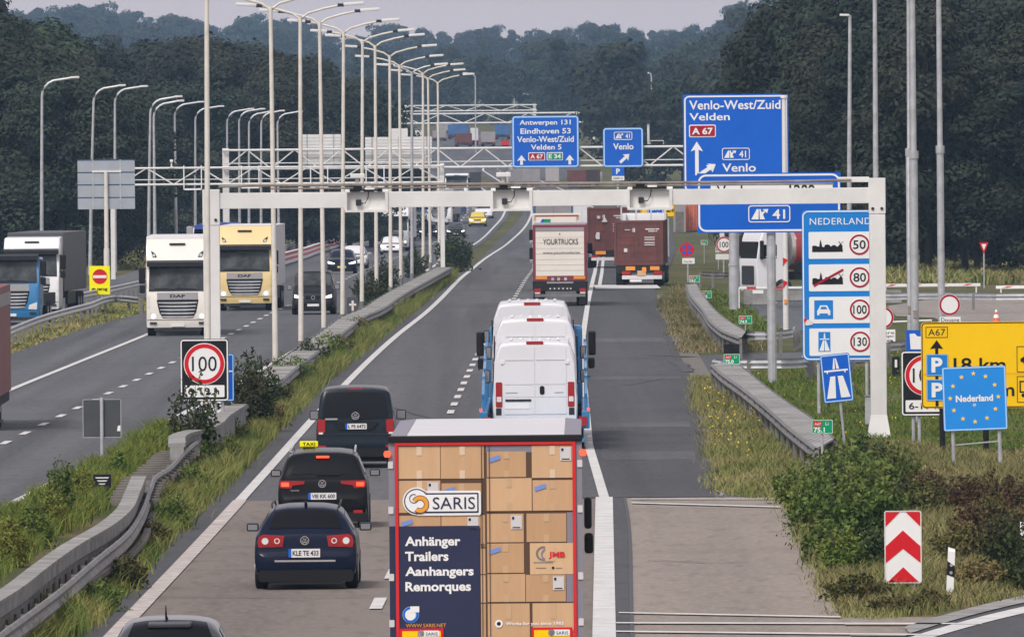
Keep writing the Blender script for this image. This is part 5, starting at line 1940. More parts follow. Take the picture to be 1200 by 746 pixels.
# --- tilted motorway sign
f = sign('motorway_sign', 'small blue motorway symbol sign tilted to the left on a thin post', 'sign', 988, 440, 45.5, tilt=5.2)
f.vg -= 2
f.rect(970, 412, 1005, 468.5, 'panel', 'sign_blue', 0, 2.5, .04)
f.frame(970.7, 412.7, 1004.3, 467.8, 1.3, 'border', 'edge_lightblue', 1, 2.2)
f.poly([(974, 463.5), (980.2, 438), (986, 438), (984.5, 463.5)], 'symbol', 'white', 1)
f.poly([(990.5, 463.5), (988.8, 438), (995, 438), (1001.5, 463.5)], 'symbol', 'white', 1)
f.poly([(983.7, 429.5), (985.8, 417), (986.9, 417), (986.6, 429.5)], 'symbol', 'white', 1)
f.poly([(988.2, 429.5), (987.6, 417), (988.7, 417), (991.5, 429.5)], 'symbol', 'white', 1)
f.poly([(973.5, 432.5), (973.5, 430.5), (1001.5, 430.5), (1001.5, 432.5), (998.6, 432.5), (998.6, 434.5), (997.2, 434.5), (997.2, 432.5), (977.8, 432.5), (977.8, 434.5), (976.4, 434.5), (976.4, 432.5)], 'symbol', 'white', 1)
f.post(989, 469, .035, 'galv', .04)
f.done()

# --- black framed 100 signs
def black100(label, u0, v0, u1, v1, s, hours, posts, tu):
    f = sign('speed_limit_sign', label, 'sign', (u0 + u1) / 2, (v0 + v1) / 2, s)
    w = u1 - u0
    f.rect(u0, v0, u1, v1, 'panel', 'sign_black', 0, 4, .05)
    f.frame(u0 + .7, v0 + .7, u1 - .7, v1 - .7, 1.5, 'border', 'white', 1, 3.4)
    cx, r = (u0 + u1) / 2, w * .425
    cy = v0 + w * .5 + .5
    f.disc(cx, cy, r, 'disc', 'white', 1)
    f.ring(cx, cy, r * .77, r * .96, 'red_ring', 'sign_red', 2)
    f.text('100', cx - r * .6, cy - r * .36, cx + r * .6, cy + r * .36, 'letter_black', 2)
    f.rect(u0 + w * .09, v1 - w * .33, u1 - w * .09, v1 - w * .085, 'time_plate', 'white', 1, 1)
    f.text(hours, u0 + w * .16, v1 - w * .28, u1 - w * .2, v1 - w * .14, 'letter_black', 2, bold=.012)
    for pu in posts:
        f.post(pu, v1, .045, 'galv', .06)
    return f.done()


black100('black framed 100 speed limit sign with a time plate on the left median', 211, 397, 268, 470, 47.5, '6-19 h', (252,), 0)
black100('black framed 100 speed limit sign half hidden behind the yellow sign', 1056, 411, 1112, 487, 46, '6-19 h', (1070, 1077), 0)
f = sign('motorway_sign', 'blue sign turned edgeways behind the black 100 sign on the median', 'sign', 268, 443, 45.5, rz=math.radians(28))
f.rect(246, 414, 275, 470, 'panel', 'sign_blue', 0, 2, .04)
f.frame(246.8, 414.8, 274.2, 469.2, 1.3, 'border', 'edge_lightblue', 1, 2)
f.rect(248, 434, 273, 435.5, 'symbol', 'white', 1)
f.post(262, 470, .04, 'galv', .05)
f.done()
# small white and blue sign top behind the black 100 sign
f = sign('info_sign', 'small blue sign with a white field behind the left edge of the yellow sign', 'sign', 1073, 398, 43)
f.rect(1062, 386.5, 1086, 424, 'panel', 'sign_blue', 0, 1, .04)
f.poly([(1066, 391), (1072, 390.5), (1075, 394), (1080, 394), (1082, 409), (1067, 409)], 'white_field', 'white', 1)
f.post(1074, 424, .04, 'galv', .05)
f.done()

# --- yellow diversion sign
f = sign('diversion_sign', 'large yellow road works sign in black lettering at the right border', 'sign', 1183, 428, 47.5)
f.rect(1079.5, 376.5, 1290, 477.5, 'panel', 'sign_yellow', 0, 5, .07)
f.frame(1080.2, 377.2, 1289.3, 476.8, 1.1, 'border', 'letter_black', 1, 4.4)
f.frame(1085, 382, 1111, 394.8, .7, 'road_number', 'letter_black', 1, .6)
f.text('A67', 1088, 384.5, 1108, 392.3, 'letter_black', 1)
f.poly([(1097.8, 397.5), (1105.5, 408), (1099.6, 407), (1099.6, 475), (1096, 475), (1096, 407), (1090, 408)], 'arrow', 'letter_black', 1)
for v0, v1 in ((414, 439.5), (443.5, 468.5)):
    f.rect(1085.5, v0, 1111, v1, 'parking_panel', 'sign_cyan', 2, 1.5)
    f.frame(1085.9, v0 + .4, 1110.6, v1 - .4, .6, 'parking_panel', 'edge_lightblue', 3, 1.2)
    f.text('P', 1091.5, v0 + 4, 1104.5, v1 - 4, 'white', 3, bold=.04)
f.text('18 km', 1117.5, 418.5, 1178.5, 434.5, 'letter_black', 1, bold=.015)
f.text('16 km', 1127.5, 448, 1188.5, 464, 'letter_black', 1, bold=.015)
for v0, v1 in ((405.5, 436), (440.5, 471.5)):
    f.frame(1191.5, v0, 1240, v1, .8, 'symbol_frame', 'letter_black', 1, 1)
f.poly([(1196, 424), (1196, 420), (1199, 418.5), (1202, 414.5), (1214, 414.5), (1218, 419), (1224, 420), (1225, 424)], 'car_symbol', 'letter_black', 1)
for u in (1201, 1219):
    f.disc(u, 424, 2.3, 'car_symbol', 'letter_black', 1.5)
f.frame(1194.5, 446, 1216, 460, 1.6, 'truck_symbol', 'letter_black', 1, .5)
f.rect(1217.5, 450, 1226, 460, 'truck_symbol', 'letter_black', 1)
for u in (1199, 1211, 1222):
    f.disc(u, 463, 2.2, 'truck_symbol', 'letter_black', 1)
f.rect(1079.5, 437, 1290, 437.5, 'panel_seam', 'amber', 1.2)
for u in (1104, 1155, 1270):
    f.post(u, 476, .075, 'black', .08)
f.done()
# --- blue EU 'Nederland' sign
f = sign('border_sign', 'light blue country border sign with a ring of twelve yellow stars', 'sign', 1144.5, 466, 49, tilt=1.6)
f.rect(1107, 429, 1182, 504, 'panel', 'sign_lightblue', 0, 2.5, .05)
f.frame(1107.6, 429.6, 1181.4, 503.4, 1.5, 'border', 'edge_lightblue', 1, 2)


def star(f, u, v, r, layer):
    f.poly([(u + (r if k % 2 == 0 else r * .42) * math.sin(math.pi * k / 5), v - (r if k % 2 == 0 else r * .42) * math.cos(math.pi * k / 5)) for k in range(10)], 'star', 'gold', layer)


for k in range(12):
    a = 2 * math.pi * k / 12
    star(f, 1144 + 28.2 * math.sin(a), 465.5 - 28.2 * math.cos(a), 3.1, 1)
f.text('Nederland', 1122.3, 462.3, 1166, 470.3, 'white', 1, bold=.035)
f.disc(1144, 474.5, 2.0, 'sticker', 'edge_lightblue', 1)
f.disc(1144, 474.5, 1.2, 'sticker', 'galv', 2)
f.post(1117.5, 504, .045, 'galv', .05)
f.post(1172, 504, .05, 'galv', .05)
f.poly([(1120, 519.5), (1171, 516.8), (1171, 518.3), (1120, 521)], 'brace', 'galv', -12)
f.done()
# --- customs signs
f = sign('no_entry_sign', 'round white prohibition sign with red rim, customs plate below it', 'sign', 1113, 358, 31)
roundel(f, 1112.8, 357, 12.5, None, w=.21, ring='sign_darkred', layer=0)
f.rect(1101, 371, 1125.5, 378.5, 'plate', 'white', 1, .5)
f.text('Douane', 1102.6, 372.3, 1124, 377, 'letter_black', 2)
f.post(1102.3, 345, .05, 'galv', .03)
f.done()
f = sign('no_entry_sign', 'round white prohibition sign mostly hidden behind the right portal column', 'sign', 1035, 372, 33)
roundel(f, 1034.5, 372, 13, None, w=.21, ring='sign_darkred', layer=0)
f.rect(1021, 386, 1049, 405, 'plate', 'white', 1, .5)
for v, tx in ((388, 'andere'), (392.6, 'voertuigen'), (397.2, 'via'), ):
    f.text(tx, 1023, v, 1047.5, v + 3.1, 'letter_black', 2)
f.post(1034, 386, .05, 'galv', .05)
f.done()
# --- no stopping and 100 signs by the exit lane
f = sign('no_stopping_sign', 'round blue no stopping sign with red cross and white plate', 'sign', 805, 300, 21.6)
f.disc(805, 292.5, 8.3, 'disc', 'sign_red', 0)
for k in range(4):
    a0 = math.pi / 2 * k + .30
    f.poly([(805 + 1.3 * math.cos(a0 + .49), 292.5 + 1.3 * math.sin(a0 + .49))] + [(805 + 6.2 * math.cos(a0 + j * .98 / 6), 292.5 + 6.2 * math.sin(a0 + j * .98 / 6)) for j in range(7)], 'field', 'sign_blue', 1)
f.rect(799.5, 302.3, 814, 309, 'plate', 'white', 0, .4)
f.text('bus', 802, 305, 806, 307.5, 'letter_black', 1)
f.text('uitz.', 807, 305, 811.5, 307.5, 'letter_black', 1)
f.post(806, 309, .05, 'galv', .03)
f.done()
f = sign('speed_limit_sign', 'round 100 speed limit sign behind the thick grey post', 'sign', 848, 291, 20.5)
roundel(f, 848.5, 286.5, 9.3, '100', .55, .36, 0, 'sign_darkred')
f.rect(838.5, 297.5, 854, 304, 'plate', 'dirty_white', 0, .4)
f.rect(843.5, 272, 849, 278, 'plate', 'dirty_white', 0, .4)
f.post(848, 304, .05, 'galv', .03)
f.done()
f = sign('exit_sign', 'small blue exit direction sign with a white arrow above the maroon container', 'sign', 768.5, 245, 16.8, eps=.02)
f.rect(758.5, 228, 777.5, 259, 'panel', 'sign_blue', 0, 1.5, .06)
f.frame(759, 228.5, 777, 258.5, 1, 'border', 'edge_lightblue', 1, 1.2)
f.text('UIT', 761.5, 240.5, 775, 246.5, 'white', 1, bold=.03)
f.arrow(775, 251.5, 12, 7, 5, 2.6, 'arrow', 'white', 1, 90)
f.post(768, 259, .08, 'galv', .07)
f.done()
f = sign('diversion_sign', 'small yellow road works sign right of the small blue exit arrow sign', 'sign', 784, 246, 15.5, eps=.02)
f.rect(750.5, 238.5, 791, 254.5, 'panel', 'sign_yellow', 0, .8, .06)
f.frame(751, 239, 790.5, 254, .5, 'border', 'letter_black', 1, .6)
f.rect(781, 246.5, 785, 248.5, 'lettering', 'letter_black', 1)
f.text('18', 785.8, 244.5, 789.5, 248.5, 'letter_black', 1, bold=.03)
f.post(783, 254, .07, 'galv', .07)
f.done()
f = sign('parking_sign', 'small blue parking sign with white plate under the gantry exit sign', 'sign', 724, 204, 14.0, eps=.02)
f.rect(717, 196, 731.5, 206, 'panel', 'sign_blue', 0, .8, .06)
f.text('P', 722, 197.5, 726.5, 204, 'white', 1, bold=.04)
f.rect(717, 206.3, 731.5, 211.5, 'plate', 'white', 0, .4)
f.text('2000 m', 718.5, 207.5, 730, 210, 'letter_black', 1)
f.post(724, 211, .09, 'galv', .07)
f.done()


# --- green kilometre plates
def kmplate(label, u0, v0, u1, v1, s, km, black=None, posts=1):
    f = sign('kilometre_plate', label, 'sign', (u0 + u1) / 2, (v0 + v1) / 2, s, 'green kilometre plates along the guard rails', eps=.006)
    w, h = u1 - u0, v1 - v0
    f.rect(u0, v0, u1, v1, 'panel', 'sign_green', 0, .8, .025)
    f.frame(u0 + .3, v0 + .3, u1 - .3, v1 - .3, max(.4, w * .02), 'border', 'white', 1, .6)
    f.rect(u0 + w * .1, v0 + h * .12, u0 + w * .48, v0 + h * .46, 'road_number', 'sign_red', 1, .4)
    f.text('A67', u0 + w * .14, v0 + h * .2, u0 + w * .44, v0 + h * .4, 'white', 2)
    f.text('Li' if km else 'Re', u0 + w * .66, v0 + h * .16, u0 + w * .8, v0 + h * .4, 'white', 1)
    if km:
        f.text(km, u0 + w * .1, v0 + h * .54, u0 + w * .62, v0 + h * .9, 'white', 1, bold=.03)
    if black:
        f.rect(u0 + .2, black, u1 - .2, v0 - .4, 'black_panel', 'sign_black', 0, .5, .025)
    f.post((u0 + u1) / 2, v1, .03, 'galv', .03)
    return f.done()


kmplate('green kilometre plate under a black panel at the end of the plank-topped rail', 848, 414.5, 867, 427, 38.2, '75.0', 403)
kmplate('green kilometre plate beside the tilted motorway sign, reading 75.1', 951, 491.5, 976, 508, 51.8, '75.1')
kmplate('green kilometre plate reading 74.9 above the green turning plate', 865.5, 369.5, 881.5, 379.5, 30.5, '74.9')
kmplate('green kilometre plate reading 74.8 halfway up the further plank-topped rail', 820.5, 340.5, 834, 349.5, 25.2, '74.8')
kmplate('green kilometre plate at the far end of the further plank-topped rail', 807.5, 322.5, 820, 331, 22.8, '74.7')
kmplate('tiny green kilometre plate left of the round 100 sign', 838, 289.5, 845.5, 296, 19, '74.5')
kmplate('tiny green kilometre plate just right of the no stopping sign', 821, 281, 829.5, 287, 17.5, '74.4')
f = sign('kilometre_plate', 'small green plate on the left verge beside the yellow no entry sign', 'sign', 95.5, 355, 23.8, 'green kilometre plates along the guard rails')
f.rect(89.5, 351.5, 102, 359, 'panel', 'sign_green', 0, .6, .03)
f.rect(95.2, 352, 96, 358.5, 'lettering', 'white', 1)
f.post(95, 359, .03, 'galv', .03)
f.done()
f = sign('turning_plate', 'green plate with a white triangle on the end of the guard rail', 'sign', 886, 393, 29)
f.rect(872.5, 388, 899, 396, 'panel', 'sign_green', 0, .4, .04)
f.poly([(881, 396), (886.5, 390), (888, 390), (893, 396)], 'triangle', 'white', 1)
f.post(886, 396, .04, 'galv', .05)
f.done()
# --- small blue number sign in the grass
f = sign('number_plate_post', 'small blue plate leaning low in the grass at the portal foot', 'sign', 1024, 530, 46.5, tilt=-3)
f.rect(1013.5, 524, 1034.5, 537, 'panel', 'sign_blue', 0, .8, .03)
f.frame(1013.9, 524.4, 1034.1, 536.6, .7, 'border', 'edge_lightblue', 1, .6)
f.text('n', 1016.5, 527.5, 1020, 532, 'white', 1, bold=.03)
f.post(1024, 536, .03, 'galv', .03)
f.done()
# --- chevron board
f = sign('chevron_board', 'upright red and white chevron board standing in the weeds, lower right', 'sign', 1058, 641, 67.2)
f.rect(1036.5, 598, 1080, 683, 'panel', 'white', 0, 2.5, .04)
c0 = 1058.2
for va in (578.5, 621, 664):
    pts = []
    L, R = 1038, 1078.6
    lo, hi = 599.5, 681.5
    arm = 18.5
    top = [(c0, va), (R, va + arm * 1.0), (R, va + arm + 19.5), (c0, va + 21.5), (L, va + arm + 19.5), (L, va + arm)]
    if va < 599:
        f.poly([(c0 - 3.5, lo), (L + 1.2, lo), (L, lo + 1.2), (L, va + arm + 19.5)], 'red_chevron', 'sign_red', 1)
        f.poly([(c0 + 3.5, lo), (R, va + arm + 19.5), (R, lo + 1.2), (R - 1.2, lo)], 'red_chevron', 'sign_red', 1)
    elif va + arm + 19.5 > hi:
        f.poly([(c0, va), (c0 + 18.5, hi), (c0 - 18.5, hi)], 'red_chevron', 'sign_red', 1)
    else:
        f.poly(top, 'red_chevron', 'sign_red', 1)
f.frame(1036.5, 598, 1080, 683, 1.0, 'border', 'dirty_white', 1.5, 2.5)
f.post(1047, 683, .04, 'galv', .05)
f.post(1070, 683, .04, 'galv', .05)
f.done()


# --- delineators
def delineator(label, u, vt, vb, s, tilt=0):
    f = sign('delineator_post', label, 'post', u, (vt + vb) / 2, s, 'delineator posts', tilt=tilt)
    h = (vb - vt) / s
    zb = 0
    zt = f.q(u, vt)[1]
    mb = MB()
    w = .062
    mb.loft([[(-w, -.05, -.1), (w, -.05, -.1), (w, .05, -.1), (-w, .05, -.1)], [(-w, -.05, zt - .05), (w, -.05, zt - .05), (w, .05, zt - .05), (-w, .05, zt - .05)], [(-w, -.03, zt + .02), (w * .9, -.03, zt - .01), (w * .9, .03, zt - .01), (-w, .03, zt + .02)]])
    mb.build('body', 'white', f.root)
    mb = MB()
    mb.prism([(-w - .003, zt - .22), (w + .003, zt - .3), (w + .003, zt - .5), (-w - .003, zt - .46)], -.055, .055)
    b = mb.build('black_band', 'sign_black', f.root)
    mb = MB()
    mb.disc(.005, zt - .29, .028, -.062, -.056, 14)
    mb.disc(.005, zt - .42, .028, -.062, -.056, 14)
    mb.build('reflector', 'chrome', f.root)


delineator('white delineator post with a slanted black band right of the chevron board', 1112.5, 642, 692, 67.5, -3)
delineator('white delineator post cut off by the right border above the side road', 1199.5, 612, 662, 62)
t_, _s, _p = onground('bollard', 'short black bollard with a white dot behind the portal foot', 'bollard', 1050, 441)
mb = MB(); mb.tube([(0, 0, -.1), (0, 0, .62), (0, 0, .66)], [.13, .13, .09], 14); mb.build('body', 'black', t_)
mb = MB(); mb.box(-.04, .04, -.15, -.11, .3, .55, bev=.01); mb.build('reflector', 'white', t_)

# --- yield sign
f = sign('yield_sign', 'small yield triangle on a thin post before the right wood', 'sign', 1153, 291, 23)
f.poly([(1147.5, 284), (1158.5, 284), (1153, 297.5)], 'triangle', 'sign_red', 0, .03)
f.poly([(1150.2, 286), (1155.8, 286), (1153, 293)], 'white_field', 'white', 1)
f.post(1153, 296, .04, 'galv', .03)
f.done()

# --- yellow GA TERUG
f = sign('wrong_way_sign', 'fluorescent yellow wrong way sign with a red no entry disc', 'sign', 117, 328, 24.6)
f.rect(104.8, 311.5, 128.8, 345, 'panel', 'sign_fluo', 0, .4, .04)
f.disc(117, 324, 8.7, 'disc', 'sign_red', 1)
f.rect(109, 322.4, 125, 325.8, 'bar', 'white', 2)
f.text('ga terug', 107.2, 336.8, 125.8, 341.5, 'letter_black', 1, bold=.03)
f.post(119, 345, .04, 'galv', .05)
f.done()
# --- grey back of the big sign
f = sign('reversed_sign', 'large grey back of a road sign on one pale post, far left', 'sign', 125, 216, 22.5)
f.rect(91, 187, 158, 245, 'panel', 'sign_back_grey', 0, .3, .05)
for v in (187.5, 202, 216.5, 231.5):
    f.rect(91, v - .7, 158, v + .7, 'rib', 'navy_rib', 1)
for u in (109, 141):
    f.rect(u - .8, 187, u + .8, 245, 'stiffener', 'galv', 2.5)
f.rect(108, 199.8, 142, 202, 'arm', 'dirty_white', 6, .2, .06)
zb = f.q(124, 201)[1]
mb = MB(); mb.tube([(-.03, -.16, -.1), (-.03, -.16, zb * .36), (-.03, -.16, zb * .361), (-.03, -.16, zb)], [.16, .15, .12, .1], 12)
mb.build('post', 'pale_pole', f.root, smooth=True)
f.done()
# --- dark back of the small sign on the median
f = sign('reversed_sign', 'small dark back of a road sign on a thin post, lower left median', 'sign', 119.5, 489, 48.5)
f.rect(97, 467.5, 142, 512.5, 'panel', 'sign_back', 0, 2, .03)
f.frame(97, 467.5, 142, 512.5, .7, 'border', 'galv', 1, 2)
f.poly([(138, 499), (141, 498), (141, 505), (137, 505)], 'sticker', 'white', 1)
x, z = f.q(119.3, 465.5)
mb = MB(); mb.tube([(x, -.05, -.1), (x, -.05, z)], .045, 10); mb.build('post', 'galv', f.root)
f.done()
# --- small dark marker plates among the lamp posts
f = sign('marker_plate', 'small dark plate with a pale cross between the fourth and fifth double lamp posts', 'sign', 413, 357, 27)
f.rect(406.5, 348, 420, 372, 'panel', 'sign_back', 0, .6, .03)
f.rect(412, 352, 414.6, 364, 'cross', 'pale_pole', 1)
f.rect(409, 355.5, 417.5, 358, 'cross', 'pale_pole', 1.5)
f.post(413, 371, .03, 'galv', .03)
f.done()
# --- little black arrow block on the left median
t_, _s, _p = onground('arrow_block', 'small black block with white arrow strips beside the dark sign back post', 'marker', 120, 581)
mb = MB(); mb.box(-.2, .2, -.14, .14, 0, .5, bev=.02); mb.build('body', 'black', t_)
mb = MB()
for k in range(3):
    mb.prism([(-.16 + k * .04,   .43 - k * .07), (.16 - k * .04,   .43 - k * .07), (.16 - k * .04 - .03,   .405 - k * .07), (-.16 + k * .04 + .03,   .405 - k * .07)], -.146, -.141)
mb.build('stripe', 'white', t_)


# --- boom barriers on the far right
def boom(label, u0, v0, u1, v1, hpx, vg, posts, thick=.1):
    a = G((u0 + u1) / 2, vg)
    d = a.y
    s = F / d
    A, B = P(u0, v0, d), P(u1, v1, d)
    t = thing('barrier_arm', label, 'barrier', (A.x, d, prof(d)), 0, 'red and white barrier arms')
    h = hpx / s
    L = B.x - A.x
    z0 = A.z - prof(d)
    mb = MB(); mb.box(0, L, -thick / 2, thick / 2, z0 - h / 2, z0 + h / 2, bev=.01)
    arm = mb.build('arm', 'white', t)
    n = max(2, int(L / 1.1))
    mb = MB()
    for i in range(n):
        x = L * (i + .5) / n
        mb.prism([(x - .25, z0 - h * .2), (x, z0 - h * .2), (x + .25, z0 + h * .3), (x, z0 + h * .3)] if thick > .09 else [(x - .3, z0 - h / 2), (x + .12, z0 - h / 2), (x + .12, z0 + h / 2), (x - .3, z0 + h / 2)], -thick / 2 - .006, -thick / 2 - .001)
    mb.build('red_mark', 'sign_red', arm)
    for u in posts:
        x = P(u, v0, d).x - A.x
        mb = MB(); mb.tube([(x, 0, -.1), (x, 0, z0)], .035, 8); mb.build('support', 'white', t)


boom('long white barrier arm with faint red marks, right of the portal column', 1030, 334.5, 1149, 336.3, 3.6, 349, (1038, 1144))
boom('white barrier arm with faint red marks cut off by the right border', 1167, 336.5, 1250, 337.5, 3.6, 350, (1173,))
boom('thin red and white barrier rod in front of the tanker truck', 866, 337.3, 1000, 336.3, 2.4, 362, (866, 998), .07)
t_ = thing('pipe_rail', 'low white pipe rail on the lawn behind the right portal column', 'rail', G(1046, 382))
mb = MB(); mb.tube([(-.3, 0, 0), (-.3, 0, .16), (1.6, .2, .22), (1.6, .2, 0)], .035, 8); mb.build('pipe', 'white', t_)
# --- concrete blocks, cone
t_, _s, _p = onground('concrete_block', 'grey concrete block behind the right portal column below the barrier arm', 'block', 1044, 355)
mb = MB(); mb.box(-.55, .5, -.3, .5, 0, .55, bev=.03); mb.build('body', 'concrete', t_)
mb = MB(); mb.box(-.5, .45, -.25, .45, .551, .6, bev=.02); mb.build('cap', 'concrete', t_)
t_, _s, _p = onground('concrete_block', 'low pale concrete block with a white plate under the tanker truck', 'block', 887, 357)
mb = MB(); mb.box(-.6, .65, -.2, .4, 0, .75, bev=.03); mb.build('body', 'concrete', t_)
mb = MB(); mb.box(-.2, .3, -.215, -.201, .52, .68); mb.build('plate', 'white', t_)
t_, _s, _p = onground('concrete_block', 'second pale concrete block right of the white camera mast foot', 'block', 932, 352)
mb = MB(); mb.box(-.9, .8, -.2, .4, 0, .5, bev=.03); mb.build('body', 'concrete', t_)
mb = MB(); mb.box(-.92, .82, -.22, .42, .5, .56, bev=.02); mb.build('cap', 'concrete', t_)
t_, _s, _p = onground('traffic_cone', 'orange and white traffic cone above the top edge of the yellow sign', 'cone', 1167.5, 378.5)
mb = MB()
for z0, z1, r0, r1, mk in ((.05, .22, .17, .125, 'orange'), (.221, .36, .124, .088, 'white'), (.361, .46, .087, .06, 'orange'), (.461, .56, .059, .035, 'white')):
    q = MB(); q.tube([(0, 0, z0), (0, 0, z1)], [r0, r1], 16); q.build('band', mk, t_, smooth=True)
mb.box(-.2, .2, -.2, .2, 0, .05, bev=.01); mb.build('foot', 'orange', t_)
# ------------------------------------------------------------------ cars and vans
M['paint_navy'] = mat('navy_car_paint', (.008, .012, .03), .25, .0, coat=.05, spec=.1, var=.1, scale=.5)
M['paint_black'] = mat('black_car_paint', (.008, .008, .009), .25, .0, coat=.05, spec=.1, var=.1, scale=.5)
M['paint_teal'] = mat('dark_blue_grey_car_paint', (.012, .018, .026), .25, .0, coat=.05, spec=.1, var=.1, scale=.5)
M['paint_grey'] = mat('grey_car_paint', (.07, .075, .085), .28, .4, coat=.35, var=.06, scale=.5)
M['paint_anthracite'] = mat('anthracite_van_paint', (.016, .017, .02), .35, .0, coat=.05, spec=.12, var=.08, scale=.5)
M['paint_white'] = mat('white_vehicle_paint', (.74, .74, .75), .35, coat=.6, var=.04, scale=.6)
M['paint_yellow'] = mat('yellow_car_paint', (.7, .52, .04), .3, coat=.8, var=.05, scale=.5)
M['paint_darkgreen'] = mat('dark_green_grey_paint', (.02, .027, .03), .28, .3, coat=.05, spec=.12, var=.05, scale=.5)
M['under'] = mat('underbody_black', (.008, .008, .009), .8)

# stations from the rear: (y, z bottom, half width, belt z, half width of roof, z top)
CARS = {
    'estate': (4.77, [(0, .36, .78, .56, .76, .60), (.05, .27, .885, .62, .86, .68), (.09, .25, .905, .76, .86, .97), (.16, .24, .91, .93, .80, 1.04), (.34, .22, .91, .97, .70, 1.27), (.56, .22, .91, .98, .60, 1.43), (.9, .22, .91, .98, .58, 1.475), (2.0, .2, .91, .96, .57, 1.50), (2.9, .2, .91, .94, .55, 1.43), (3.72, .2, .91, .91, .70, 1.0), (4.4, .22, .89, .80, .74, .88), (4.68, .25, .82, .62, .72, .70), (4.77, .32, .7, .52, .66, .56)]),
    'mpv': (4.52, [(0, .36, .8, .56, .76, .60), (.05, .27, .89, .66, .86, .72), (.09, .25, .915, .84, .88, 1.0), (.15, .24, .92, 1.0, .82, 1.08), (.3, .22, .92, 1.04, .74, 1.36), (.46, .22, .92, 1.05, .66, 1.57), (.8, .22, .92, 1.05, .63, 1.62), (2.0, .2, .92, 1.03, .62, 1.66), (2.9, .2, .92, 1.0, .6, 1.56), (3.7, .2, .91, .96, .74, 1.08), (4.25, .22, .88, .84, .74, .92), (4.45, .25, .82, .62, .72, .7), (4.52, .32, .7, .52, .66, .56)]),
    'van': (5.0, [(0, .36, .86, .56, .84, .60), (.04, .3, .94, .7, .92, .74), (.07, .28, .95, .95, .92, 1.0), (.11, .27, .952, 1.12, .9, 1.16), (.2, .25, .952, 1.16, .84, 1.62), (.3, .25, .952, 1.17, .78, 1.9), (.6, .25, .952, 1.17, .75, 1.955), (2.6, .23, .952, 1.15, .74, 1.97), (3.5, .23, .952, 1.13, .72, 1.88), (4.3, .23, .94, 1.08, .78, 1.24), (4.8, .25, .9, .9, .76, 1.0), (4.95, .28, .84, .62, .74, .72), (5.0, .34, .74, .5, .68, .56)]),
    'hatch': (4.2, [(0, .36, .76, .54, .74, .58), (.05, .27, .86, .64, .83, .7), (.1, .25, .88, .8, .84, .94), (.2, .23, .885, .92, .78, 1.04), (.5, .22, .885, .95, .62, 1.36), (.8, .2, .885, .95, .58, 1.45), (1.8, .2, .885, .93, .57, 1.48), (2.6, .2, .885, .92, .55, 1.40), (3.35, .2, .88, .88, .7, .98), (3.9, .22, .85, .78, .7, .86), (4.12, .25, .78, .6, .68, .66), (4.2, .32, .68, .5, .62, .54)]),
}


def cat1(P_, t):
    """catmull-rom through rows of P_ at fractional index t"""
    n = len(P_)
    i = min(int(t), n - 2)
    f = t - i
    p1, p2 = P_[i], P_[i + 1]
    p0 = P_[max(i - 1, 0)]
    p3 = P_[min(i + 2, n - 1)]
    lim = .5
    return p1 * (1 - f) + p2 * f + lim * f * (1 - f) * ((p1 - p0) * (1 - f) * .5 + (p2 - p1) * (f - .5) - (p3 - p2) * f * .5) * .6


class CarShape:
    def __init__(self, kind, flip=False, wscale=1.0, hscale=1.0):
        L, st = CARS[kind]
        self.L = L
        rows_ = []
        for (y, zb, w, belt, wt, zt) in st:
            w *= wscale
            wt *= wscale
            zb, belt, zt = zb * hscale, belt * hscale, zt * hscale
            belt = min(belt, zt - .03)
            e = min(.1, max(.02, (zt - belt) * .28))
            wm = w * .985 * .25 + wt * .75 if zt - belt > .2 else wt
            if flip:
                y = L - y
            rows_.append([(0, y, zb), (w * .82, y, zb), (w * .96, y, zb + .05), (w, y, zb + (belt - zb) * .35), (w * 1.0, y, zb + (belt - zb) * .75), (w * .975, y, belt),
                          (wm + (w - wm) * .0, y, zt - e), (wt * .93, y, zt - e * .3), (wt * .55, y, zt + .004), (0, y, zt + .012)])
        self.A = np.array(rows_)
        self.nu, self.nv = self.A.shape[:2]

    def S(self, u, v):
        a = np.array([cat1(self.A[:, j], u) for j in range(max(0, int(v) - 1), min(self.nv, int(v) + 3))])
        return cat1(a, v - max(0, int(v) - 1))

    def body(self, mb, su=3, sv=3):
        us = np.linspace(0, self.nu - 1, (self.nu - 1) * su + 1)
        vs = np.linspace(0, self.nv - 1, (self.nv - 1) * sv + 1)
        rings = []
        for u in us:
            half = [self.S(u, v) for v in vs]
            rings.append([tuple(p) for p in half] + [(-p[0], p[1], p[2]) for p in half[-2:0:-1]])
        mb.loft(rings)

    def patch(self, mb, u0, u1, v0, centre=True, v1=None, off=.012, nu=6, nv=10, side=1):
        """panel lying off metres outside the body between stations u0..u1"""
        us = np.linspace(u0, u1, nu)
        top = self.nv - 1
        if centre:
            ws = np.linspace(-1, 1, nv * 2 + 1)
        else:
            ws = np.linspace(v0, v1, nv)
        grid = []
        for u in us:
            row = []
            for w in ws:
                if centre:
                    v = top - abs(w) * (top - v0)
                    sx = 1 if w >= 0 else -1
                else:
                    v, sx = w, side
                p = self.S(u, v)
                du = self.S(min(u + .05, self.nu - 1), v) - self.S(max(u - .05, 0), v)
                dv = self.S(u, min(v + .05, top)) - self.S(u, max(v - .05, 0))
                n = np.cross(du, dv)
                n /= (np.linalg.norm(n) + 1e-9)
                # outward
                if n[0] * p[0] < -1e-4 or (abs(p[0]) < .3 and n[2] < 0):
                    n = -n
                if abs(v - top) < .05:
                    n[0] = 0
                q = p + n * off
                row.append(mb.bm.verts.new((q[0] * sx, q[1], q[2])))
            grid.append(row)
        for i in range(len(grid) - 1):
            for j in range(len(grid[0]) - 1):
                mb.bm.faces.new((grid[i][j], grid[i][j + 1], grid[i + 1][j + 1], grid[i + 1][j]))


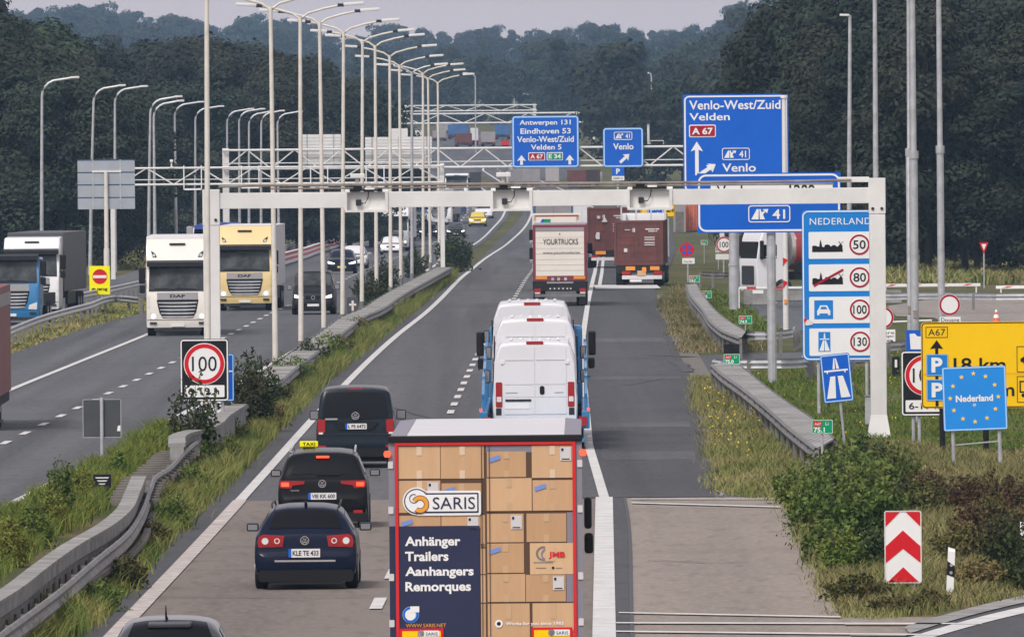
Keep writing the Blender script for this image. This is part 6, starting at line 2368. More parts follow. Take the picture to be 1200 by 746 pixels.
def wheel(root, x, y, r, w, rim=True):
    s = 1 if x > 0 else -1
    mb = MB()
    mb.cyl_x(x - w / 2, x + w / 2, y, r, r, 28, .03)
    t = mb.build('wheel', 'rubber', root, smooth=True)
    if rim:
        mb = MB()
        mb.cyl_x(x + s * w / 2 - .01, x + s * w / 2 + .008, y, r, r * .66, 20)
        mb.build('rim', 'rim', t)


def heading(y):
    return -math.atan2(float(E_line.x(y + 20) - E_line.x(y - 20)), 40.0)


def mirror(root, x, y, z, mk, w=.2, h=.15):
    s = 1 if x > 0 else -1
    mb = MB()
    mb.box(x - w / 2, x + w / 2, y - .05, y + .09, z - h / 2, z + h / 2, bev=.035)
    o = mb.build('mirror', mk, root, smooth=True)
    mb = MB()
    mb.box(x - w / 2 + .025, x + w / 2 - .025, y - .056, y - .045, z - h / 2 + .025, z + h / 2 - .025)
    mb.box(x - s * (w / 2 + .06), x - s * w / 2 + .0, y, y + .04, z - h / 2, z - h / 2 + .04)
    mb.build('mirror_glass', 'rim', o)


def car(label, cat, u, vg, kind, paint, group=None, rz=None, front=False, name='car', wr=.325, wscale=1.0, hscale=1.0, tint='glass'):
    root, s, p = onground(name, label, cat, u, vg, group, heading(G(u, vg).y) if rz is None else rz)
    sh = CarShape(kind, front, wscale, hscale)
    mb = MB()
    sh.body(mb)
    mb.build('body', paint, root, smooth=44)
    L = sh.L
    n = sh.nu
    W = max(abs(sh.A[:, :, 0]).max(), .1)
    # rear window, windscreen and side windows follow the shell
    rw = {'estate': (3.2, 4.8, 7.25), 'mpv': (3.2, 4.75, 7.35), 'van': (3.12, 4.75, 7.1), 'hatch': (3.25, 4.8, 7.2)}[kind]
    mb = MB()
    sh.patch(mb, rw[0], rw[1], rw[2], off=.012)
    mb.build('rear_window', 'glass', root, smooth=True, recalc=True)
    mb = MB()
    sh.patch(mb, 8.12, 8.93, 6.0, off=.012)
    mb.build('windscreen', tint if front else 'glass', root, smooth=True)
    for sd_ in (1, -1):
        mb = MB()
        sh.patch(mb, 4.9, 8.3, 0, centre=False, v0_=None) if False else sh.patch(mb, 4.95, 8.3, 5.15, centre=False, v1=5.9, off=.01, nu=12, nv=4, side=sd_)
        mb.build('side_window', 'glass', root, smooth=True)
    for y in (.95, L - .93):
        for sd_ in (1, -1):
            wheel(root, sd_ * (W - .105), (L - y) if front else y, wr, .225)
    mb = MB()
    mb.box(-W + .18, W - .18, .25, L - .25, .16, .4)
    mb.build('underbody', 'under', root)
    my = sh.A[9, 0, 1] - (.25 if not front else -.25)
    mz = float(sh.A[8, 5, 2]) + .09
    for sd_ in (1, -1):
        mirror(root, sd_ * (W + .11), my, mz, paint, .22 if kind != 'van' else .24, .15 if kind != 'van' else .24)
    f = Face(root, u, vg, s, y0=.0, eps=.01)
    return root, f, sh, s


def plate(f, u0, v0, u1, v1, tx, layer, mk='plate'):
    f.rect(u0, v0, u1, v1, 'number_plate', mk, layer, .6)
    if mk == 'plate':
        f.rect(u0, v0, u0 + (u1 - u0) * .09, v1, 'number_plate', 'sign_blue', layer + .6)
    h = v1 - v0
    f.text(tx, u0 + (u1 - u0) * .13, v0 + h * .2, u1 - (u1 - u0) * .05, v1 - h * .2, 'letter_black', layer + .6, bold=.02)


def badge(f, u, v, r, layer):
    """round two-letter maker's emblem"""
    f.disc(u, v, r, 'badge', 'chrome', layer)
    f.disc(u, v, r * .82, 'badge', 'letter_black', layer + .5)
    f.ring(u, v, r * .86, r, 'badge', 'chrome', layer + 1)
    for dv, k in ((-.32, .45), (.28, .75)):
        f.poly([(u - r * k, v + dv * r - r * .33), (u - r * k * .75, v + dv * r - r * .33), (u - r * k * .38, v + dv * r + r * .15), (u, v + dv * r - r * .2), (u + r * k * .38, v + dv * r + r * .15), (u + r * k * .75, v + dv * r - r * .33), (u + r * k, v + dv * r - r * .33), (u + r * k * .45, v + dv * r + r * .4), (u, v + dv * r + r * .1), (u - r * k * .45, v + dv * r + r * .4)], 'badge', 'chrome', layer + 1)


# --- dark blue estate, nearest of the three in the left lane
root, f, sh, s = car('dark blue estate car, lowest of the three dark cars in the left lane', 'car', 358.5, 690.5, 'estate', 'paint_navy', wscale=1.0)
k = s / 67.0
F2 = lambda yy: setattr(f, 'y0', yy)
F2(.045)
for sg in (-1, 1):
    c = 358.5
    f.poly([(c + sg * 25, 627.5), (c + sg * 50, 625.5), (c + sg * 54.5, 628), (c + sg * 56.5, 634), (c + sg * 55, 641), (c + sg * 27, 640)], 'tail_lamp', 'red_lamp', 0, .16)
    f.disc(c + sg * 47.5, 633.2, 5.6, 'tail_lamp', 'lamp_white', 1)
    f.ring(c + sg * 47.5, 633.2, 4.0, 6.4, 'tail_lamp', 'red_lamp', 1.5)
    f.disc(c + sg * 33.5, 633.2, 4.2, 'tail_lamp', 'lamp_white', 1)
    f.disc(c + sg * 33.5, 633.2, 2.1, 'tail_lamp', 'red_lamp', 1.5)
    f.ring(c + sg * 33.5, 633.2, 3.4, 5.0, 'tail_lamp', 'red_lamp', 1.5)
badge(f, 357.5, 633, 5.2, .5)
f.y0 = -.03
plate(f, 338.5, 642.5, 375.5, 652.5, 'KLE TE 433', .5)
F2(-.005)
f.rect(322, 655.6, 393.5, 657.8, 'trim_strip', 'chrome', 0, .6, .1)
F2(-.01)
f.rect(303, 667.5, 414, 681, 'lower_bumper', 'black', 0, 4, .2)
F2(.0)
f.poly([(311, 677.5), (406, 677.5), (400, 684), (317, 684)], 'lower_bumper', 'under', 0, .3)
f.done(smooth=True)
mb = MB()
for sx in (-1, 1):
    mb.tube([(sx * .60, .62, 1.455), (sx * .61, .72, 1.515), (sx * .60, 2.6, 1.535), (sx * .585, 2.85, 1.455)], .018, 8)
mb.build('roof_rail', 'dark', root, smooth=True)
mb = MB(); mb.tube([(.0, .72, 1.48), (0, .6, 1.56)], [.03, .02], 8); mb.build('antenna', 'black', root)
mb = MB(); mb.box(-.02, .38, .2, .24, 1.055, 1.085); mb.build('wiper', 'black', root)

# --- black people carrier with taxi sign
root, f, sh, s = car('black people carrier with a yellow taxi sign on its roof', 'car', 378.5, 618.5, 'mpv', 'paint_black', hscale=.97)
c = 378.5
f.y0 = .045
for sg in (-1, 1):
    f.poly([(c + sg * 21, 563.3), (c + sg * 49.5, 562.5), (c + sg * 51, 565), (c + sg * 49.5, 571), (c + sg * 37, 571.8), (c + sg * 35.5, 568.5), (c + sg * 22, 566.8)], 'tail_lamp', 'red_lamp', 0, .16)
    f.rect(c + sg * 44 - 4.5, 564.8, c + sg * 44 + 4.5, 569.4, 'tail_lamp', 'red_lit', 1, .6)
badge(f, 378, 566.5, 4.6, .5)
f.y0 = -.03
plate(f, 361.5, 577, 394.5, 584.8, 'VIE KK 600', .5)
f.text('touran', 341, 573, 351, 575, 'chrome', .5)
f.y0 = -.005
f.poly([(331, 592), (345, 584.5), (412, 584.5), (427, 592), (424, 594), (334, 594)], 'bumper_edge', 'paint_black', 0, .1)
f.rect(414.5, 597.5, 425, 601, 'reflector', 'red_lamp', 0, .5, .05)
f.rect(332, 597.5, 342, 601, 'reflector', 'red_lamp', 0, .5, .05)
f.rect(326, 600, 431, 611, 'lower_bumper', 'black', 0, 3, .2)
f.done(smooth=True)
f.y0 = .30
f.rect(371, 534.2, 386.2, 536.6, 'brake_lamp', 'red_lit', 0, .3, .1)
f.rect(404, 555.3, 412, 560, 'sticker', 'white', 11)
f.done()
mb = MB()
for sx in (-1, 1):
    mb.tube([(sx * .66, .52, 1.54), (sx * .67, .62, 1.61), (sx * .65, 2.5, 1.645), (sx * .63, 2.75, 1.57)], .02, 8)
mb.build('roof_rail', 'chrome', root, smooth=True)
mb = MB(); mb.box(-.14, .36, .14, .18, 1.085, 1.115); mb.build('wiper', 'black', root)
tx = thing('taxi_sign', 'small yellow roof sign with black letters standing on the black people carrier', 'taxi sign', root.location + Vector((-.3, 1.9, 1.615)))
mb = MB(); mb.box(-.19, .19, -.06, .06, .02, .14, bev=.02); b = mb.build('lamp_box', 'sign_fluo', tx)
me, a_, b_, c_, d_ = textmesh('TAXI', .02)
mb = MB(); mb.addmesh(me, Matrix(((.26 / (b_ - a_), 0, 0, -.13 - a_ * .26 / (b_ - a_)), (0, 0, 0, -.064), (0, .075 / (d_ - c_), 0, .045), (0, 0, 0, 1)))); mb.build('lettering', 'letter_black', b)
mb = MB(); mb.box(-.12, .12, -.05, .05, -.02, .02); mb.build('foot', 'black', tx)

# --- dark van
root, f, sh, s = car('dark blue grey van with a wide tinted rear window ahead of the black people carrier', 'van', 417, 548.5, 'van', 'paint_teal', name='van', wr=.34)
c = 417.3
f.y0 = .03
for sg in (-1, 1):
    f.poly([(c + sg * 35.5, 491.5), (c + sg * 44.2, 490.5), (c + sg * 44.8, 508), (c + sg * 38.5, 508.5), (c + sg * 36, 505)], 'tail_lamp', 'red_lamp', 0, .14)
    f.rect(c + sg * 41 - 2.4, 506, c + sg * 41 + 2.4, 508.4, 'tail_lamp', 'lamp_white', 1, .5)
badge(f, 417, 487, 4.6, .5)
f.poly([(391, 494.5), (444, 494.5), (437, 503.5), (398, 503.5)], 'plate_recess', 'paint_anthracite', .2)
plate(f, 405.2, 496, 430.2, 502.6, 'L PS 6472', .8)
f.rect(381.5, 489.6, 396, 491.6, 'lettering', 'chrome', .5)
f.rect(376, 508.3, 459, 509.2, 'bumper_edge', 'dark', .3)
f.y0 = -.005
for sg in (-1, 1):
    f.rect(c + sg * 40 - 5, 521.3, c + sg * 40 + 5, 524, 'reflector', 'red_lamp', 0, .5, .06)
f.rect(373.5, 525, 461, 535, 'lower_bumper', 'black', 0, 3, .2)
f.done(smooth=True)
mb = MB(); mb.box(-.05, .45, .1, .14, 1.19, 1.22); mb.build('wiper', 'black', root)
mb = MB(); mb.box(-.18, .18, .29, .34, 1.9, 1.93); mb.build('brake_lamp', 'red_lamp', root)

# --- grey estate whose roof rises into the bottom border
root, f, sh, s = car('grey car cut off by the bottom border, only roof and red brake light showing', 'car', 199, 852, 'hatch', 'paint_grey')
f.y0 = .5
f.rect(178, 737.5, 201.5, 741.5, 'brake_lamp', 'red_lit', 0, .6, .12)
f.done()
mb = MB(); mb.box(-.3, .3, .44, .62, 1.36, 1.44, bev=.03); mb.build('spoiler', 'paint_grey', root)
mb = MB(); mb.tube([(-.05, .86, 1.45), (-.06, .78, 1.52), (-.06, .7, 1.66)], [.025, .014, .006], 6); mb.build('antenna', 'black', root)
for sx in (-1, 1):
    mb = MB(); mb.box(sx * .7 - .12, sx * .7 + .12, .06, .2, .78, .95, bev=.03); mb.build('tail_lamp', 'red_lamp', root)


# --- oncoming cars
def oncoming(label, cat, u, vg, kind, paint, lit=True, plate_mk='plate', name='car', rz=None, wscale=1.0, hscale=1.0, grille='black', detail=True):
    root, f, sh, s = car(label, cat, u, vg, kind, paint, 'oncoming cars on the left carriageway', rz, True, name, wscale=wscale, hscale=hscale, tint='glass_painted_sheen')
    f.y0 = .03
    W = .9 * wscale
    X = lambda x: u + x * s
    Z = lambda z: vg - z * s * hscale
    hz = .72 if kind != 'van' else .84
    for sg in (-1, 1):
        f.poly([(X(sg * .42 * wscale), Z(hz - .06)), (X(sg * W * .92), Z(hz + .06)), (X(sg * W * .93), Z(hz - .08)), (X(sg * .46 * wscale), Z(hz - .13))], 'headlamp', 'head_lit' if lit else 'lamp_white', 0, .25)
    f.poly([(X(-.36), Z(hz)), (X(.36), Z(hz)), (X(.3), Z(hz - .2)), (X(-.3), Z(hz - .2))], 'grille', grille, 0, .2)
    f.disc(X(0), Z(hz - .08), .09 * s, 'badge', 'chrome', 1)
    f.disc(X(0), Z(hz - .08), .065 * s, 'badge', 'letter_black', 1.5)
    f.y0 = -.005
    f.rect(X(-.26), Z(.48), X(.26), Z(.37), 'number_plate', plate_mk, 0, 0, .05)
    f.poly([(X(-.7 * wscale), Z(.36)), (X(.7 * wscale), Z(.36)), (X(.6 * wscale), Z(.22)), (X(-.6 * wscale), Z(.22))], 'lower_grille', 'black', 0, .12)
    f.done()
    return root


oncoming('black oncoming van with lit headlights in the middle of the left carriageway', 'van', 367, 368.5, 'van', 'paint_anthracite', name='van')
oncoming('dark oncoming car with bright headlights right behind the black van', 'car', 400.5, 321, 'hatch', 'paint_navy', plate_mk='plate_yellow')
oncoming('white car half hidden behind the dark oncoming car', 'car', 415, 315, 'hatch', 'paint_white', lit=False)
oncoming('white oncoming car directly in front of the white oncoming truck', 'car', 458, 298.5, 'hatch', 'paint_white')
oncoming('dark blue oncoming car with lights on beside the median, behind lamp posts', 'car', 502, 279.5, 'hatch', 'paint_navy')
oncoming('black oncoming car at the median right of the thick white gantry column', 'car', 534, 279, 'estate', 'paint_darkgreen')
oncoming('yellow oncoming car at the distant bend', 'car', 559.5, 265.5, 'hatch', 'paint_yellow')
oncoming('white oncoming delivery van behind the yellow car', 'van', 567, 256, 'van', 'paint_white', name='van', lit=False, hscale=.8)


# --- white panel vans riding on the blue transporter
def panel_van(label, cu, d, zbase, L=5.6, detail=True):
    """tall white van seen from behind; zbase is the height it stands at"""
    s = F / d
    vg = 150.3 + (CAMZ - zbase) * s
    p = P(cu, vg, d)
    root = thing('van', label, 'van', (p.x, d, prof(d) + zbase), heading(d), 'white panel vans on the transporter')
    H, W = 2.48, 1.08
    st = [(0, .30, W * .97, H - .12, .88, .0), (.05, .30, W, H - .06, .9, .0), (.6, .28, W, H, .9, 0), (L - 1.9, .28, W, H, .9, 0), (L - 1.2, .28, W, 2.2, .84, 0), (L - .75, .28, W * .98, 1.35, .86, 0), (L - .15, .3, W * .92, 1.05, .8, 0), (L, .36, W * .8, .7, .7, 0)]
    rings = []
    for y, zb, w, zt, wt, _ in st:
        half = [(0, zb), (w * .93, zb), (w, zb + .08), (w * 1.005, min(1.0, zt * .55)), (w * .985, min(1.25, zt * .7)), ((w + wt) / 2 + .03, zt - min(.45, zt * .25)), (wt + .01, zt - .12), (wt - .05, zt - .03), (wt * .7, zt + .0), (0, zt + .02)]
        rings.append([(x, y, z) for x, z in half] + [(-x, y, z) for x, z in half[-2:0:-1]])
    mb = MB()
    mb.loft(rings)
    mb.build('body', 'paint_white', root, smooth=35)
    # ribbed roof
    mb = MB()
    for x in (-.6, -.36, -.12, .12, .36, .6):
        mb.box(x - .04, x + .04, .5, L - 2.0, H + .0, H + .035, bev=.012)
    mb.build('roof_rib', 'paint_white', root)
    f = Face(root, cu, vg, s, y0=.0, eps=.01)
    X = lambda x: cu + x * s
    Z = lambda z: vg - z * s
    for sg in (-1, 1):
        f.rect(X(sg * .92) - .085 * s, Z(1.42), X(sg * .92) + .085 * s, Z(.78), 'tail_lamp', 'red_lamp', 1, .03 * s, .06)
        f.rect(X(sg * .92) - .06 * s, Z(1.05), X(sg * .92) + .06 * s, Z(.92), 'tail_lamp', 'lamp_white', 2, .0)
        f.rect(X(sg * .93) - .07 * s, Z(.76), X(sg * .93) + .07 * s, Z(.58), 'corner_bumper', 'dark', 1, .0, .06)
        f.rect(X(sg * .82) - .05 * s, Z(1.96), X(sg * .82) + .05 * s, Z(1.88), 'hinge', 'paint_white', 3, .0, .04)
    # door leaves, slightly proud so the seams are real gaps
    for x0, x1 in ((-.8, -.006), (.006, .8)):
        f.rect(X(x0), Z(2.32), X(x1), Z(1.36), 'rear_door', 'paint_white', 1.5, .04 * s)
        f.rect(X(x0), Z(1.345), X(x1), Z(1.04), 'rear_door', 'paint_white', 1.5, .01 * s)
        f.rect(X(x0), Z(1.03), X(x1), Z(.6), 'rear_door', 'paint_white', 1.5, .03 * s)
        f.rect(X(x0 + .03), Z(1.985), X(x1 - .03), Z(1.975), 'door_crease', 'galv', 2.6)
    f.rect(X(-.76), Z(.985), X(-.1), Z(.93), 'plate_lamp', 'dark', 3.5, .0, .04)
    f.rect(X(-.78), Z(.9), X(-.14), Z(.74), 'number_plate', 'white', 2.5, .03 * s)
    f.rect(X(.12), Z(1.32), X(.24), Z(1.1), 'handle', 'black', 3, .05 * s, .03)
    f.rect(X(-.75), Z(1.165), X(-.45), Z(1.145), 'lettering', 'galv', 2.6)
    f.rect(X(.5), Z(1.165), X(.72), Z(1.145), 'lettering', 'galv', 2.6)
    f.y0 = .03
    f.rect(X(-.22), Z(H - .02), X(.22), Z(H - .1), 'brake_lamp', 'red_lamp', 4, .03 * s, .1)
    f.done()
    mb = MB(); mb.box(-.98, .98, .02, .3, .3, .6, bev=.04); mb.build('bumper', 'dark', root)
    for y in (1.0, L - .95):
        for sg in (-1, 1):
            wheel(root, sg * (W - .13), y, .34, .22)
    for sg in (-1, 1):
        mirror(root, sg * (W + .16), L - 1.3, 1.5, 'black', .16, .34)
        mb = MB(); mb.box(sg * W - .01 if sg > 0 else -W - .02, sg * W + .02 if sg > 0 else -W + .01, L - 2.0, L - 1.2, 1.3, 1.95); mb.build('side_window', 'glass', root)
    return root


panel_van('white panel van, hindmost of three on the blue transporter, rear doors closed', 627.5, 381, .30)
panel_van('white panel van in the middle of three on the transporter, only its top showing', 628.0, 388, .80)
panel_van('white panel van, foremost and highest of three on the transporter, roof edge showing', 624.5, 396, 1.12)
# blue transporter below and around them
d = 380.0
p = P(627, 540, d)
root = thing('car_transporter', 'blue vehicle transporter carrying three white vans, its mirrors sticking out on both sides', 'truck', (p.x, d - .3, prof(d)), heading(d))
M['truck_blue'] = mat('bright_blue_truck_paint', (.025, .19, .42), .4, coat=.4, var=.12, scale=.8)
mb = MB()
mb.box(-1.27, 1.27, 0, 21, .95 - .75, .28, bev=.02)
mb.build('deck', 'truck_blue', root)
mb = MB()
for sx in (-1, 1):
    mb.box(sx * 1.3 - .1, sx * 1.3 + .1, 0, 20, .55, 1.0, bev=.03)
fr = mb.build('side_beam', 'truck_blue', root)
for i, (y, zt) in enumerate(((.4, 1.45), (3.0, 1.85), (6.6, 2.0), (10.4, 2.2), (14.5, 2.45), (19.5, 2.55))):
    for sx in (-1, 1):
        mb = MB()
        mb.box(sx * 1.31 - .04, sx * 1.31 + .04, y, y + .2, .6, zt, bev=.02)
        mb.build('side_post', 'truck_blue', root)
mb = MB()
for sx in (-1, 1):
    mb.prism_x([(.4, 1.4), (3, 1.8), (6.6, 1.95), (10.4, 2.15), (14.5, 2.4), (19.5, 2.5), (19.5, 2.4), (14.5, 2.3), (10.4, 2.05), (6.6, 1.85), (3, 1.7), (.4, 1.3)], sx * 1.31 - .035, sx * 1.31 + .035)
mb.build('guide_rail', 'truck_blue', root)
mb = MB(); mb.box(-1.24, 1.24, 20.2, 22.2, .8, 2.9, bev=.12, seg=3); mb.build('cab', 'truck_blue', root, smooth=True)
for sx in (-1, 1):
    mb = MB(); mb.box(sx * 1.5 - .1, sx * 1.5 + .1, 20.4, 20.56, 2.1, 2.75, bev=.05); mm = mb.build('mirror', 'black', root)
    mb = MB(); mb.box(sx * 1.48 - .09, sx * 1.48 + .09, 20.36, 20.5, 1.75, 2.04, bev=.05); mb.build('lower_mirror', 'black', mm)
    mb = MB(); mb.box(min(sx * 1.2, sx * 1.45), max(sx * 1.2, sx * 1.45), 20.45, 20.52, 1.5, 1.56); mb.build('arm', 'truck_blue', mm)
    mb = MB(); mb.box(sx * 1.22 - .1, sx * 1.22 + .1, -.05, .02, .62, .86); mb.build('tail_lamp', 'red_lamp', root)
    mb = MB(); mb.box(sx * 1.37 - .035, sx * 1.37 + .035, .1, .16, 1.0, 1.07, bev=.02); mb.build('marker_lamp', 'red_lit', root)
    for y in (3.2, 4.5, 13.0, 14.3, 20.9):
        mb = MB(); mb.cyl_x(sx * 1.1 - .14, sx * 1.1 + .14, y, .42, .42, 24, .03); mb.build('wheel', 'rubber', root, smooth=True)
mb = MB(); mb.tube([(-1.42, 3, 2.0), (-1.42, 3, 2.9)], .015, 6); mb.build('antenna', 'black', root)
# ------------------------------------------------------------------ lorries
M['cream'] = mat('cream_truck_paint', (.78, .74, .66), .35, coat=.5, var=.04, scale=.6)
M['truck_yellow'] = mat('pale_yellow_truck_paint', (.76, .58, .26), .35, coat=.5, var=.04, scale=.6)
M['truck_white'] = mat('white_truck_paint', (.78, .78, .78), .35, coat=.5, var=.05, scale=.5)
M['tarp_grey'] = mat('dark_grey_tarpaulin', (.075, .078, .085), .6, var=.12, scale=.7)
M['tarp_blue'] = mat('blue_tarpaulin', (.025, .06, .28), .6, var=.2, scale=1.2)
M['tarp_white'] = mat('white_tarpaulin', (.66, .66, .66), .6, var=.07, scale=.7)
M['maroon'] = mat('maroon_container_paint', (.15, .045, .033), .6, scale=.9, c2=(.085, .027, .022))
M['maroon_light'] = mat('maroon_frame_paint', (.2, .03, .045), .5, var=.1, scale=1.5)
M['silver_tank'] = mat('polished_tank', (.6, .56, .54), .25, .6)
M['tank_red'] = mat('tank_red', (.32, .035, .035), .4, coat=.3)
M['cont_orange'] = mat('orange_container_paint', (.62, .14, .05), .6, var=.2, scale=1.2)
M['cont_blue'] = mat('blue_container_paint', (.04, .12, .3), .6, var=.2, scale=.8)
M['cont_grey'] = mat('grey_container_paint', (.3, .28, .28), .6, var=.12, scale=.8)
M['navy_print'] = mat('navy_print', (.012, .018, .06), .45, var=.1, scale=1)
M['frame_red'] = mat('red_print_frame', (.62, .012, .015), .4)
M['print_grey'] = mat('grey_print', (.22, .21, .25), .5)
M['print_dark'] = mat('dark_brown_print', (.09, .045, .022), .5)
M['tape'] = mat('tape_print', (.55, .36, .2), .5)
M['tape_pale'] = mat('pale_tape_print', (.68, .52, .36), .5)
M['label_white'] = mat('label_print', (.6, .58, .58), .5)
M['label_blue'] = mat('blue_label_print', (.16, .27, .62), .5)
M['logo_orange'] = mat('logo_orange', (.8, .33, .02), .45)
for i, c in enumerate(((.56, .345, .18), (.52, .315, .16), (.6, .38, .205), (.5, .3, .15), (.64, .42, .23))):
    M['carton%d' % i] = mat('carton_print', c, .5, var=.06, scale=2.0, stretch=(3, 1, .4))


def twheels(root, ys, xo=1.25, r=.5, w=.5, name='wheel'):
    for y in ys:
        for sx in (-1, 1):
            mb = MB()
            mb.cyl_x(sx * xo - (w if sx > 0 else 0), sx * xo + (0 if sx > 0 else w), y, r, r, 26, .04)
            t = mb.build(name, 'rubber', root, smooth=True)
            mb = MB()
            mb.cyl_x(sx * xo - .01, sx * xo + .01, y, r, r * .55, 18)
            mb.build('rim', 'rim', t)


# --- lorry with the carton print, right in front
root, s, p = onground('lorry', 'lorry with a picture of stacked cardboard boxes on its red framed rear doors', 'truck', 571.5, 869, None, heading(200))
f = Face(root, 571.5, 869, s, y0=0, eps=.006)
mb = MB(); mb.box(-1.275, 1.275, .03, 12.2, 1.08, 4.06, bev=.02); mb.build('cargo_box', 'tarp_white', root)
mb = MB()
for sx in (-1, 1):
    mb.prism([(sx * 1.285, 3.98), (sx * 1.285, 4.065), (sx * 1.06, 4.09), (sx * 1.06, 4.05)], .05, 12.22)
mb.build('roof_edge', 'print_grey', root)
mb = MB(); mb.box(-1.06, 1.06, .05, 12.2, 4.055, 4.088, bev=.008); mb.build('roof', 'truck_white', root)
mb = MB(); mb.box(-1.3, 1.3, -.05, .1, 4.012, 4.1, bev=.015); mb.build('roof_header', 'black', root)
z5 = lambda x, y: (450 + x / 4.8, 485 + y / 4.8)
z6 = lambda x, y: (450 + x / 4.8, 610 + y / 4.8)
VB = 772.0
for i, (a, b) in enumerate((((458.2, 516.5), (571.2, VB)), ((571.6, 516.5), (684.8, VB)))):
    f.rect(a[0], a[1], b[0], b[1], 'rear_door', 'print_grey', 0, 0, .03)
f.rect(466, 517.6, 677.3, VB, 'print_ground', 'print_dark', 1)
f.rect(458.4, 615.2, 466, VB, 'print_ground', 'navy_print', 1)
ci = [0]


def carton(zf, x0, y0, x1, y1, mk=None, tape=True, lab=None, pale=False):
    u0, v0 = zf(x0, y0)
    u1, v1 = zf(x1, y1)
    ci[0] += 1
    f.rect(u0, v0, u1, v1, 'carton', mk or 'carton%d' % (ci[0] * 7 % 5), 2)
    um = u0 + (u1 - u0) * .5
    if tape:
        tm = 'tape_pale' if pale else 'tape'
        f.rect(um - 3.2, v0 + .4, um + 3.2, v0 + (v1 - v0) * .28, 'tape', tm, 3)
        f.rect(um - 3.2, v1 - (v1 - v0) * .26, um + 3.2, v1 - .4, 'tape', tm, 3)
    f.rect(u0, v1 - .5, u1, v1, 'tape', 'print_dark', 3)
    if lab == 'w':
        f.rect(u1 - 15, v0 + 2, u1 - 2, v0 + 18, 'label', 'label_white', 4)
        f.rect(u1 - 13.5, v0 + 3.5, u1 - 11, v0 + 6.5, 'label', 'letter_black', 5)
        f.rect(u1 - 13, v0 + 15.5, u1 - 4, v0 + 16.5, 'label', 'letter_black', 5)
    if lab == 'b':
        f.poly([(u0 + 2, v0 + 8), (u0 + 15, v0 + 4), (u0 + 16, v0 + 9), (u0 + 3, v0 + 13)], 'label', 'label_blue', 4)
    if lab == 't':
        f.rect(u1 - 15, v1 - 6.5, u1 - 3, v1 - 4.5, 'label', 'letter_black', 4)


f.rect(*z5(95, 175), *z5(578, 640), 'print_ground', 'print_dark', 1.5)
f.rect(*z5(588, 178), *z5(1075, 215), 'print_grey', 'print_grey', 1.5)
carton(z5, 95, 177, 329, 361, 'carton2', pale=True)
carton(z5, 333, 177, 575, 362, 'carton0', pale=True)
carton(z5, 592, 210, 812, 356, 'carton1', lab='b')
carton(z5, 845, 178, 1076, 362, 'carton2', lab='w', pale=True)
carton(z5, 95, 370, 329, 552, 'carton0', lab='w', pale=True)
carton(z5, 336, 386, 560, 552, 'carton3', lab='b')
carton(z5, 590, 360, 843, 546, 'carton2')
carton(z5, 848, 373, 1076, 546, 'carton0', lab='b')
carton(z5, 97, 566, 329, 640, 'carton1', lab='b', tape=False)
carton(z5, 334, 566, 552, 640, 'carton0', lab='w', tape=False)
carton(z5, 554, 566, 579, 752, 'carton1', tape=False)
carton(z5, 590, 560, 796, 722, 'carton0', lab='w')
carton(z5, 812, 560, 1036, 722, 'carton3')
f.rect(*z5(1040, 555), *z5(1076, 725), 'print_grey', 'print_grey', 2)
carton(z6, 552, 126, 579, 300, 'carton0', tape=False)
carton(z6, 552, 303, 579, 460, 'carton2', tape=False)
carton(z6, 552, 464, 579, 778, 'carton1', tape=False)
carton(z6, 590, 126, 796, 294, 'carton1', lab='b')
carton(z6, 590, 298, 802, 457, 'carton0')
carton(z6, 806, 304, 1030, 457, 'carton3', lab='w')
f.rect(*z6(1034, 304), *z6(1076, 457), 'print_grey', 'print_grey', 2)
carton(z6, 590, 464, 826, 778, 'carton0')
carton(z6, 842, 464, 1076, 778, 'carton2')
u0, v0 = z6(830, 126)
u1, v1 = z6(1076, 302)
f.rect(u0, v0, u1, v1, 'carton', 'carton4', 3)
# printed emblem on the proud carton
cu_, cv_ = z6(905, 185)
f.ring(cu_, cv_, 6.2, 8.6, 'emblem', 'galv_dark', 4)
f.ring(cu_ + 4, cv_ + 1, 5.0, 6.8, 'emblem', 'print_grey', 4.3)
f.rect(cu_ + 2.5, cv_ - 9, cu_ + 14, cv_ + 9, 'emblem', 'carton4', 4.6)
f.text('JMB', *z6(935, 175), *z6(1028, 217), 'frame_red', 5, bold=.04)
f.rect(*z6(850, 233), *z6(960, 237), 'emblem', 'galv_dark', 4)
f.rect(*z6(862, 264), *z6(920, 268), 'emblem', 'galv_dark', 4)
f.disc(*z6(960, 266), 1.6, 'emblem', 'letter_black', 4)
f.rect(*z6(975, 265), *z6(1010, 269), 'emblem', 'galv_dark', 4)
# navy panel with lettering
a_, b_ = z6(95, 25)
f.rect(a_, b_, z6(548, 0)[0], VB, 'print_panel', 'navy_print', 4)
for tx, x0, y0, x1, y1 in (('Anhänger', 128, 83, 440, 152), ('Trailers', 128, 168, 372, 222), ('Aanhangers', 128, 253, 513, 320), ('Remorques', 128, 338, 497, 407)):
    f.text(tx, *z6(x0, y0), *z6(x1, y1), 'white', 5, bold=.03)
c = z6(157, 523)
f.disc(c[0], c[1], 9.6, 'emblem', 'edge_lightblue', 5)
f.ring(c[0], c[1], 6.6, 9.2, 'emblem', 'sign_blue', 6)
f.disc(c[0] - .5, c[1], 6.4, 'emblem', 'white', 6)
f.rect(c[0] - .5, c[1] - 10, c[0] + 10, c[1] - 3, 'emblem', 'white', 6.5)
f.text('WWW.SARIS.NET', *z6(130, 573), *z6(355, 594), 'logo_orange', 5)
f.text('Works for you since 1983', *z6(692, 568), *z6(1015, 592), 'white', 4, bold=.02)
c = z6(652, 577)
f.ring(c[0], c[1], 2.4, 4.6, 'emblem', 'white', 4)
f.disc(c[0], c[1], 2.3, 'emblem', 'letter_black', 4)
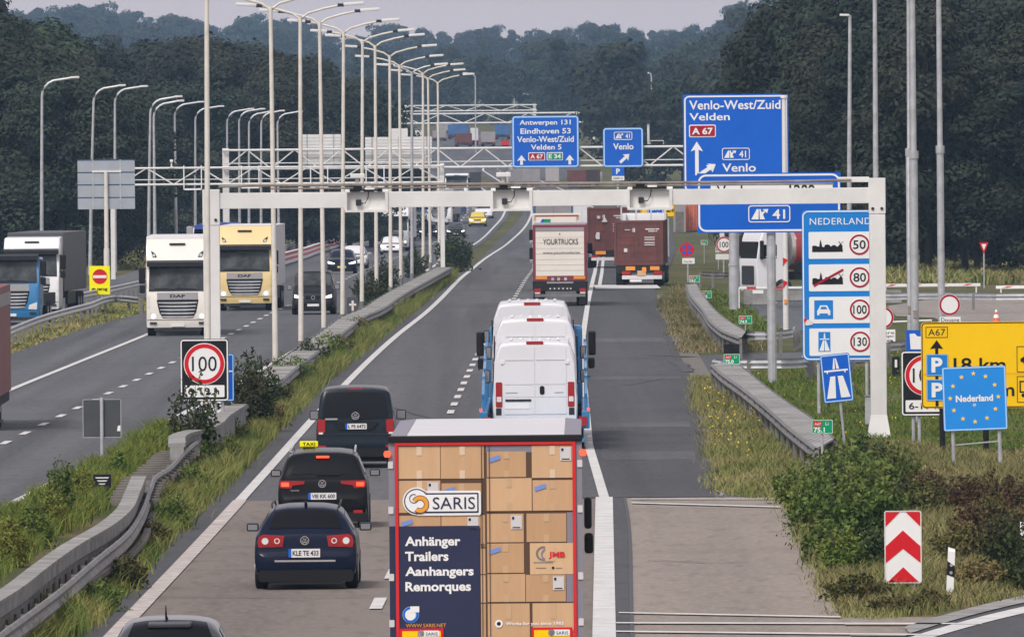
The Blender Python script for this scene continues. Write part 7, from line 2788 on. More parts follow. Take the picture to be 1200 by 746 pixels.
# maker's logo: round interlocked swirl and framed word
c = z5(195, 485)
f.disc(c[0], c[1], 16.2, 'logo_board', 'white', 5)
f.rect(*z5(190, 428), *z5(557, 566), 'logo_board', 'white', 5, 2.5)
f.rect(*z5(240, 440), *z5(544, 552), 'logo_frame', 'navy_print', 6, 1)
f.rect(*z5(248, 449), *z5(536, 543), 'logo_frame', 'white', 7, .6)
f.disc(c[0], c[1], 14.6, 'logo_swirl', 'navy_print', 6.5)
f.disc(c[0], c[1], 13.2, 'logo_swirl', 'white', 7.5)


def arcband(cx, cy, r0, r1, a0, a1, n=22):
    o = [(cx + r1 * math.cos(math.radians(a0 + (a1 - a0) * i / n)), cy + r1 * math.sin(math.radians(a0 + (a1 - a0) * i / n))) for i in range(n + 1)]
    o += [(cx + r0 * math.cos(math.radians(a1 - (a1 - a0) * i / n)), cy + r0 * math.sin(math.radians(a1 - (a1 - a0) * i / n))) for i in range(n + 1)]
    return o


f.poly(arcband(c[0] + 4.2, c[1] + 3.6, 4.4, 10.6, -150, 130), 'logo_swirl', 'navy_print', 8)
f.poly(arcband(c[0] + 4.2, c[1] + 3.6, 5.2, 9.8, -150, 128), 'logo_swirl', 'logo_orange', 8.6)
f.poly(arcband(c[0] - 3.2, c[1] - 3.2, 4.6, 5.4, 20, 300), 'logo_swirl', 'navy_print', 8.8)
f.text('SARIS', *z5(286, 463), *z5(524, 531), 'navy_print', 8.2, bold=.0)
# red frame on top
f.frame(465.6, 517.2, 677.2, 790, 3.7, 'print_frame', 'frame_red', 6)
for u0, u1, lx in ((469.5, 520.8, 492), (624, 672, 645)):
    f.rect(u0, 735, u1, 772, 'warning_plate', 'sign_red', 8)
    f.rect(u0 + 3, 738, u1 - 3, 769, 'warning_plate', 'sign_yellow', 9)
    f.rect(lx, 737.5, lx + 24, 744.5, 'warning_plate', 'white', 10, 2)
    f.disc(lx + 2.5, 741, 4, 'warning_plate', 'print_grey', 10)
    f.text('SARIS', lx + 8, 739.5, lx + 22, 743.2, 'navy_print', 11)
for v in (543.5, 596.5, 675, 729):
    for u in (460.5, 682.2):
        f.rect(u - 3, v - 4.2, u + 3, v + 4.2, 'hinge', 'label_white', 3, 1, .05)
for u in (567, 576):
    f.rect(u - .35, 520, u + .35, VB, 'door_bar', 'dark', 5.5)
f.rect(457.5, VB, 685.5, 790, 'tail_board', 'black', 2, 0, .06)
for u in (482, 660):
    f.rect(u - 22, 795, u + 22, 812, 'tail_lamp', 'red_lamp', 0, 2, .1)
f.rect(548, 800, 596, 811, 'number_plate', 'plate_yellow', 1)
f.rect(470, 815, 674, 826, 'bumper_bar', 'galv', 0, 2, .12)
f.done()
for sx in (-1, 1):
    mb = MB(); mb.tube([(sx * 1.29, -.02, 3.86), (sx * 1.33, -.05, 3.86)], .045, 10); mb.build('marker_lamp', 'red_lit', root, smooth=True)
mb = MB(); mb.box(1.31, 1.42, 12.6, 12.9, 2.5, 2.95, bev=.05); mm = mb.build('mirror', 'black', root)
mb = MB(); mb.box(1.31, 1.44, 12.6, 12.9, 2.15, 2.44, bev=.05); mb.build('lower_mirror', 'black', mm)
mb = MB(); mb.box(-1.46, -1.33, 12.6, 12.9, 2.0, 2.75, bev=.04); mm = mb.build('mirror', 'black', root)
mb = MB(); mb.box(-1.47, -1.35, 12.56, 12.6, 2.66, 2.86, bev=.02); mb.build('mirror_glass', 'chrome', mm)
mb = MB(); mb.box(-.5, .5, .4, 12.4, .75, 1.07); mb.build('chassis', 'under', root)
mb = MB(); mb.box(-1.22, 1.22, 12.7, 14.7, .6, 3.6, bev=.15); mb.build('cab', 'truck_white', root, smooth=True)
twheels(root, (2.2, 3.5, 4.8, 13.6))


# --- generic pieces for lorries seen from behind
def underrun(root, f, u0, u1, vtop, vlamp, vbot, ys, lamp_h=4.5):
    s = f.s
    w = u1 - u0
    f.rect(u0 + w * .02, vtop, u1 - w * .02, vlamp + 1, 'rear_frame', 'under', 1, 0, .2)
    for sg in (-1, 1):
        c = (u0 + u1) / 2 + sg * w * .42
        f.rect(c - w * .06, vlamp - lamp_h / 2, c + w * .06, vlamp + lamp_h / 2, 'tail_lamp', 'red_lamp', 3, .5, .1)
        f.rect(c - w * .05, vlamp + lamp_h * .5, c + w * .05, vlamp + lamp_h * .85, 'tail_lamp', 'lamp_white', 3, .3, .1)
        f.rect(c - w * .07, vlamp + lamp_h * .9, c + w * .07, vbot - 1.5, 'mud_flap', 'black', -3, 0, .03)
    f.rect(u0 + w * .03, vlamp + lamp_h * .95, u1 - w * .03, vlamp + lamp_h * .95 + w * .055, 'bumper_bar', 'galv_dark', 2, .6, .12)


def rear_lorry(name, label, u, vg, group=None, rz=None):
    root, s, p = onground(name, label, 'truck', u, vg, group, heading(G(u, vg).y) if rz is None else rz)
    return root, Face(root, u, vg, s, y0=0, eps=.012), s


# --- YOURTRUCKS
root, f, s = rear_lorry('lorry', 'box lorry with a cream roller door lettered in black and maroon edges', 656.5, 358.5)
zt = (358.5 - 263.5) / s
mb = MB(); mb.box(-1.25, 1.25, .02, 13.2, 1.15, zt, bev=.02); mb.build('cargo_box', 'maroon_light', root)
mb = MB(); mb.box(-1.22, 1.22, .1, 13.1, zt, zt + .03); mb.build('roof', 'cont_grey', root)
f.rect(625, 263.5, 688, 329, 'rear_frame', 'maroon_light', 0, 0, .05)
f.rect(628.3, 266.5, 685, 271, 'shutter_box', 'cont_grey', 1)
f.rect(628.3, 271.3, 685, 323, 'roller_door', 'cream', 1)
for i in range(1, 8):
    v = 271.3 + 51.7 * i / 8
    f.rect(628.3, v - .15, 685, v + .15, 'door_bar', 'tape_pale', 2)
f.text('YOURTRUCKS', 637, 279.8, 678, 286.5, 'letter_black', 3)
f.text('www.yourtrucks.be', 636.5, 294.3, 680, 298.3, 'letter_black', 3)
f.disc(656.5, 274, .9, 'lock', 'sign_red', 3)
for u0 in (628, 672.5):
    f.rect(u0, 323.3, u0 + 13.5, 327, 'warning_plate', 'amber', 2)
for u in (648, 655, 663):
    f.rect(u - 1.6, 325, u + 1.6, 328.5, 'buffer', 'galv', 2.5)
f.rect(641, 330, 672, 332, 'step', 'cont_grey', 2)
f.rect(644, 335.5, 670, 340, 'number_plate', 'dark', 3)
for u in (645, 650, 655, 660, 665, 669):
    f.disc(u, 338, .9, 'lamp_dots', 'lamp_white', 5)
underrun(root, f, 625, 688, 329, 340, 358.5, ())
f.done()
twheels(root, (1.6, 2.9, 4.2, 12.0, 15.0))
mb = MB(); mb.box(-1.2, 1.2, 13.6, 15.8, .9, 3.4, bev=.12); mb.build('cab', 'truck_white', root, smooth=True)
mb = MB(); mb.box(-.5, .5, .3, 15, .7, 1.1); mb.build('chassis', 'under', root)
for sx in (-1, 1):
    for z0, z1 in ((2.95, 3.45), (2.05, 2.6)) if sx < 0 else ((2.3, 2.8),):
        mb = MB(); mb.box(sx * 1.38 - .11, sx * 1.38 + .11, 13.9, 14.1, z0, z1, bev=.04); mm = mb.build('mirror', 'black', root)
        mb = MB(); mb.box(sx * 1.38 - .08, sx * 1.38 + .08, 13.86, 13.9, z0 - .18, z0 - .02, bev=.02); mb.build('mirror_glass', 'chrome', mm)

# --- lorry just ahead of it
root, f, s = rear_lorry('lorry', 'white lorry with a green mark, only its top showing behind the cream door lorry', 653, 341)
zt = (341 - 251.5) / s
mb = MB(); mb.box(-1.25, 1.25, .02, 13.4, 1.1, zt, bev=.02); mb.build('cargo_box', 'tarp_white', root)
f.rect(626.5, 251.5, 679, 257, 'roof_header', 'tape', 1, 0, .05)
f.rect(629, 254, 676, 320, 'rear_door', 'cream', 2)
f.rect(637, 256.5, 646, 262, 'logo', 'sign_green', 3)
f.poly([(633, 262), (636, 256.5), (638.5, 256.5), (637, 262)], 'logo', 'sign_blue', 3.5)
f.rect(628, 252.5, 678, 253.5, 'roof_lamp', 'sign_darkred', 3)
underrun(root, f, 626.5, 679, 318, 326, 341, ())
f.done()
twheels(root, (1.6, 2.9, 4.2, 13.0))
mb = MB(); mb.box(-1.2, 1.2, 13.7, 15.6, .8, 3.5, bev=.12); mb.build('cab', 'truck_white', root, smooth=True)


# --- containers
def container(root, f, u0, v0, u1, v1, L, mk, marks=True, side_u=None, bars=4):
    """corrugated container box; door leaves, locking bars and hinges on its rear"""
    s = f.s
    x0, z1 = f.q(u0, v0)
    x1, z0 = f.q(u1, v1)
    mb = MB()
    # corrugated sides as a zig-zag plan outline
    pts = []
    n = int(L / .28)
    for side, sgn in ((x0, 1), (x1, -1)):
        row = []
        for i in range(n):
            y = .12 + (L - .24) * i / (n - 1)
            row.append((side + (sgn * (.036 if i % 2 else .0)), y))
        pts.append(row)
    outline = pts[0] + pts[1][::-1]
    lo = [mb.bm.verts.new((x, y, z0 + .02)) for x, y in outline]
    hi = [mb.bm.verts.new((x, y, z1 - .03)) for x, y in outline]
    m_ = len(outline)
    for i in range(m_):
        j = (i + 1) % m_
        mb.bm.faces.new((lo[i], lo[j], hi[j], hi[i]))
    mb.bm.faces.new(hi)
    body = mb.build('container', mk, root)
    mb = MB()
    for xx in (x0, x1):
        sg = 1 if xx == x0 else -1
        for yy in (.0, L - .12):
            mb.box(min(xx, xx + sg * .14), max(xx, xx + sg * .14), yy, yy + .12, z0, z1, bev=.012)
        mb.box(min(xx, xx + sg * .08), max(xx, xx + sg * .08), .12, L - .12, z1 - .08, z1 + .005)
        mb.box(min(xx, xx + sg * .08), max(xx, xx + sg * .08), .12, L - .12, z0, z0 + .12)
    mb.box(x0 + .14, x1 - .14, .02, .1, z1 - .11, z1)
    mb.box(x0 + .14, x1 - .14, .02, .1, z0, z0 + .13)
    mb.build('corner_frame', mk, body)
    um = (u0 + u1) / 2
    f.y0 = .05
    w = u1 - u0
    h = v1 - v0
    e = .14 * s
    for a, b in ((u0 + e, um - .15), (um + .15, u1 - e)):
        f.rect(a, v0 + .11 * s, b, v1 - .13 * s, 'rear_door', mk, 0)
        # horizontal ribs of the door leaf
        for k in range(5):
            vv = v0 + .11 * s + (h - .24 * s) * (k + .5) / 5
            f.rect(a + w * .03, vv - h * .055, b - w * .03, vv + h * .055, 'door_rib', mk, 1.6)
    for k in range(4):
        uu = u0 + e + (u1 - u0 - 2 * e) * (.12 + .253 * k)
        f.rect(uu - .018 * s, v0 + .13 * s, uu + .018 * s, v1 - .12 * s, 'door_bar', 'maroon_light' if mk == 'maroon' else 'galv', 4.2, 0, .02)
    if marks:
        f.rect(u0 + w * .56 + w * .08, v0 + h * .17, u1 - w * .08, v0 + h * .2, 'label', 'label_white', 3.6)
        f.rect(u0 + w * .7, v0 + h * .22, u1 - w * .12, v0 + h * .245, 'label', 'label_white', 3.6)
        for k in (.36, .41, .48, .53):
            f.rect(u0 + w * .62, v0 + h * k, u0 + w * .83, v0 + h * (k + .022), 'label', 'label_white', 3.6)
        f.rect(u0 + w * .37, v0 + h * .16, u0 + w * .43, v0 + h * .25, 'label', 'label_white', 3.6, .6)
        f.rect(u0 + w * .22, v0 + h * .19, u0 + w * .33, v0 + h * .205, 'label', 'label_white', 3.6)
        f.rect(u0 + w * .2, v0 + h * .62, u0 + w * .27, v0 + h * .7, 'label', 'label_white', 3.6, .3)
    f.y0 = 0


root, f, s = rear_lorry('container_lorry', 'lorry carrying a maroon container on the exit lane, its left side turned into view', 749, 334.5, None, -math.radians(1.75))
container(root, f, 720, 259, 777.5, 310.5, 12.2, 'maroon')
mb = MB(); mb.box(-1.2, 1.2, .0, 12.0, 1.0, 1.03); mb.box(-.55, .55, .1, 14.5, .72, 1.0); mb.build('chassis', 'under', root)
f.rect(722, 310.5, 776, 320, 'rear_frame', 'under', 0, 0, .1)
for u0 in (733.5, 762):
    f.rect(u0, 312, u0 + 11, 316.5, 'warning_plate', 'amber', 3)
f.rect(752.5, 313, 757.5, 319, 'emblem', 'amber', 3, 1)
f.rect(747, 317, 757, 324, 'plate_holder', 'tape', 2)
f.rect(729, 322.5, 776, 327, 'bumper_bar', 'label_white', 2, .5, .1)
f.rect(738, 327.5, 752, 330, 'number_plate', 'plate', 3)
for u in (734, 771.5):
    f.rect(u - 5, 317.5, u + 5, 321.5, 'tail_lamp', 'red_lamp', 3, .4, .1)
f.done()
twheels(root, (1.4, 2.7, 4.0, 11.8, 15.4), r=.47)
mb = MB(); mb.box(-1.24, 1.22, 13.4, 15.7, .9, 3.75, bev=.12); mb.build('cab', 'truck_white', root, smooth=True)
mb = MB(); mb.box(-1.23, -.95, 12.4, 13.38, 2.3, 3.75, bev=.03); mb.build('air_deflector', 'truck_white', root)
mb = MB(); mb.box(-1.5, -1.28, 15.0, 15.2, 2.1, 2.9, bev=.04); mb.build('mirror', 'black', root)
mb = MB()
for x in (-1.2, -.4, .4, 1.15):
    mb.box(x - .04, x + .04, 12.35, 12.45, 3.2, 4.15)
mb.box(-1.24, 1.2, 12.35, 12.45, 4.1, 4.2)
mb.build('bulkhead_frame', 'label_white', root)
mb = MB()
for i in range(4):
    mb.box(1.0, 1.26, 5.5 + i * 1.2, 6.2 + i * 1.2, .55, 1.0)
mb.build('side_guard', 'dark', root)

root, f, s = rear_lorry('container_lorry', 'lorry with a maroon container further ahead, partly hidden behind the other two lorries', 712, 314, None, -math.radians(.6))
container(root, f, 688.5, 243.5, 737, 294, 12.2, 'maroon')
mb = MB(); mb.box(-1.2, 1.2, .0, 12.0, .96, .99); mb.box(-.55, .55, .1, 14.5, .7, .96); mb.build('chassis', 'under', root)
f.rect(690, 293, 736, 301, 'rear_frame', 'under', 0, 0, .1)
for u0 in (698, 722):
    f.rect(u0, 294, u0 + 12, 298, 'warning_plate', 'amber', 3)
f.rect(693, 301.5, 733, 305, 'bumper_bar', 'label_white', 2, .4, .1)
for u in (697, 728):
    f.rect(u - 4, 299, u + 4, 301.5, 'tail_lamp', 'red_lamp', 3, .3, .1)
f.poly([(700, 256), (702, 252), (704, 256)], 'label', 'label_white', 8)
f.poly([(705.5, 260), (709, 254), (712.5, 260)], 'label', 'label_white', 8)
f.rect(699, 272, 703, 280, 'label', 'label_white', 8)
f.done()
twheels(root, (1.4, 2.7, 4.0, 11.8, 15.4), r=.47)
mb = MB(); mb.box(-1.22, 1.22, 13.4, 15.7, .9, 3.7, bev=.12); mb.build('cab', 'truck_white', root, smooth=True)


def simple_lorry(label, u, vg, wpx, hpx, mk, L=13.0, group='far lorries', rz=0.0, cab='truck_white', doors=None, front=False, cabside=1):
    """small far lorry: box, cab, doors or windscreen, bumper and wheels"""
    root, s, p = onground('lorry', label, 'truck', u, vg, group, rz)
    w = wpx / s
    h = hpx / s
    k = w / 2.5
    y0 = 2.4 if front else 0
    mb = MB(); mb.box(-w / 2, w / 2, y0, y0 + L, h * .27, h, bev=.03); mb.build('cargo_box', mk, root)
    mb = MB(); mb.box(-w * .47, w * .47, (0 if front else L + .3), (2.2 if front else L + 2.4), h * .2, h * .85, bev=.1); c = mb.build('cab', cab, root, smooth=True)
    if front:
        mb = MB(); mb.prism(roundrect(-w * .42, h * .48, w * .42, h * .68, .1), -.02, .05); mb.build('windscreen', 'glass', c)
        mb = MB(); mb.prism(roundrect(-w * .3, h * .22, w * .3, h * .4, .05), -.02, .05); mb.build('grille', 'dark', c)
    else:
        for x0, x1 in ((-w * .46, -.01), (.01, w * .46)):
            mb = MB(); mb.prism(roundrect(x0, h * .3, x1, h * .97, .02), -.03, .01); mb.build('rear_door', doors or mk, root)
    mb = MB(); mb.box(-w * .45, w * .45, -.04, .2, h * .1, h * .19); mb.build('bumper_bar', 'dark', root)
    for sx in (-1, 1):
        mb = MB(); mb.box(sx * w * .42 - .2, sx * w * .42 + .2, -.06, .05, h * .2, h * .26); mb.build('tail_lamp' if not front else 'headlamp', 'red_lamp' if not front else 'head_lit', root)
    twheels(root, (1.2, L * .35, L - .5), xo=w * .49, r=.5)
    return root


def front_lorry(label, u, vg, htop, paint, box, rz, L=13.6, word='DAF', box_top=None, lit=True, visor=True, scheme=0, wv=2.5, group=None, grille_band='chrome', cabtop=None):
    """lorry coming towards the camera; htop = pixel of the cab roof"""
    root, s, p = onground('lorry', label, 'truck', u, vg, group, rz)
    H = (vg - htop) / s
    W = wv
    S_ = H / 3.85
    mb = MB()
    prof_ = [(0.06, .34), (0.0, .6), (0.0, 1.75), (.1, 2.0), (.22, 2.85), (.3, 2.95), (.55, H - .25), (.8, H - .04), (2.2, H), (2.25, H - .05), (2.25, .8), (1.6, .8), (1.5, .34)]
    hw = W / 2
    bm_ = mb.bm
    mb.prism_x(prof_, -hw, hw)
    es = [e for e in bm_.edges if abs(e.verts[0].co.x - e.verts[1].co.x) < 1e-6]
    bmesh.ops.bevel(bm_, geom=es, offset=.09, segments=3, affect='EDGES', profile=.6)
    cab = mb.build('cab', paint, root, smooth=True)
    f = Face(root, u, vg, s, y0=0, eps=.014)
    X = lambda x: u + x * s
    Z = lambda z: vg - z * s
    # windscreen leans with the cab front
    mb = MB()
    zs = [(1.86, .03), (2.05, .085), (2.45, .14), (2.78, .19)]
    rows_ = []
    for z, y in zs:
        wv_ = hw - .1 - .03 * (z - 1.86)
        rows_.append([mb.bm.verts.new((x, y - .035 + .05 * (abs(x) / hw) ** 3, z)) for x in np.linspace(-wv_, wv_, 9)])
    for i in range(3):
        for j in range(8):
            mb.bm.faces.new((rows_[i][j], rows_[i][j + 1], rows_[i + 1][j + 1], rows_[i + 1][j]))
    mb.build('windscreen', 'glass_painted_sheen', root, smooth=True)
    # wipers, dashboard line
    f.y0 = .0
    for a, b in ((-.95, -.1), (-.1, .75)):
        f.poly([(X(a), Z(1.93)), (X(b), Z(1.885)), (X(b), Z(1.865)), (X(a), Z(1.9))], 'wiper', 'black', 2)
    f.rect(X(-hw + .1), Z(1.87), X(hw - .1), Z(1.8), 'wiper_panel', 'dark', 1)
    if visor:
        mb = MB(); mb.prism_x([(-.14, 2.78), (-.18, 2.95), (.2, 3.03), (.25, 2.85)], -hw + .03, hw - .03); mb.build('sun_visor', 'dark', root)
    # grille with slats and name band
    f.rect(X(-.82), Z(1.74), X(.82), Z(1.46), 'name_band', grille_band, 1, .03 * s)
    if word:
        f.text(word, X(-.3), Z(1.66), X(.3), Z(1.54), 'letter_black', 2.5, bold=.03)
    f.poly([(X(-.84), Z(1.45)), (X(.84), Z(1.45)), (X(.74), Z(.95)), (X(.6), Z(.72)), (X(-.6), Z(.72)), (X(-.74), Z(.95))], 'grille', 'sign_black', 1)
    for i in range(5):
        z = 1.36 - i * .14
        k = .78 - i * .035
        f.poly([(X(-k), Z(z)), (X(k), Z(z)), (X(k - .02), Z(z - .05)), (X(.3), Z(z - .07)), (X(-.3), Z(z - .07)), (X(-k + .02), Z(z - .05))], 'slat', 'galv', 2.6, .04)
    # headlamps in the bumper corners
    for sg in (-1, 1):
        f.poly([(X(sg * 1.16), Z(.98)), (X(sg * .82), Z(.86)), (X(sg * .78), Z(.68)), (X(sg * 1.14), Z(.66))], 'headlamp', 'lamp_white', 1)
        f.disc(X(sg * .97), Z(.79), .085 * s, 'headlamp', 'head_lit' if lit else 'lamp_white', 2)
        f.rect(X(sg * .98) - .14 * s, Z(.56), X(sg * .98) + .14 * s, Z(.47), 'fog_lamp', 'dark', 1)
        f.rect(X(sg * 1.17) - .05 * s, Z(1.62), X(sg * 1.17) + .05 * s, Z(1.15), 'air_guide', paint, 1.4)
    f.rect(X(-hw + .02), Z(.655), X(hw - .02), Z(.64), 'panel_gap', 'dark', 1)
    f.rect(X(-.27), Z(.5), X(.27), Z(.38), 'number_plate', 'plate', 2)
    f.y0 = .05
    f.rect(X(-.95), Z(.34), X(.95), Z(.2), 'lower_bumper', 'dark', 0, .02 * s, .3)
    # roof front: lamp strip and corner lamps
    f.y0 = .5
    f.rect(X(-.32), Z(H - .2), X(.32), Z(H - .27), 'roof_lamp', 'dark', 1, .5, .1)
    f.y0 = .38
    for sg in (-1, 1):
        f.poly([(X(sg * 1.05), Z(H - .5)), (X(sg * .88), Z(H - .62)), (X(sg * .8), Z(H - .82)), (X(sg * .98), Z(H - .8))], 'marker_lamp', 'dark', 1, .12)
        f.disc(X(sg * .94), Z(H - .68), .06 * s, 'marker_lamp', 'lamp_white', 2.5)
    f.done()
    for sx in (-1, 1):
        mb = MB(); mb.box(sx * (hw + .17) - .13, sx * (hw + .17) + .13, .1, .26, 2.1, 2.75, bev=.05); mm = mb.build('mirror', 'black', root)
        mb = MB(); mb.box(sx * (hw + .16) - .12, sx * (hw + .16) + .12, .1, .24, 1.72, 2.04, bev=.05); mb.build('lower_mirror', 'black', mm)
        mb = MB(); mb.box(min(sx * hw, sx * (hw + .08)), max(sx * hw, sx * (hw + .08)), .18, .22, 2.7, 2.74); mb.build('arm', 'dark', mm)
        mb = MB(); mb.box(sx * hw - .004 if sx > 0 else -hw - .01, sx * hw + .01 if sx > 0 else -hw + .004, .45, 1.4, 1.95, 2.75); mb.build('side_window', 'glass', root)
    twheels(root, (1.35,), xo=hw - .02, w=.34)
    if box:
        bt = (vg - box_top) / s if box_top else 4.0
        mb = MB(); mb.box(-1.275, 1.275, 2.75, 2.75 + L, 1.1, bt, bev=.03); mb.build('trailer', box, root)
        mb = MB(); mb.box(-.5, .5, 1.8, 2.5 + L, .7, 1.05); mb.build('chassis', 'under', root)
        mb = MB()
        for sx in (-1, 1):
            mb.box(sx * 1.2 - .05, sx * 1.2 + .05, 5.0, 9.5, .5, 1.05)
        mb.build('side_guard', 'dark', root)
        twheels(root, (L - 1.5, L - .2, L + 1.1), xo=1.25)
    return root, f


root, f = front_lorry('cream white lorry with a dark grille coming towards the camera beside the portal column', 208.5, 393.5, 279, 'cream', 'tarp_white', math.radians(.5), box_top=277.5)
front_lorry('pale yellow lorry right of the left portal column, white trailer roof above its cab', 287, 364, 264.5, 'truck_yellow', 'tarp_white', math.radians(-1.2), box_top=264.5)
# loaded lorry with blue tarpaulin behind
root, s, p = onground('lorry', 'lorry with a bright blue tarpaulin load behind the cream white lorry', 'truck', 255, 343, None, 0)
hh = (343 - 262) / s
mb = MB(); mb.box(-1.3, 1.25, 2.0, 9, 1.2, hh - .2, bev=.1); mb.build('load', 'tarp_white', root)
mb = MB()
mb.loft([[(x, 2.0 + yy, z) for x, z in ((-1.25, hh - .6), (-1.2, hh - .1), (-.9, hh), (0, hh + .03), (1.0, hh), (1.3, hh - .12), (1.32, hh - .6))] for yy in (0, .5, 3, 6.5)])
mb.build('tarpaulin', 'tarp_blue', root, smooth=True)
mb = MB(); mb.box(-1.2, 1.2, .0, 1.9, .4, 3.0, bev=.1); c = mb.build('cab', 'truck_white', root, smooth=True)
mb = MB(); mb.prism(roundrect(-1.1, 1.8, 1.1, 2.6, .1), -.02, .05); mb.build('windscreen', 'glass', c)
mb = MB(); mb.box(-1.62, -1.3, 2.2, 5, hh - .9, hh - .15, bev=.05); mb.build('side_load', 'cont_grey', root)
twheels(root, (1.0, 4, 6))

# --- parked lorries on the far left
front_lorry('white lorry with a long dark grey trailer parked on the far left', 37, 371, 277.5, 'truck_white', 'tarp_grey', -math.radians(2.7), L=13.0, word='', box_top=273, lit=False)
root, f = front_lorry('bright blue lorry cab with a dark windscreen at the left border', 12, 381, 302, 'truck_blue', None, -math.radians(3), word='', lit=False)
f.text('MANN', 1, 309.5, 19, 312.5, 'white', 6)
f.done()
mb = MB(); mb.box(-1.2, 1.2, 2.4, 9, .8, 1.3); mb.build('chassis', 'under', root)
twheels(root, (4.5, 5.8))
# blue lorry's dark load frame, red trailer leaving the picture on the left
root, s, p = onground('lorry', 'red brown trailer cut off by the left border on the oncoming carriageway', 'truck', -37, 505, None, math.radians(.3))
w_ = (12 + 24) / s
zt = (505 - 338) / s
zm = (505 - 466) / s
mb = MB(); mb.box(-2.55 + w_, w_, .02, 12, zm, zt, bev=.02)
M['faded_red'] = mat('faded_red_tarpaulin', (.22, .06, .052), .6, var=.12, scale=.7, stretch=(1, 1, .3))
mb.build('cargo_box', 'faded_red', root)
mb = MB(); mb.box(-2.53 + w_, w_ + .012, .0, 12.02, zt - .55, zt - .2); mb.build('stripe', 'cont_grey', root)
mb = MB(); mb.box(-2.5 + w_, w_ - .05, .1, 12, zm - .28, zm - .01); mb.build('chassis', 'under', root)
mb = MB(); mb.box(w_ - .25, w_ - .05, .6, 4.5, .45, zm - .3, bev=.02); mb.build('side_guard', 'galv_dark', root)
for y in (1.3, 2.6, 3.9):
    mb = MB(); mb.cyl_x(w_ - .42, w_ - .06, y, .5, .5, 24, .04); mb.build('wheel', 'rubber', root, smooth=True)
mb = MB(); mb.box(w_ - .02, w_ + .1, .3, .36, zm - .7, zm - .6); mb.build('marker_lamp', 'dark', root)

# --- oncoming lorries further away
front_lorry('white oncoming lorry behind the small white car, seen between lamp posts', 462, 294, 242, 'truck_white', 'tarp_white', -math.radians(2), word='', box_top=241, group='far lorries')
front_lorry('distant white oncoming lorry cab behind the dark cars near the gantry column', 515, 264, 225, 'truck_white', 'cont_grey', -math.radians(3), word='', box_top=222, lit=False, group='far lorries')
front_lorry('distant dark oncoming lorry under the gantry beside the bend', 535, 238, 203, 'truck_white', 'tarp_grey', -math.radians(5), word='', box_top=202, lit=False, group='far lorries')
simple_lorry('dark blue lorry crossing the bend behind the yellow car', 541, 252, 22, 12, 'cont_blue', 9, rz=math.radians(60))
simple_lorry('dark blue grey lorry on the carriageway, roof just under the portal beam', 649, 303, 45, 64, 'cont_blue', 12, doors='cont_grey')
simple_lorry('white van-like lorry right beside the dark blue grey lorry under the beam', 682.5, 296, 20, 60, 'tarp_white', 6)
simple_lorry('silver grey lorry beyond the destination sign, leftmost of three', 623, 219, 21, 21, 'cont_grey', 12, rz=math.radians(8))
simple_lorry('white tank lorry beyond the destination sign between two others', 647.5, 219, 16, 23, 'silver_tank', 10)
simple_lorry('maroon container lorry beyond the gantry, rightmost of three', 676, 220, 23, 21, 'maroon', 12, rz=-math.radians(8))
for u, vb, w, h, mk, tx in ((543, 172, 20, 16, 'maroon', 'far maroon container lorry above the bend'), (572, 171.5, 17, 17, 'cont_grey', 'far grey box lorry above the bend, right of the maroon one'), (556, 170, 9, 20, 'tarp_white', 'far white lorry between the maroon and the grey one'),
                           (537, 163, 24, 17, 'cont_blue', 'far blue lorry behind the maroon container'), (589, 163, 18, 17, 'cont_blue', 'far blue lorry half behind the left edge of the destination sign'), (592, 172, 9, 7, 'sign_red', 'far small red vehicle at the left edge of the destination sign'),
                           (515, 165, 16, 12, 'cont_grey', 'far pale lorry seen between the lamp posts'), (482, 165, 26, 12, 'tarp_white', 'far white lorry on the left, behind the wide sign back'), (450, 162, 20, 14, 'cont_grey', 'far grey lorry on the left above the sign back'), (520, 157, 18, 14, 'cont_grey', 'farthest pale lorry below the hazy lower gantry')):
    simple_lorry(tx, u, vb, w, h, mk, 9, group='hazy far lorries')

# --- tanker by the customs barrier
root, s, p = onground('tank_lorry', 'white lorry with a red and white banded tank behind the sign posts', 'truck', 877, 350.5, None, math.radians(-70))
H = 3.7
mb = MB()
prof_ = [(0.05, .4), (0, .6), (0, 1.8), (.15, 2.9), (.4, H - .1), (.5, H), (1.5, H), (1.55, .9), (1.45, .85), (1.4, .4)]
mb.prism_x(prof_, -1.22, 1.22)
es = [e for e in mb.bm.edges if abs(e.verts[0].co.x - e.verts[1].co.x) < 1e-6]
bmesh.ops.bevel(mb.bm, geom=es, offset=.1, segments=3, affect='EDGES')
cab = mb.build('cab', 'truck_white', root, smooth=True)
mb = MB(); mb.prism(roundrect(-1.1, 1.9, 1.1, 2.75, .1), .02, .2); mb.build('windscreen', 'glass', cab)
mb = MB(); mb.prism(roundrect(-.8, .7, .8, 1.6, .1), -.03, .05); mb.build('grille', 'dark', cab)
for sx in (-1, 1):
    mb = MB(); mb.box(sx * 1.22 - .01, sx * 1.22 + .01, .35, 1.0, 1.95, 2.6); mb.build('side_window', 'glass', cab)
    mb = MB(); mb.box(sx * 1.4 - .12, sx * 1.4 + .12, .1, .25, 1.9, 2.8, bev=.05); mb.build('mirror', 'black', cab)
n = 24
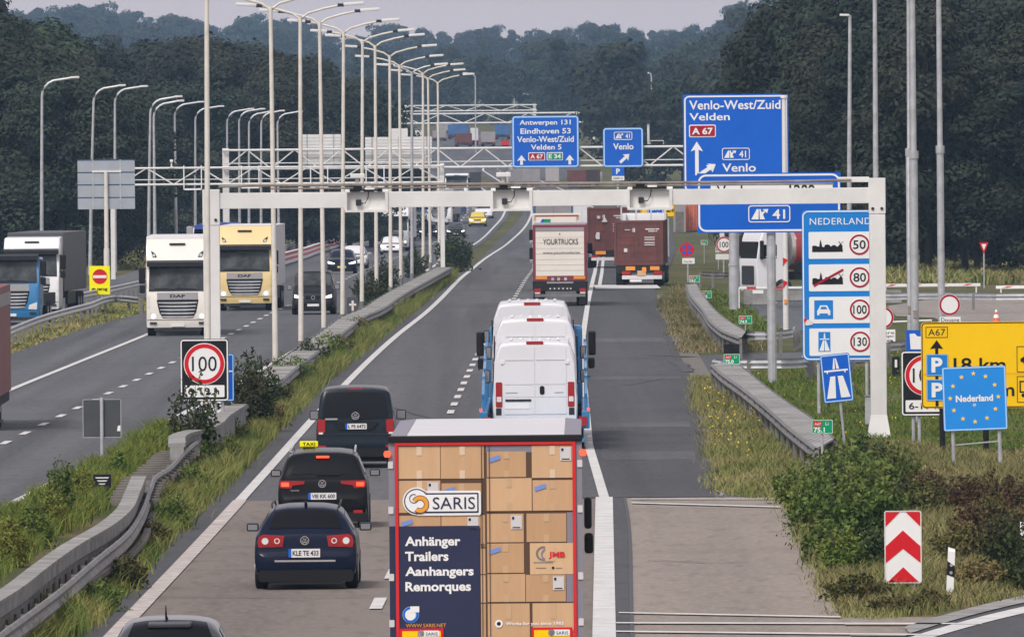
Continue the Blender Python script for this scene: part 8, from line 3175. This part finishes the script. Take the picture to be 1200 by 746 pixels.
for k, (y0, y1, mk, r) in enumerate(((1.9, 2.1, 'silver_tank', 1.0), (2.1, 3.2, 'tank_red', 1.08), (3.201, 3.5, 'truck_white', 1.1), (3.501, 4.3, 'tank_red', 1.1), (4.301, 4.6, 'truck_white', 1.1), (4.601, 5.2, 'tank_red', 1.1), (5.201, 6.1, 'silver_tank', 1.1))):
    mb = MB(); mb.tube([(0, y0, 2.45), (0, y1, 2.45)], r, n); mb.build('tank_band', mk, root, smooth=True)
mb = MB(); mb.box(-.5, .5, 2.2, 6.1, .9, 1.3); mb.build('chassis', 'under', root)
mb = MB()
for sx in (-1, 1):
    mb.box(sx * 1.1 - .04, sx * 1.1 + .04, 3.0, 6.0, 1.2, 1.45)
mb.build('tank_frame', 'tank_red', root)
mb = MB(); mb.cyl_x(1.0, 1.2, 2.2, 1.5, .3, 20, .04); mb.build('spare_wheel', 'rubber', root, smooth=True)
twheels(root, (1.3, 4.6, 5.6), xo=1.22, r=.5)

# --- orange container and grey shed in the distance right
root, s, p = onground('container', 'orange container standing far off, left edge of the wide exit sign', 'container', 813, 271)
f = Face(root, 813, 271, s, eps=.012)
container(root, f, 804, 236, 826, 270, 6, 'cont_orange', marks=False)
f.done()
root, s, p = onground('shed', 'grey brown site shed beside the distant orange container', 'shed', 796.5, 272)
w_ = 14 / s
mb = MB(); mb.box(-w_ / 2, w_ / 2, 0, 4, 0, 34 / s, bev=.02); mb.build('wall', 'cont_grey', root)
mb = MB(); mb.box(-w_ / 2 - .1, w_ / 2 + .1, -.1, 4.1, 34 / s, 34 / s + .15); mb.build('roof', 'dark', root)
mb = MB(); mb.box(-.4, .4, -.04, .02, 0, 2.0); mb.build('door', 'wood', root)
HAZE = .75e-4
# ------------------------------------------------------------------ haze
mb = MB()
mb.box(-1500, 1500, -90, 6400, -5, 75)
hz = bpy.data.materials.new('haze')
hz.use_nodes = True
nt = hz.node_tree
nt.nodes.clear()
no = nt.nodes.new('ShaderNodeOutputMaterial')
pv = nt.nodes.new('ShaderNodeVolumePrincipled')
pv.inputs['Color'].default_value = (.46, .71, 1.0, 1)
pv.inputs['Density'].default_value = HAZE
pv.inputs['Anisotropy'].default_value = 0.0
nt.links.new(pv.outputs['Volume'], no.inputs['Volume'])
o = mb.build('haze', hz)
o['kind'] = 'stuff'
o['label'] = 'thin bluish haze over the road and the far woods'
o['category'] = 'haze'
